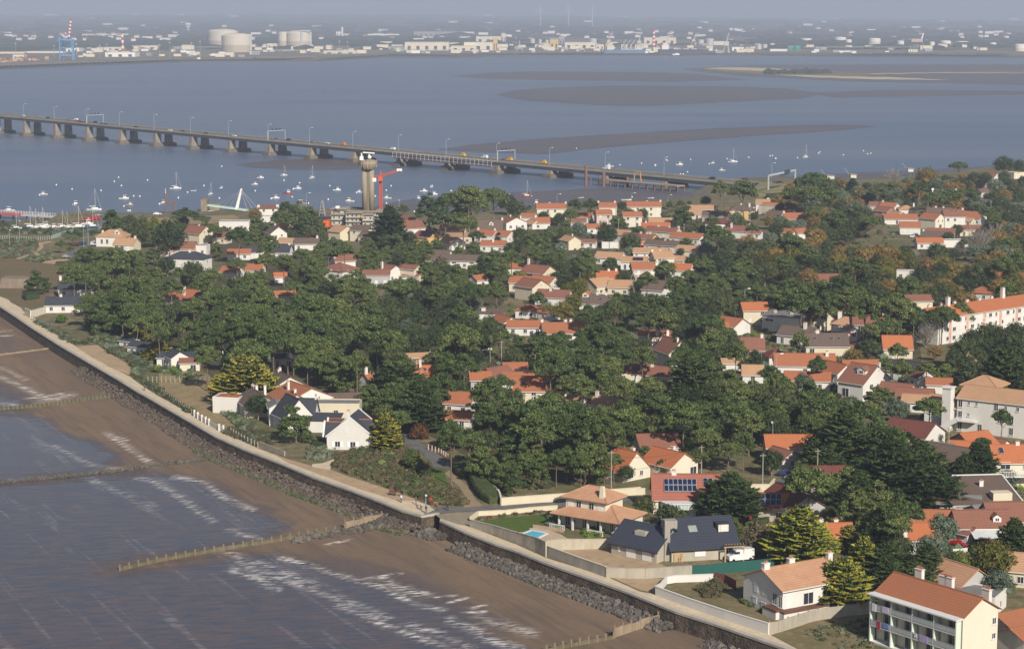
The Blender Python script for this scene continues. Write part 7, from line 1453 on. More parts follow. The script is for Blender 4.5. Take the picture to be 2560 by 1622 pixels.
# ---- pool, people, small things
t=empty('swimming_pool',K('V4',1110,1325,G+.1),0,'turquoise swimming pool with white coping in the villa garden','pool')
P=[K('V4',x,y,G+.14)-Vector(t.location)for x,y in((975,1310),(1100,1268),(1265,1300),(1145,1362))];cc=sum(P,Vector())/4
MB().prism([(p.x,p.y)for p in P],-.05,.06).build('water',M('pool_water',(.10,.52,.68),.08,.12,.5,0,.5),t);m=MB()
for a,b in zip(P,P[1:]+P[:1]):d=b-a;m.box((a+b)/2+(((a+b)/2)-cc).normalized()*.25+Vector((0,0,.0)),(d.length+.5,.45,.2),math.atan2(d.y,d.x))
m.build('coping',TRIM,t)
o=MB().box((0,0,.35),(7,.25,.75)).build('low_stone_wall',M('pink_stone',(.46,.34,.25),.9,.3,1));p=K('V4',1290,1262,G);o.location=p;o.rotation_euler=(0,0,R(-30));tag(o,'low rubble wall curving behind the swimming pool','wall')
def skin_person(loc,rz,top,legs,label,pose=0,hair=(.05,.035,.025),sc=1.0):
 t=empty('person',loc,R(rz),label,'person',None,sc)
 J=[(0,0,.95),(0,0,1.2),(0,0,1.42),(0,0,1.52),(0,.01,1.66),(.20,0,1.40),(.25,-.02,1.12),(.22,-.12-.1*pose,.88),(-.20,0,1.40),(-.26,.02,1.12),(-.22,-.05,.88),(.10,0,.90),(.12,-.10*pose-.02,.48),(.12,.06*pose,.07),(.13,-.14,.04),(-.10,0,.90),(-.12,.10*pose,.48),(-.12,.18*pose,.07),(-.13,.05*pose-.13,.04)]
 E=[(0,1),(1,2),(2,3),(3,4),(2,5),(5,6),(6,7),(2,8),(8,9),(9,10),(0,11),(11,12),(12,13),(13,14),(0,15),(15,16),(16,17),(17,18)];RR=[.15,.14,.16,.06,.105,.065,.05,.035,.065,.05,.035,.09,.065,.045,.045,.09,.065,.045,.045]
 m=MB()
 for a,b in E:m.tube(J[a],J[b],RR[a],RR[b],8,1 if max(a,b)>=11 or(a,b)==(2,3)and 0 else(2 if b in(3,4)and a!=1 else 0))
 m.blob(J[4],(.10,.115,.13),2,2,0);
 for hx in(7,10):m.blob(J[hx],(.045,.04,.075),1,2,0)
 o=m.build('body',[M('top_'+''.join('%02d'%int(c*99)for c in top),top,.9),M('legs_'+''.join('%02d'%int(c*99)for c in legs),legs,.9),M('skin',(.48,.28,.20),.6)],t,True)
 MB().blob((0,.03,1.70),(.108,.115,.115),2,0,.1).build('hair',M('hair_'+str(int(hair[0]*100)),hair,.8),t);return t
for(x,y,rz,tp,lg,lb,ps)in((902,972,20,(.03,.03,.035),(.02,.02,.03),'person in dark clothes walking behind the one in white',1),(896,1025,160,(.75,.75,.76),(.10,.12,.2),'person in a white top walking on the promenade',1),(1044,1046,90,(.30,.12,.10),(.05,.05,.07),'person in a rust top near the seawall edge, leftmost of the group',0),
(1096,1100,0,(.62,.58,.5),(.06,.06,.08),'person in a pale top nearest the quay corner',1),(1146,1134,40,(.06,.06,.07),(.16,.16,.18),'person in black standing by the lamp post',0),(1193,1052,200,(.62,.03,.03),(.06,.06,.07),'person in a bright red jacket by the bushes',0),
(1237,1090,180,(.42,.24,.22),(.25,.08,.07),'person in a brown pink top beside the red jacket',0),(1255,1100,60,(.35,.10,.08),(.05,.05,.06),'person in dark red right of the brown pink top',1),(1362,1105,10,(.04,.05,.08),(.04,.04,.06),'person in dark blue alone at the street corner',0)):
 skin_person(K('V7',x,y,G+.06),rz,tp,lg,lb,ps)
skin_person(K('W3',1722,1222,G+.06),80,(.10,.09,.10),(.12,.12,.16),'person in grey at the seawall notch');
t=empty('park_bench',K('V7',805,955,G+.05),R(-28),'dark wooden bench at the back edge of the promenade','bench');MB().box((0,0,.45),(1.9,.5,.08)).build('seat',WOOD,t);MB().box((0,.25,.8),(1.9,.08,.45)).build('backrest',WOOD,t)
for x in(-.75,.75):MB().box((x,0,.21),(.1,.45,.42)).build('leg',DK,t)
vehicle('car','black',K('V4',1478,925,G+.04),R(188),'shiny black car parked by the long cream wall','car');vehicle('hatch','red',K('W8',630,1175,G+.04),R(-42),'bright red hatchback parked in a courtyard','car');vehicle('van','white',K('V5',1270,1235,G+.03),R(200),'white van with raised tailgate behind the green fence','van')
vehicle('car','black',K('V6',1900,1500,G+.03),R(-10),'black car in the bottom right corner','car');vehicle('car','blue',K('W7',1308,330,G+.05),R(70),'dark blue car parked beside the villa road','car');vehicle('car','maroon',K('W7',1190,350,G+.05),R(170),'dark red car under the flat crowned pine','car');vehicle('hatch','grey',K('W7',1060,540,G+.05),R(10),'grey car in the shade of the small car park','car')
vehicle('van','white',K('T5',1608,1238,G+.03),R(170),'white camper van beside the dark shore pines','van');vehicle('truck','red',K('T5',825,1178,G+.03),R(170),'red fire truck on the boatyard quay, left one','truck');vehicle('truck','red',K('T5',890,1165,G+.03),R(165),'red fire truck on the boatyard quay, right one','truck');vehicle('car','grey',K('T5',933,1132,G+.05),R(5),'grey car on the coast road behind the fire trucks','car');vehicle('car','white',K('T5',1482,1120,G+.05),R(5),'white car on the coast road right of the two poles','car')
vehicle('car','grey',K('U8',1035,975,G+.03),R(5),'grey car between the pine and the lamp behind the slate cottage','car');vehicle('car','blue',K('V1',500,510,G+.03),R(5),'pale car in the tree shaded yard, upper','car');vehicle('car','white',K('V1',540,555,G+.03),R(5),'white car in the tree shaded yard, lower','car')
for c,x,y,kd_,cl,rz,lb in(('W5',150,495,'car','blue',0,'dark blue car parked left of the unfinished building'),('W5',225,490,'car','maroon',5,'dark red car parked beside the unfinished building'),('V5',1690,470,'car','blue',160,'dark car in the shaded lane right of the cream wall, nearer'),('V5',1760,500,'car','grey',160,'grey car in the shaded lane right of the cream wall, farther'),('W8',1130,1040,'car','grey',60,'dark grey car right of the brown car port'),('U5',1500,900,'car','white',0,'white car behind the bright peach roofed house'),('T8',1360,880,'car','white',70,'white car in the hamlet lane'),('U4',1330,535,'car','black',-30,'black car between the two upper terraced rows'),('U4',1100,650,'car','red',10,'red car half hidden below the terraced rows'),('V6',205,185,'van','white',5,'white van at the lane bend')):
 vehicle(kd_,cl,K(c,x,y,G+.05),R(rz),lb,'van' if kd_=='van' else 'car','cars parked in the town')
SL=make_lamp(8.2,1.4,'street_lamp',.1);firstl=True
for c,x,y,hgt,rz,lb in(('U2',908,420,8,-70,'street lamp among oaks left of the tall white gable'),('U4',332,1170,9,-60,'street lamp left of the peach villa'),('U4',942,1310,10,-60,'street lamp right of the palm villa'),('U3',712,365,9,-60,'street lamp before the yellow house'),('V5',1566,260,7,0,'street lamp pole below the vivid orange roof'),('V2',1812,885,7,-60,'street lamp in dark shrubs below the red shuttered house'),
('V1',1920,570,7,-60,'street lamp under the big round pine'),('U8',922,880,9,-60,'street lamp with banded pole behind the slate cottage'),('W6',213,1080,8,-80,'street lamp right of the yellow house'),('T7',1465,810,6,-80,'street lamp on the shore right of the longest row'),('T7',1125,790,6,-80,'street lamp on the shore behind the longest row'),('T7',423,800,6,-80,'street lamp behind the long cream house'),('V7',1143,1135,3.4,0,'short lamp post at the quay corner'),
('W7',1335,400,11,0,'tall pale mast in front of the villa car park'),('W7',1405,345,12,0,'tall pale mast beside the villa terrace'),('W7',155,390,8,0,'pale lamp post in the scrub at far left'),('W7',310,190,7,0,'lamp post by the boatyard edge'),('W5',1250,490,9,0,'plain pole right of the building site'),('T6',475,1060,8.5,-90,'shore lamp post below the yellow workboat'),('U5',385,700,9,-60,'street lamp by the orange roofed tall cream house')):
 o=SL if firstl else copy_tree(SL);firstl=False;o.location=K(c,x,y,G);o.rotation_euler=(0,0,R(rz));s_=hgt/8.2;o.scale=(1,1,s_);tag(o,lb,'street lamp','lamp posts of the town')
POLE=M('pole_concrete',(.36,.32,.26),.85,.2)
for c,x,y,hgt,lb in(('V4',2040,795,9,'concrete power pole by the cream wall left of the solar house'),('V5',1475,612,8.5,'concrete power pole behind the low solar house'),('V5',920,448,6.5,'thin power pole behind the solar house roof'),('V1',1133,860,7,'grey power pole above the skylight roof'),('V1',733,730,7.5,'wooden power pole beside the zigzag gable'),('V6',272,205,9,'twin wooden power pole beside the lane'),('V6',1068,640,7,'power pole in front of the dark eaved orange roof'),
('V3',1478,1210,8,'power pole before the grey brown roof'),('T7',975,1000,9,'tall power pole left of the cream two storey house'),('T7',1165,1050,8.5,'power pole in front of the cream two storey house'),('T7',1000,1230,14,'tallest power pole among the round oaks'),('T7',1617,1160,9,'power pole in the terraced rows'),('U8',690,660,5,'thin grey pole in front of the pinewood'),('V4',105,738,0,''),('T8',940,560,5,'grey pole in the wood at far right'),('T8',2092,700,9,'power pole right of the far right hamlet'),('T8',1503,630,6,'power pole left of the wide grey brown roof')):
 if not hgt:continue
 p=K(c,x,y,G);t=empty('power_pole',p,0,lb,'pole','power poles of the town');MB().tube((0,0,0),(0,0,hgt),.16,.11,6).build('pole',POLE,t);MB().box((0,0,hgt-.5),(1.5,.1,.12),R(20)).build('crossarm',POLE,t)
def wire(c,x1,y1,h1,x2,y2,h2,lb):
 a,b=K(c,x1,y1,G),K(c,x2,y2,G);m=MB()
 for off in(-.6,.6):
  pr=None
  for i in range(9):
   f=i/8;p=a.lerp(b,f)+Vector((off*.7,off*.7,h1+(h2-h1)*f-1.2*4*f*(1-f)));
   if pr:m.tube(pr,p,.022,.022,3)
   pr=p
 o=m.build('overhead_wire',DK);tag(o,lb,'cable')
wire('V5',105,640,8.5,920,448,6.3,'power lines crossing from the cream wall pole to the solar house pole');wire('V5',920,448,6.3,1475,612,8.0,'power lines from the solar house pole to the lane pole')
a,b=K('T8',1560,490,G+4),K('T8',2600,600,G+4);d=b-a;t=empty('elevated_road',(a+b)/2,math.atan2(d.y,d.x),'raised dual carriageway with pale barrier at the far right','road bridge');L=d.length
MB().box((0,4,-1),(L,12,2)).build('road_deck',M('viaduct_road',(.20,.19,.18),.9),t);MB().box((0,-2.2,.7),(L,.3,1.4)).build('barrier',PALEM,t);MB().box((0,4,-3.4),(L*.98,9,2.6)).build('embankment',M('embankment_green',(.06,.08,.03),.95),t)
for c,x,y,lb in(('T8',1548,478,'round white road sign by the raised road, left'),('T8',1765,485,'round white road sign by the raised road, right')):
 t=empty('road_sign',K(c,x,y,G+3.2),0,lb,'sign');MB().tube((0,0,0),(0,0,3),.08,.08,5).build('pole',STEEL,t);MB().tube((0,-.1,3),(0,.1,3),.7,.7,12).tube((0,-.1,1.6),(0,.1,1.6),.5,.5,12).build('sign_disc',WHITE,t)
t=empty('white_pavilion_roof',K('T8',975,455,G),R(-6),'long white curved canopy half hidden in the right hand wood','canopy');MB().box((0,0,3),(22,2,.6)).build('roof',WHITE,t);MB().box((10,0,1.5),(.6,2,3)).build('post',WHITE,t)
# ---- trees
LEAF=dict(pine=M_leaf('pine_needles',[(.010,.018,.005),(.055,.082,.024),(.160,.205,.062)]),oak=M_leaf('oak_leaves',[(.010,.018,.007),(.036,.052,.018),(.090,.112,.040)]),
cyp=M_leaf('cypress_dark',[(.008,.016,.006),(.028,.048,.014),(.075,.105,.028)]),gold=M_leaf('cypress_gold',[(.10,.11,.018),(.26,.25,.030),(.42,.38,.045)],.15),
aut=M_leaf('autumn_leaves',[(.070,.056,.018),(.16,.115,.034),(.25,.175,.050)]),och=M_leaf('yellowing_leaves',[(.045,.052,.014),(.105,.105,.022),(.18,.16,.03)]),
gre=M_leaf('grey_green_leaves',[(.045,.062,.040),(.10,.13,.085),(.17,.20,.13)]),lime=M_leaf('bright_shrub',[(.04,.07,.012),(.09,.14,.02),(.15,.21,.03)]),red=M_leaf('russet_shrub',[(.05,.022,.012),(.12,.045,.02),(.18,.07,.03)]),
scr=M_leaf('scrub_brown',[(.040,.034,.020),(.085,.072,.036),(.12,.105,.05)]))
BARK=M('pine_bark',(.20,.145,.105),.95,.4,2);BARKG=M('grey_bark',(.26,.24,.21),.95,.3,2)
tr=random.Random(21)
def tufts(m,c,r,n,s,flat=.6,mi=0,outward=.5,up=0.0):
 pass
 c=Vector(c);vs,fs=[],[]
 for i in range(n):
  z=tr.uniform(-.75+up,1);a=tr.uniform(0,2*math.pi);q=math.sqrt(max(0,1-z*z));d=Vector((q*math.cos(a),q*math.sin(a),z));k=tr.uniform(.78,1.14)
  p=c+Vector((d.x*r[0],d.y*r[1],d.z*r[2]))*k
  nrm=(d*outward+Vector((tr.uniform(-1,1),tr.uniform(-1,1),tr.uniform(-.6,1)))*(1-outward)).normalized()
  t1=nrm.orthogonal().normalized();t1.rotate(Matrix.Rotation(tr.uniform(0,6.28),3,nrm));t2=nrm.cross(t1);e=s*tr.uniform(.55,1.25)
  vs=[p-t1*e,p+t2*e*flat,p+t1*e,p-t2*e*flat];m.add(vs,[(0,1,2,3)],mi)
def crown_pine(seed,h,rad,thick,lobes,leaf='pine',dens=1.0,low=0.0):
 pass
 tr.seed(seed);m=MB()
 for i in range(lobes):
  a=i*2.4+tr.uniform(-.4,.4);f=math.sqrt((i+.4)/lobes);rr_=rad*f*.82;z=h+thick*(.75*(1-f*f)-.35*f+tr.uniform(-.42,.36))-low*thick*f*tr.random()*1.6
  s=rad*tr.uniform(.14,.29);r=(s*tr.uniform(.95,1.25),s*tr.uniform(.95,1.25),s*tr.uniform(.5,.75));c=(math.cos(a)*rr_,math.sin(a)*rr_,z)
  m.blob(c,tuple(x*.64 for x in r),1,0,.5,seed*31+i);tufts(m,c,r,int(120*dens),.25*rad/4.6+.05,.5,0,.35,.1)
 return m
def trunk_pine(seed,h,rad,r=.24,forks=5,lean=.06,bark=None):
 tr.seed(seed+99);m=MB();pts=[Vector((0,0,-.2))];n=6;ax,ay=tr.uniform(-lean,lean),tr.uniform(-lean,lean)
 for i in range(1,n+1):z=h*i/n;pts.append(Vector((ax*z+tr.uniform(-.12,.12),ay*z+tr.uniform(-.12,.12),z)))
 off=pts[-1].copy();
 pts=[Vector((p.x-off.x*(1-0),p.y-off.y,p.z))for p in pts]
 for i in range(n):m.tube(pts[i],pts[i+1],r*(1-.5*i/n),r*(1-.5*(i+1)/n),7)
 for k in range(forks):
  a=k*6.28/forks+tr.uniform(-.4,.4);b0=pts[-2-(k%2)];e=Vector((math.cos(a)*rad*.6,math.sin(a)*rad*.6,h+tr.uniform(.2,1.2)));md=b0.lerp(e,.5)+Vector((0,0,-.4));m.tube(b0,md,r*.4,r*.3,5).tube(md,e,r*.3,r*.15,5)
 return m
PROTO={}
def proto(kind,i,hc,rad,tm,cm,tmat,cmats,half):
 PROTO.setdefault(kind,[]).append(dict(tr=tm.mesh('trunk',tmat)if tm else None,cr=cm.mesh('crown',cmats),hc=hc,rad=rad,half=half))
for i in range(6):
 hc=(9.6,8.6,10.4,9.0,8.0,9.8)[i];rad=(4.4,5.0,4.6,5.4,4.2,5.0)[i]
 proto('umb',i,hc,rad,trunk_pine(i,hc-.8,rad),crown_pine(i+1,hc,rad,(2.2,2.6,2.9,2.2,2.4,3.0)[i],(30,36,34,40,28,38)[i]),BARK,LEAF['pine'],2.2)
for i in range(5):
 hc=(6.0,6.6,5.6,6.4,5.8)[i];rad=(4.2,3.8,4.6,4.0,4.4)[i]
 proto('bushy',i,hc,rad,trunk_pine(i+20,hc-1.5,rad*.8,.26,6,.12),crown_pine(i+40,hc,rad,3.9,40+i*3,'pine',1.0,.5),BARK,LEAF['pine'],3.6)
def crown_round(seed,h,rad,hz,lobes,s0=.36,dens=1.0,ts=.24):
 tr.seed(seed);m=MB()
 for i in range(lobes):
  z=1-2*(i+.5)/lobes*.88;a=i*2.4;q=math.sqrt(max(0,1-z*z));k=tr.uniform(.5,.72);s=rad*tr.uniform(s0*.8,s0*1.2);c=(math.cos(a)*q*rad*k,math.sin(a)*q*rad*k,h+z*hz*k*1.1)
  r=(s,s,s*tr.uniform(.7,.95));m.blob(c,tuple(x*.62 for x in r),1,0,.5,seed+i);tufts(m,c,r,int(120*dens),ts,.6,0,.4,.1)
 return m
for i in range(4):
 hc=(4.6,5.2,4.2,5.0)[i];rad=(4.2,4.6,3.8,4.4)[i];cm=crown_round(60+i,hc,rad,3.4,18+i)
 tm=trunk_pine(i+60,hc-1,rad*.7,.26,4,.03)
 for kd,lf in(('oak','oak'),('aut','aut'),('och','och'),('gre','gre')):
  PROTO.setdefault(kd,[]).append(dict(tr=PROTO['oak'][i]['tr']if kd!='oak' else tm.mesh('trunk',BARKG),cr=cm.mesh('crown',LEAF[lf]),hc=hc,rad=rad,half=3.6))
def crown_layers(seed,h,rad,gold,top=True):
 pass
 tr.seed(seed);m=MB();n=15
 m.blob((0,0,h*.36),(rad*.48,rad*.48,h*.30),2,0,.5,seed);m.blob((0,0,h*.6),(rad*.26,rad*.26,h*.26),2,0,.5,seed);tufts(m,(0,0,h*.42),(rad*.62,rad*.62,h*.42),500,.34,.5,0,.3)
 for i in range(n):
  z=h*(.10+.86*i/n);rr_=rad*(1-(i/n)**1.7*.88)*(.82+.3*tr.random());k=int(9+rr_*3.6)
  for j in range(k):
   a=6.28*j/k+tr.uniform(-.3,.3);L=rr_*tr.uniform(.78,1.18);w_=.34+.12*L;up=tr.uniform(.02,.30)
   d=Vector((math.cos(a),math.sin(a),up));s_=Vector((-math.sin(a),math.cos(a),tr.uniform(-.2,.2)));b0=Vector((0,0,z))+d*L*.35
   for q in range(5):
    f=.38+.62*q/5;p=Vector((0,0,z-.25+.25*f))+d*L*f;ww=w_*(1.15-f*.5);e=d*L*.2
    gi=1 if gold and q>=2 and tr.random()<(.80 if q>2 else .4)else 0
    m.add([p-s_*ww,p+e*.4-s_*ww*1.2+Vector((0,0,-.12)),p+e*1.5+Vector((0,0,.05)),p+e*.4+s_*ww*1.2+Vector((0,0,-.12)),p+s_*ww,p+Vector((0,0,.12))],[(0,1,2,5),(5,2,3,4)],gi)
   tufts(m,b0+d*L*.45,(L*.32,L*.32,.35),4,.34,.5,0,.2);tufts(m,b0+d*L*.62,(L*.2,L*.2,.25),3,.28,.5,1 if gold else 0,.2)
 return m
for i in range(3):
 h_=(10.5,9.5,11)[i];rad=(5.0,5.6,4.4)[i];tm=MB().tube((0,0,-.2),(0,0,h_*.6),.32,.14,7)
 proto('gold',i,h_*.5,rad*.88,tm,crown_layers(80+i,h_,rad,True),BARKG,[LEAF['cyp'],LEAF['gold']],h_*.5);proto('cyp',i,h_*.5,rad*.78,tm,crown_layers(90+i,h_,rad,False),BARKG,[LEAF['cyp'],LEAF['cyp']],h_*.5)
m=MB();tr.seed(5)
for i in range(90):
 a=tr.uniform(0,6.28);L=tr.uniform(2.5,6.5);el=tr.uniform(.5,1.4);p0=Vector((0,0,tr.uniform(.5,3)));d=Vector((math.cos(a)*math.cos(el),math.sin(a)*math.cos(el),math.sin(el)));p1=p0+d*L;m.tube(p0,p1,.07,.03,4)
 for k in range(4):q=p0.lerp(p1,tr.uniform(.4,1));m.tube(q,q+(d+Vector((tr.uniform(-.6,.6),tr.uniform(-.6,.6),tr.uniform(-.2,.5))))*tr.uniform(.8,1.8),.035,.015,3)
proto('bare',0,4.5,3.6,MB().tube((0,0,-.2),(0,0,3),.2,.12,6),m,BARKG,M('bare_twigs',(.30,.26,.22),.95,.2),3.5)
m=MB();tr.seed(6)
for i in range(26):
 a=i*2.4;el=.9-i*.06;
 for k in range(4):d0=Vector((math.cos(a),math.sin(a),0));p=Vector((0,0,6))+d0*(.2+k*.55)+Vector((0,0,el*(k*.5)-.12*k*k));q=p+d0*.6+Vector((0,0,el*.4-.2*k));s_=Vector((-d0.y,d0.x,0))*.32;m.add([p-s_,q-s_*.8,q+s_*.8,p+s_],[(0,1,2,3)])
proto('palm',0,6,2.2,MB().tube((0,0,-.2),(0,0,6),.28,.24,8),m,BARK,LEAF['pine'],1.5)
for i in range(3):
 cm=crown_round(120+i,1.1,1.5,1.1,8,.5,.7,.2)
 for kd in('oak','gre','lime','red','scr'):PROTO.setdefault('s'+kd,[]).append(dict(tr=None,cr=cm.mesh('shrub',LEAF[kd]),hc=1.1,rad=1.5,half=1.1))
DESC=dict(umb=('tall maritime pine','pine_tree','pine tree'),bushy=('bushy pine','pine_tree','pine tree'),oak=('dark evergreen oak','broadleaf_tree','broadleaf tree'),aut=('rust brown autumn tree','broadleaf_tree','broadleaf tree'),och=('yellowing autumn tree','broadleaf_tree','broadleaf tree'),
gre=('grey green bushy tree','broadleaf_tree','broadleaf tree'),gold=('golden tipped cypress','cypress_tree','cypress tree'),cyp=('dark layered cypress','cypress_tree','cypress tree'),bare=('pale leafless tree','bare_tree','bare tree'),palm=('palm tree','palm_tree','palm tree'),
soak=('dark green shrub','shrub','shrub'),sgre=('grey green shrub','shrub','shrub'),slime=('bright green shrub','shrub','shrub'),sred=('russet shrub','shrub','shrub'),sscr=('brown scrubby bush','shrub','shrub'))
STOP=set('with and of in on at by the a behind before below under above left right beside from to running away half touching showing small wide long low steep big dark mixed its'.split())
USED={};TREES=[]
def short(l):
 w_=l.split()
 if len(w_)>7:
  w_=w_[:7]
  while w_[-1]in STOP or w_[-1]in('white','orange','brown','russet','peach','one','two','slim','tall','two','satellite','dual'):w_.pop()
 return ' '.join(w_)
REPS=['umb','pine']
def tree_label(kind,p,s,size):
 best=None
 for hx,hy,hr,_,lb,*_r in HOUSES:
  d=math.hypot(p.x-hx,p.y-hy)-hr
  if best is None or d<best[0]:best=(d,hx,hy,lb)
 d,hx,hy,lb=best;dx,dy=p.x-hx,p.y-hy
 near='just ' if d<7 else '' if d<22 else 'well '
 rel=('right of' if dx>0 else 'left of')if abs(dx)>abs(dy)*.8 else('behind' if dy>0 else 'in front of')
 return DESC[kind][0],f'{near}{rel} the {short(lb)}'
def put_tree(kind,p,s,rz=None,label=None,var=None,sz=None,group=None):
 L_=PROTO[kind];P_=L_[var if var is not None else tr.randrange(len(L_))];de,nm,cat=DESC[kind]
 t=empty(nm,(p.x,p.y,G),tr.uniform(0,6.28)if rz is None else rz,None,cat);t.scale=(s,s,s*(sz or 1))
 if P_['tr']:link('trunk',P_['tr'],t)
 link('crown',P_['cr'],t)
 if P_['tr']is None:t.children[0].name='foliage'
 TREES.append((t,kind,p,s,label));return t
def tree_at(c,x,y,wpx,kind,label=None,var=None,base=None,sz=1.0):
 pass
 L_=PROTO[kind];v=tr.randrange(len(L_))if var is None else var;P_=L_[v]
 p0=K(c,x,y,G+P_['hc']);s=wpx*CR[c][2]/ppm(p0)/(2*P_['rad'])
 if base is not None:
  p=K(c,x,base,G);hh=KY(c,x,y,p.y).z-G;s=wpx*CR[c][2]/ppm(p)/(2*P_['rad']);sz=hh/(P_['hc']*s)
 else:p=K(c,x,y,G+P_['hc']*s*sz)
 return put_tree(kind,p,s,None,label,v,sz)
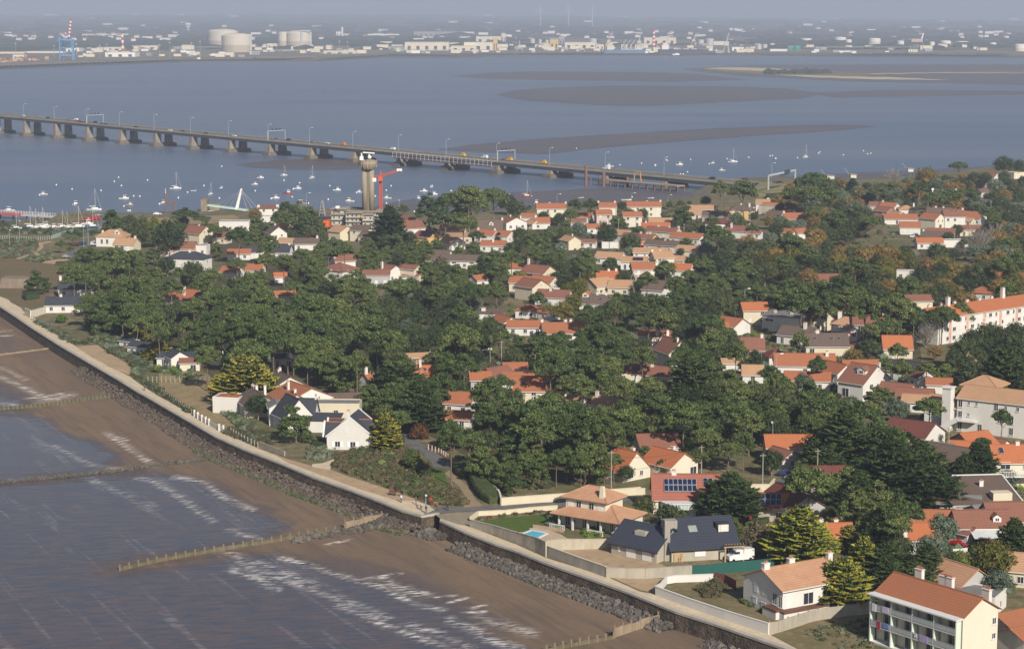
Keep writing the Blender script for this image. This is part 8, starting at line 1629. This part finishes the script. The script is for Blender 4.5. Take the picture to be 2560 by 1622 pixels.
EXPL=[('V4',780,560,300,'bushy',None,0,800),('V4',870,640,220,'bushy',None,2,850),('V4',1180,540,250,'bushy',None,1,780),('V4',1380,400,260,'umb',None,0,745),('V4',1680,430,300,'umb',None,3,765),('V4',1520,360,260,'umb',None,4,690),('V4',1960,440,180,'bushy',None,3,740),('V4',620,520,280,'bushy',None,4,740),('V4',1000,420,320,'bushy',None,3,740),('T5',1060,1185,240,'bushy','dark bushy pine between boatyard and villa'),('T5',1745,1110,290,'umb','broad dark shore pine, left of two by the camper van',1,1270),('T5',1900,1150,200,'umb','broad dark shore pine, right of two by the camper van',0,1230),('T5',1450,1215,150,'gold',None),('T5',1300,1260,230,'oak',None),('T5',1590,1320,330,'oak',None),
('W7',1150,225,250,'umb','low flat crowned pine over the dark red car',3,330),('W7',975,315,210,'umb','low flat crowned pine, middle of the car park trio',1,470),('W7',1125,395,150,'umb','smallest low flat crowned pine of the car park trio',4,530),('W7',600,890,420,'bushy','lone pine standing beside the old bunker',2,1100),
('W7',1400,470,420,'umb','tall bare trunked pine, tallest behind the four chimney house',2,860),('W7',1620,520,300,'umb',None),('W7',1250,560,250,'umb',None,0,860),('T6',1385,1058,125,'umb','small round pine alone on the mud shore',4),('T6',1255,1215,250,'cyp','dark cypress in front of the unfinished building'),
('T6',1620,1040,240,'bushy',None),('T6',1800,1000,260,'umb',None),('T6',1990,960,330,'umb',None),('T6',2230,950,320,'umb',None),('T6',2370,1010,200,'oak',None),('T6',1780,1150,300,'umb',None),('T6',1950,1180,260,'umb',None),('T6',2080,1030,260,'umb',None),('T6',280,1045,160,'umb',None),('T6',400,1120,250,'bushy',None),('T6',500,1150,230,'bushy',None),('T6',230,1140,200,'umb',None),('U2',850,180,180,'aut','russet crowned tree left of the red strip roof house'),('U2',870,270,200,'bushy',None),
('U2',650,420,320,'umb',None),('T7',590,790,150,'umb','shore pine, left of the twin pines',4),('T7',735,790,165,'umb','shore pine, right of the twin pines',0,975),('T7',1610,890,220,'bushy','big dark pine right of the vivid orange roof'),('T7',1962,640,180,'umb','tall pine left of the pair at the embankment',4,850),('T7',2170,660,270,'umb','tall broad pine right of the pair at the embankment',2),
('T7',1585,785,80,'oak',None),('T7',1670,780,55,'oak',None),('T7',1480,800,80,'oak',None),('T7',1820,760,120,'oak',None),('T7',1030,810,110,'oak',None),('T7',165,820,40,'oak',None),('T7',285,890,75,'oak',None),('T7',440,930,120,'oak',None),('T7',355,940,80,'oak',None),('T7',890,1065,230,'oak','big round dark oak in the middle of the town'),('T7',630,1030,180,'gre',None),('T7',300,1170,220,'bushy',None),('T7',1110,1155,230,'oak',None),('T7',40,840,200,'oak',None),('T7',1950,1070,240,'umb',None),('T7',2110,920,130,'gre',None),('T7',2270,910,110,'oak',None),
('T7',1590,1240,100,'oak',None),('T7',450,1110,160,'oak',None),('T7',1780,880,60,'gre',None),('W6',1150,440,560,'umb','huge layered pine by the bridge head, top part',3,860),('W6',930,620,430,'umb',None,1),('W6',1330,600,430,'umb',None,5),('W6',1130,640,480,'umb',None,3),('W6',1750,520,180,'cyp','pointed dark conifer right of the huge layered pine'),('W6',1960,530,180,'oak',None),('W6',1560,480,240,'aut',None),('T8',1790,205,190,'umb','flat topped solitary pine against the water at right',3,330),
('T8',2220,195,210,'oak','large round dark tree highest on the right shore'),('T8',2370,210,150,'oak',None),('T8',1490,310,230,'aut',None),('T8',1180,310,150,'bare',None),('T8',2040,330,160,'oak',None),('T8',1420,400,170,'umb',None),('T8',100,720,160,'gre',None),('T8',920,1060,230,'aut','large rust brown tree, left of a fused pair',1),('T8',1060,1040,240,'aut','large rust brown tree, right of a fused pair',2),('T8',90,1130,260,'och',None),('T8',1520,1180,230,'aut',None),('T8',1640,1130,240,'och',None),('T8',1760,1190,230,'aut',None),('T8',1980,900,260,'bare','tall pale leafless tree right of the white garden building'),('T8',2130,860,220,'bare',None),('T8',2290,1270,260,'och',None),('T8',1850,920,110,'oak',None),
('T8',930,400,110,'oak',None),('T8',820,690,280,'oak',None),('T8',650,690,220,'umb',None),('U4',680,1055,95,'palm','palm tree in front of the dark timber porch',0,1190),('U4',1060,1120,240,'oak','dark oak right of the palm villa'),('U4',1350,900,280,'umb',None),('U4',700,850,220,'umb',None),('U4',290,960,200,'cyp',None),
('V7',1390,365,310,'umb','tall pine with leaning bare trunk by the two long hedges',0,860),('V7',735,300,290,'gold','golden topped cypress right of the slate cottage'),('V7',760,150,260,'umb','pine with curved trunk over the golden cypress',4,480),('V7',890,180,230,'umb',None,2,440),('V7',1080,320,200,'sred',None),('V7',1000,560,180,'bushy',None),('V7',1060,620,150,'bushy',None),('V7',1150,730,130,'soak',None),('U7',1600,690,620,'gold','huge golden cypress left of the brown roofed house',1),('U7',1390,690,330,'gold','golden cypress fused to the left of the huge one'),('U7',1780,700,300,'gold',None),('U7',1300,880,240,'soak',None),('U7',1740,1010,320,'oak','green tree in front of the cream gable'),('U7',2180,1200,440,'bushy','broad pine before the slate cottage garden, left',2),
('U7',1150,420,340,'umb','pine with two straight tall trunks above the dune garden',2,850),('U7',560,60,300,'umb','pine with thick straight trunk left of the garage roof',5,550),('U8',1400,690,500,'cyp','black layered cypress beside the skylight roof',1),('U8',1660,1000,480,'cyp',None),('U8',800,700,380,'bushy',None),('U8',1080,880,330,'bushy',None),('U8',1880,440,380,'umb',None,1,700),('U8',2150,200,520,'umb',None,3,700),('U8',880,960,150,'aut',None),('U8',800,250,440,'umb',None,1,560),('U8',420,300,480,'umb',None,3,700),('U8',520,400,360,'umb',None,0,740),('U8',1900,900,300,'umb',None),('U8',2050,1330,360,'bushy',None),
('W3',1665,565,230,'gold','small golden bush cypress beside the slate shed'),('W3',1880,740,290,'gold','half golden dark cypress right of the slate shed'),('W3',1350,280,420,'cyp','wide dark cypress in the left pinewood'),('W3',730,370,130,'slime',None),('W3',680,220,130,'soak',None),('W3',1110,460,110,'slime',None),('W3',1870,960,130,'slime',None),('W3',1920,1210,90,'soak','round dark shrub at the promenade notch'),
('V5',1190,640,420,'cyp','big dark green cypress right of the solar roof',1),('V5',1215,945,210,'bushy',None),('V5',950,210,240,'bushy',None),('V5',870,290,260,'umb',None,1,450),('V5',1170,230,280,'umb',None,2,450),('V5',1300,160,280,'umb',None),('V5',1560,330,260,'oak',None),('V5',410,260,180,'bushy',None),('V5',330,330,190,'bushy',None),('V5',120,330,200,'umb',None,2,560),('V5',730,300,160,'umb',None,4,470),('V5',560,180,170,'oak',None),('V5',240,440,180,'oak','small dark tree before the steep red chalet'),('V5',620,400,220,'soak',None),('V5',640,830,240,'soak','clipped dark hedge bush before the conservatory'),('V5',400,740,220,'oak',None),('V5',1700,830,150,'gre',None),('V5',1290,1000,180,'sscr',None),('V5',1400,1090,260,'sscr',None),('V5',1440,960,220,'sscr',None),
('V5',1820,990,480,'gold','golden cypress, leftmost of the golden row behind the white house',0),('V6',120,560,420,'gold',None,1),('V6',290,620,260,'gold',None),('V6',540,600,230,'gold',None),('V6',480,960,440,'gold','large golden cypress against the white house end',1),('V6',660,760,280,'gold',None),('V6',590,330,310,'bushy','rounded pine behind the golden cypresses, left of two',1),('V6',790,280,320,'bushy','rounded pine behind the golden cypresses, right of two',3),('V6',720,440,300,'bushy',None),('V6',420,200,260,'bushy',None),('V6',380,400,160,'oak',None),('V6',800,580,300,'cyp',None),('V6',860,800,330,'cyp',None),('V6',1190,840,300,'cyp',None),('V6',1040,260,230,'red' if 0 else 'cyp',None),('V6',1310,540,300,'gre','grey green tree before the red car yard',2),('V6',1210,700,320,'gre',None),
('V6',1720,780,400,'och','olive brown broad laurel right of the grey gabled house'),('V6',1780,990,300,'gre',None),('V6',1900,620,260,'cyp','dark cypress cut by the right edge'),('V6',1250,200,380,'cyp',None),('V6',900,60,520,'cyp',None),('V2',790,900,460,'cyp','dark flat tiered cedar in the centre right'),('V2',1000,230,420,'umb',None,3,600),('V2',1180,350,380,'umb',None,1),('V2',2090,430,250,'umb','round headed pine with bent trunk by the three skylights',4,780),('V2',2300,720,260,'umb',None,1,1020),('V2',1900,1000,360,'umb',None,1,1400),('V2',1330,1050,400,'umb',None,3,1460),('V2',930,1230,400,'umb',None,0,1520),('V2',1620,1020,240,'umb',None),('V2',250,470,180,'oak',None),('V2',300,1000,420,'umb',None),('V2',250,1280,420,'cyp',None),('V2',2140,940,280,'gre',None),('V2',1430,740,180,'oak',None),
('V3',1240,560,400,'umb','large pine in front of the hotel left wing',2,960),('V3',650,420,400,'umb',None,5,720),('V3',730,60,260,'umb',None,0,330),('V3',930,110,300,'umb',None,1,460),('V3',1210,100,260,'umb',None,2,380),('V3',1440,130,260,'umb',None,4,400),('V3',2110,680,260,'umb','slim pine in front of the hotel facade',4,1000),('V3',1960,760,180,'oak',None),('V3',870,590,320,'gre','grey green bush under the pines left of the hotel'),('V3',1880,1010,300,'umb','leaning pine over the vivid orange roofs',2),('V3',60,620,280,'bushy',None),('V3',240,580,280,'bushy',None),('V3',250,960,560,'cyp',None),('V3',700,1150,560,'cyp',None),('V3',1150,1240,560,'cyp',None),('V3',1850,1280,420,'cyp',None),('V3',2200,1400,260,'gre',None),('V3',1350,920,170,'gre',None),('V3',600,1440,300,'bushy',None),('V3',820,1400,300,'bushy',None),
('U6',1400,420,420,'umb','big pine before the long apartment row',3,780),('U6',1620,380,330,'umb',None,5,700),('U6',750,540,400,'umb','big round pine between orange roofs and apartment row',1),('U6',1220,640,260,'bare',None),('U6',1330,860,200,'red' if 0 else 'aut',None),('U6',2230,800,460,'oak',None),('U6',1930,800,420,'oak',None),('U6',1680,840,400,'oak',None),('U6',2290,980,460,'oak',None),('U6',1700,1080,420,'oak',None),('U6',2150,1150,500,'cyp',None),('U6',2330,440,160,'oak',None),('U6',550,800,260,'oak',None),('U6',1960,640,330,'oak',None),('U6',2280,620,300,'oak',None),('U6',2120,690,320,'oak',None),('U6',1760,700,260,'oak',None),('U6',350,900,260,'aut',None),('U6',1060,800,130,'oak',None),('U6',250,330,260,'och',None),
('V1',250,400,500,'umb','big bright green pine left of the shaded car yard',3),('V1',1960,330,380,'umb','big rounded pine with hidden lamp, centre',2),('V1',600,350,210,'oak',None,0,690),('V1',1560,760,340,'gre','blue grey cedar right of the two skylights',1),('V1',1220,450,380,'umb',None,1),('V1',1300,80,200,'och',None),('V1',1470,80,300,'och','yellowing tree beside the pair of low hipped roofs'),('U3',1560,440,80,'cyp','small dark round cypress between two orange roofs'),('U3',1300,420,240,'umb',None,0,600),('U3',1100,180,320,'umb',None,1,480),('U3',860,780,240,'sscr',None),('U3',2090,200,170,'oak',None),('U3',2280,210,150,'oak',None)]
for a in EXPL:
 c,x,y,w_,kd,lb=a[:6];tree_at(c,x,y,w_,kd,lb,a[6]if len(a)>6 else None,a[7]if len(a)>7 else None)
def DP(*p):return[(x*1.0631,y*1.0631)for x,y in p]
REG=[(DP((180,590),(300,580),(400,610),(480,645),(560,600),(640,545),(780,560),(860,600),(880,640),(860,720),(900,800),(880,870),(760,885),(700,870),(620,850),(560,860),(500,870),(440,820),(360,790),(230,765),(190,720),(150,660)),'umb umb umb umb umb umb bushy oak',1.0),
(DP((840,700),(1130,700),(1200,770),(1100,850),(900,870)),'oak oak oak umb umb gre',1.0),(DP((860,560),(1000,540),(1200,560),(1210,640),(1180,700),(980,700),(860,640)),'umb umb umb oak bushy',.92),
(DP((850,850),(1000,840),(1080,740),(1130,760),(1180,830),(1250,800),(1400,760),(1520,800),(1500,900),(1420,960),(1450,1040),(1400,1090),(1290,1130),(1150,1110),(1110,1060),(1000,1000),(900,950)),'umb umb umb umb bushy oak',.95),(PG('V4',(380,60),(1900,20),(2000,200),(1900,420),(1500,500),(1200,560),(900,560),(620,560),(500,400)),'bushy bushy bushy umb',.9),
(DP((1210,640),(1400,620),(1500,650),(1480,740),(1360,760),(1250,740)),'oak oak umb och',1.0),(DP((1480,660),(1620,600),(1760,600),(1790,700),(1720,740),(1740,850),(1680,870),(1560,830),(1500,740)),'oak oak umb umb',.9),(DP((1420,870),(1560,840),(1720,820),(1900,900),(1960,950),(2100,1000),(2080,1060),(1900,1060),(1820,1010),(1700,1060),(1560,1050),(1440,980)),'umb umb umb bushy oak cyp',.95),
(DP((1740,560),(1900,590),(2110,580),(2200,640),(2408,600),(2408,700),(2250,710),(2150,700),(1950,660),(1760,650)),'aut och oak oak oak umb',.85),(DP((1760,650),(2150,690),(2170,850),(2060,800),(2020,740),(1800,720)),'umb umb umb oak',.95),(DP((2170,830),(2408,835),(2408,900),(2280,890),(2200,860)),'cyp oak oak',.9),
(DP((1910,1000),(2080,1000),(2200,1070),(2300,1110),(2180,1200),(2100,1250),(2000,1160),(1880,1130)),'cyp cyp umb bushy',.9),(DP((2120,1180),(2240,1230),(2240,1340),(2160,1370),(2080,1360),(2060,1260)),'cyp cyp oak',.9),(DP((1850,430),(2000,440),(2408,400),(2408,580),(2300,560),(2180,470),(2080,500),(1990,560),(1900,600),(1800,540)),'oak oak oak aut umb gre',.72),
(DP((1200,500),(1640,500),(1860,540),(1700,640),(1500,640),(1240,620)),'oak oak umb gre bushy',1.15),(DP((300,520),(520,520),(640,500),(760,520),(760,560),(560,600),(420,560),(300,560)),'oak bushy umb',1.0),(DP((2280,590),(2408,560),(2408,640),(2300,650)),'oak aut gre',.8),(DP((2170,540),(2290,530),(2250,600),(2150,600)),'oak',1.6)]
def boxof(p,P_,s):
 k=ppm(p);cx,cy=proj(Vector((p.x,p.y,G+P_['hc']*s)));return(cx-P_['rad']*s*k,cy-P_['half']*s*k,cx+P_['rad']*s*k,cy+P_['half']*s*k)
def cnt(kinds):return sum(1 for t_ in TREES if t_[1]in kinds)
placed=[proj(Vector((p.x,p.y,G+PROTO[k][0]['hc']*s)))for _,k,p,s,_l in TREES if k[0]!='s']
cand,acc=[],[]
AVOID=[PG('V4',(-200,700),(300,560),(600,790),(1000,800),(1900,770),(2400,810),(2400,1526),(-200,1526)),PG('U7',(200,600),(800,520),(1250,650),(1250,1000),(1500,1050),(1600,1300),(1850,1500),(900,1500),(200,700)),PG('V7',(0,420),(900,400),(930,300),(1010,300),(1350,560),(1500,780),(1700,1060),(0,1060)),PG('W7',(-100,540),(1150,640),(1000,900),(780,1120),(700,1400),(-100,1300)),PG('W2',(0,200),(700,160),(900,500),(1640,620),(2200,640),(2200,980),(0,980)),PG('W3',(-50,200),(900,480),(1500,640),(1900,940),(1900,1200),(2384,1526),(-50,1526))]
tr.seed(77)
for P,ks,sp in REG:
 x0,x1,y0,y1=min(p[0]for p in P),max(p[0]for p in P),min(p[1]for p in P),max(p[1]for p in P);ks=ks.split()
 for i in range(int((x1-x0)*(y1-y0)/110)):
  x,y=tr.uniform(x0,x1),tr.uniform(y0,y1)
  if inpoly(x,y,P):cand.append((x,y,tr.choice(ks),sp))
for x,y,kd,sp in cand:
 v=tr.randrange(len(PROTO[kd]));P_=PROTO[kd][v];s=tr.uniform(.7,1.2)*(.9 if kd=='cyp' else 1);z_=(1.25 if y>780 and x<1000 else 1.08)if kd=='umb' else tr.uniform(.92,1.1);p=K('N',x,y,G+P_['hc']*s*z_);k=ppm(p)
 if any(((x-a)/(4.4*k*sp))**2+((y-b)/(2.5*k*sp))**2<1 for a,b in placed):continue
 bx=boxof(p,P_,s);ok=True
 for hx,hy,hr,hb,lb,L_,d_,a_ in HOUSES:
  if(p.x-hx)**2+(p.y-hy)**2<(hr*.8+1.6)**2:
   ux=(p.x-hx)*math.cos(a_)+(p.y-hy)*math.sin(a_);uy=-(p.x-hx)*math.sin(a_)+(p.y-hy)*math.cos(a_)
   if abs(ux)<L_/2+1.4 and abs(uy)<d_/2+1.4:ok=False;break
  if p.y<hy:
   w_,h_=min(bx[2],hb[2])-max(bx[0],hb[0]),min(bx[3],hb[3])-max(bx[1],hb[1])
   if w_>0 and h_>0 and w_*h_>(.20 if x<1700 else .34)*(hb[2]-hb[0])*(hb[3]-hb[1]):ok=False;break
 b_=proj(Vector((p.x,p.y,G)))
 if not ok or not inpoly(p.x,p.y,land)or any(inpoly(*b_,A)for A in AVOID):continue
 placed.append((x,y));acc.append((p.y,kd,p,s,v,z_))
acc.sort(key=lambda q:q[0]);FAMS=(('umb','bushy'),('oak','aut','och','gre'),('cyp','gold'));rest=[]
for _,kd,p,s,v,z_ in acc:
 fam=[f for f in FAMS if kd in f][0]
 if cnt(fam)<296:put_tree(kd,p,s,None,None,v,z_)
 else:rest.append((kd,p,s,v))
if rest:
 m=MB();ms=[LEAF['pine'],LEAF['oak'],LEAF['aut'],LEAF['och'],LEAF['gre'],BARK];ix=dict(umb=0,bushy=0,oak=1,aut=2,och=3,gre=4)
 for kd,p,s,v in rest:
  P_=PROTO[kd][v];me=P_['cr'];mi=ix[kd];q=Matrix.Translation((p.x,p.y,G))@Matrix.Rotation(tr.uniform(0,6.28),4,'Z')@Matrix.Scale(s,4)
  m.add([q@w_.co for w_ in me.vertices],[tuple(f.vertices)for f in me.polygons],mi);m.tube((p.x,p.y,G),(p.x,p.y,G+P_['hc']*s),.25,.15,5,5)
 me=bpy.data.meshes.new('distant_wood');me.from_pydata(m.v,[],m.f)
 for k_ in ms:me.materials.append(k_)
 me.polygons.foreach_set('material_index',m.m);o=link('distant_wood',me);o['kind']='stuff';o['label']='far trees of the town woods beyond the houses'
print('REST',len(rest))
lab={}
for t_,kd,p,s,lb in TREES:
 if lb:t_['label']=lb;t_['group']=DESC[kd][2]+'s of the town';continue
 de,rel=tree_label(kd,p,s,0);lab.setdefault((de,rel,kd),[]).append((t_,s,p))
ADJ={1:[''],2:['smaller ','larger '],3:['smallest ','middle sized ','largest ']}
for(de,rel,kd_),L_ in lab.items():
 L_.sort(key=lambda q:q[1]/q[2].y);n=len(L_)
 pl=de+('es' if de.endswith(('s','sh'))else 's')
 for i,(t_,s,p)in enumerate(L_):
  if n<=3:t_['label']=ADJ[n][i]+de+' '+rel;t_['group']=DESC[kd_][2]+'s of the town'
  elif n<=20:
   k_=sorted(range(n),key=lambda j:L_[j][2].x/L_[j][2].y).index(i);t_['label']=f'{ORD[k_]} from left of the {pl} {rel}';t_['group']=pl+' '+rel
  else:t_['label']=de+' '+rel;t_['group']=pl+' '+rel
  w_=t_['label'].split()
  if len(w_)>16:t_['label']=' '.join(w_[:16])
print('TREES',len(TREES),{k:cnt((k,))for k in PROTO})
# ---- hedges and scrub
def hedge(c,pts,hgt,label,leaf='oak',n=900,name='hedge',cat='hedge'):
 P=[K(c,*p,z=G)for p in pts];o=sum(P,Vector())/len(P);Q=[(p-o)for p in P];m=MB();k=len(Q)
 t2=[q*.86 for q in Q];m.add([(q.x,q.y,-.05)for q in Q]+[(q.x,q.y,hgt*.75)for q in Q]+[(q.x,q.y,hgt)for q in t2],[(i,(i+1)%k,k+(i+1)%k,k+i)for i in range(k)]+[(k+i,k+(i+1)%k,2*k+(i+1)%k,2*k+i)for i in range(k)]+[tuple(range(2*k,3*k))])
 xs,ys=[q.x for q in Q],[q.y for q in Q];pol=[(q.x,q.y)for q in Q];i=0;tries=0
 while i<n and tries<n*20:
  tries+=1;x,y=tr.uniform(min(xs),max(xs)),tr.uniform(min(ys),max(ys))
  if inpoly(x,y,pol):tufts(m,(x,y,hgt-.08),(.15,.15,.1),1,.2,.6,0,.3);i+=1
 for a,b in zip(Q,Q[1:]+Q[:1]):
  for j in range(int((b-a).length*9)):f=tr.random();q=a.lerp(b,f);tufts(m,(q.x,q.y,tr.uniform(.1,hgt*.8)),(.1,.1,.1),1,.18,.6,0,.3)
 e=empty(name,o,0,label,cat);m.build('foliage',LEAF[leaf],e)
tr.seed(9)
hedge('V4',[(140,505),(190,450),(280,455),(370,510),(405,580),(395,625),(290,660),(200,620)],1.7,'dark clipped hedge, upper of two along the footpath');hedge('V4',[(340,650),(430,632),(520,680),(620,790),(685,880),(690,945),(590,955),(490,905),(400,800)],1.8,'dark clipped hedge, lower and longer of two along the footpath')
hedge('V7',[(0,440),(130,430),(480,425),(485,470),(100,490),(0,470)],1.2,'low hedge before the slate cottage, left part','oak',700);hedge('V7',[(500,425),(700,430),(760,470),(640,490),(500,470)],1.2,'low hedge before the slate cottage, right part','oak',500);hedge('V7',[(740,470),(870,400),(930,410),(915,480),(800,490)],1.8,'dark rounded hedge at the lane mouth','oak',500)
hedge('W7',[(360,1150),(620,1130),(630,1190),(420,1220),(370,1200)],1.8,'clipped dark hedge below the bunker pine','oak',500);hedge('W7',[(890,640),(1140,630),(1140,655),(890,665)],1.2,'trimmed hedge along the playground','oak',300)
hedge('V5',[(520,790),(780,780),(795,850),(560,860)],1.5,'hedge in front of the conservatory','oak',500);hedge('V5',[(1310,905),(1530,878),(1535,905),(1320,930)],1.0,'low trimmed hedge beside the play house','oak',300);hedge('T8',[(-20,500),(130,490),(140,550),(0,560)],2.2,'long hedge at the foot of the embankment','oak',400)
def scrub(name,label,c,poly,n,size,leaves,hz=.7,z=G):
 P=[(x,y)for x,y in poly];x0,x1,y0,y1=min(p[0]for p in P),max(p[0]for p in P),min(p[1]for p in P),max(p[1]for p in P);m=MB();i=0;tries=0
 while i<n and tries<n*30:
  tries+=1;x,y=tr.uniform(x0,x1),tr.uniform(y0,y1)
  if not inpoly(x,y,P):continue
  i+=1;p=K(c,x,y,z);s=size*tr.uniform(.5,1.3);mi=tr.randrange(len(leaves));r=(s,s,s*hz);q=(p.x,p.y,z+s*hz*.4);m.blob(q,tuple(a*.85 for a in r),1,mi,.35,i);tufts(m,q,r,int(34*min(s,1.6))+10,.17+.05*size,.55,mi,.35,.3)
 o=m.build(name,[LEAF[l]for l in leaves]);o['kind']='stuff';o['label']=label
scrub('dune_scrub','dense brown green scrub on the mound behind the promenade','V7',[(190,650),(300,550),(450,505),(700,530),(950,500),(1080,540),(1150,610),(1200,740),(1200,820),(1350,890),(1480,920),(1540,1000),(1520,1060),(1400,1070),(1150,1020),(1000,950),(850,905),(700,850),(500,780),(300,710)],620,1.0,['scr','scr','oak','pine','scr'],.75)
scrub('sea_buckthorn_scrub','grey green scrub band above the sand terrace','W3',[(1120,640),(1250,600),(1500,640),(1700,760),(1850,900),(1780,980),(1600,1060),(1560,1000),(1640,960),(1480,860),(1300,760),(1180,680)],230,1.5,['gre','gre','oak','scr'])
scrub('coastal_scrub','mixed scrub between promenade and pine gardens','W3',[(380,390),(500,420),(760,540),(900,660),(1100,620),(1150,520),(1500,600),(1500,700),(1200,640),(900,680),(740,600),(480,450)],150,1.1,['scr','gre','oak'])
scrub('coastal_scrub','scrub along the inner edge of the promenade','U7',[(210,640),(330,700),(430,760),(600,860),(800,1000),(980,1100),(920,1110),(700,960),(540,860),(380,760)],150,.8,['gre','scr','oak']);scrub('coastal_scrub','tamarisk scrub bank in front of the cream gable','U7',[(1220,1010),(1340,1060),(1500,1150),(1640,1220),(1700,1300),(1560,1330),(1420,1190),(1280,1090)],130,.9,['gre','oak']);scrub('coastal_scrub','scrub on the dune above the promenade bend','U7',[(1300,1340),(1600,1280),(1900,1360),(1880,1480),(1740,1500),(1560,1440)],130,.9,['gre','scr','scr']);scrub('coastal_scrub','scrub beside the paved path head','V7',[(-60,480),(140,480),(260,540),(150,600),(-40,620)],60,.9,['scr','gre'])
scrub('garden_scrub','shrubs and rough plants in the dune garden','U7',[(600,560),(960,560),(1100,700),(900,720),(600,650)],60,.9,['gre','lime','oak']);scrub('moor_scrub','dark scrub strips across the brown moor','W7',[(-40,300),(200,270),(560,280),(600,370),(300,380),(100,400),(-40,420)],160,1.5,['oak','scr','gre']);scrub('moor_scrub','grey scrub patches on the moor mound','W7',[(60,440),(250,400),(500,400),(560,430),(280,540),(80,550)],110,1.3,['gre','scr']);scrub('moor_scrub','scrub belt beside the playground','W7',[(420,540),(600,480),(800,480),(880,560),(640,620),(430,590)],110,1.3,['oak','scr','gre']);scrub('moor_scrub','scrub below the boatyard','T5',[(-20,1200),(120,1190),(250,1260),(500,1270),(900,1250),(940,1290),(700,1340),(400,1300),(-20,1300)],200,1.7,['oak','scr','gre'])
scrub('waste_scrub','weeds on the waste ground before the apartment block','W2',[(1500,830),(1750,740),(2000,680),(2180,700),(2180,980),(1900,980)],110,.5,['scr','gre','oak'],.5);scrub('garden_scrub','plants in the dry garden of the long white house','W2',[(900,520),(1150,600),(1560,620),(1640,650),(1300,700),(1150,640)],70,.7,['lime','oak','gre'])
scrub('garden_scrub','brown bush and low shrubs by the dark red fence','W2',[(560,430),(700,360),(800,400),(740,500),(600,520)],34,1.1,['scr']);scrub('garden_scrub','leafy shrubs around the pool villa','V4',[(1250,1130),(1380,1080),(1460,1180),(1420,1270),(1280,1200)],36,.8,['gre','oak']);scrub('garden_scrub','shrubs against the pool villa front','V4',[(1690,1300),(1800,1250),(1930,1260),(1940,1330),(1760,1370)],36,.8,['oak','lime']);scrub('garden_scrub','plants along the lawn wall','V4',[(450,1120),(600,1090),(820,1060),(1330,1035),(1340,1060),(820,1090),(480,1150)],26,.5,['gre','red','oak'])
for i,(c,P_)in enumerate((('T7',[(0,800),(1900,800),(2100,1000),(1900,1354),(0,1354)]),('U5',[(300,500),(2000,600),(2200,1526),(700,1526),(300,900)]),('V3',[(0,0),(1500,200),(2300,900),(2300,1500),(900,1300),(0,600)]),('T8',[(0,500),(900,480),(2400,480),(2400,1354),(0,1354)]),('V1',[(0,0),(2300,0),(2300,1100),(0,900)]),('V6',[(700,100),(1982,100),(1982,1100),(1200,900)]),('T6',[(0,1180),(2408,1180),(2408,1354),(0,1354)]))):
 scrub('garden_greenery','garden hedges and bushes between the houses, area '+('one two three four five six seven'.split()[i]),c,P_,260,1.25,['oak','scr','gre','lime','oak'],.75)
scrub('undergrowth','undergrowth beneath the pine woods','D',[(330,800),(700,880),(900,990),(1060,1040),(1250,1120),(1500,1000),(1700,1080),(2000,1100),(2150,1000),(2100,800),(1700,700),(1200,650),(700,620),(300,640)],900,1.7,['oak','scr','oak','gre'],.6)
PL=m_patch('pine_litter',(.12,.085,.055),(.065,.065,.03),.15,.95,(.05,.06,.025))
for i,(P,ks,sp)in enumerate(REG):sheet('wood_floor',[K('N',x,y+20,G)for x,y in P],G+.012+i*.0006,PL)
# ---- the air between here and the far shore
hz=MB().box((0,13000,160),(30000,27200,322)).build('haze',None or M('haze_tmp',(1,1,1)));m=bpy.data.materials.new('haze');m.use_nodes=True;t_=m.node_tree
for n in list(t_.nodes):
 if n.type=='BSDF_PRINCIPLED':t_.nodes.remove(n)
v=t_.nodes.new('ShaderNodeVolumePrincipled');v.inputs['Color'].default_value=(.68,.77,.98,1);v.inputs['Density'].default_value=1.2e-4;v.inputs['Anisotropy'].default_value=.0
t_.links.new(v.outputs[0],[n for n in t_.nodes if n.type=='OUTPUT_MATERIAL'][0].inputs['Volume']);hz.data.materials.clear();hz.data.materials.append(m);hz['kind']='stuff'
print('OBJ',len(bpy.data.objects))
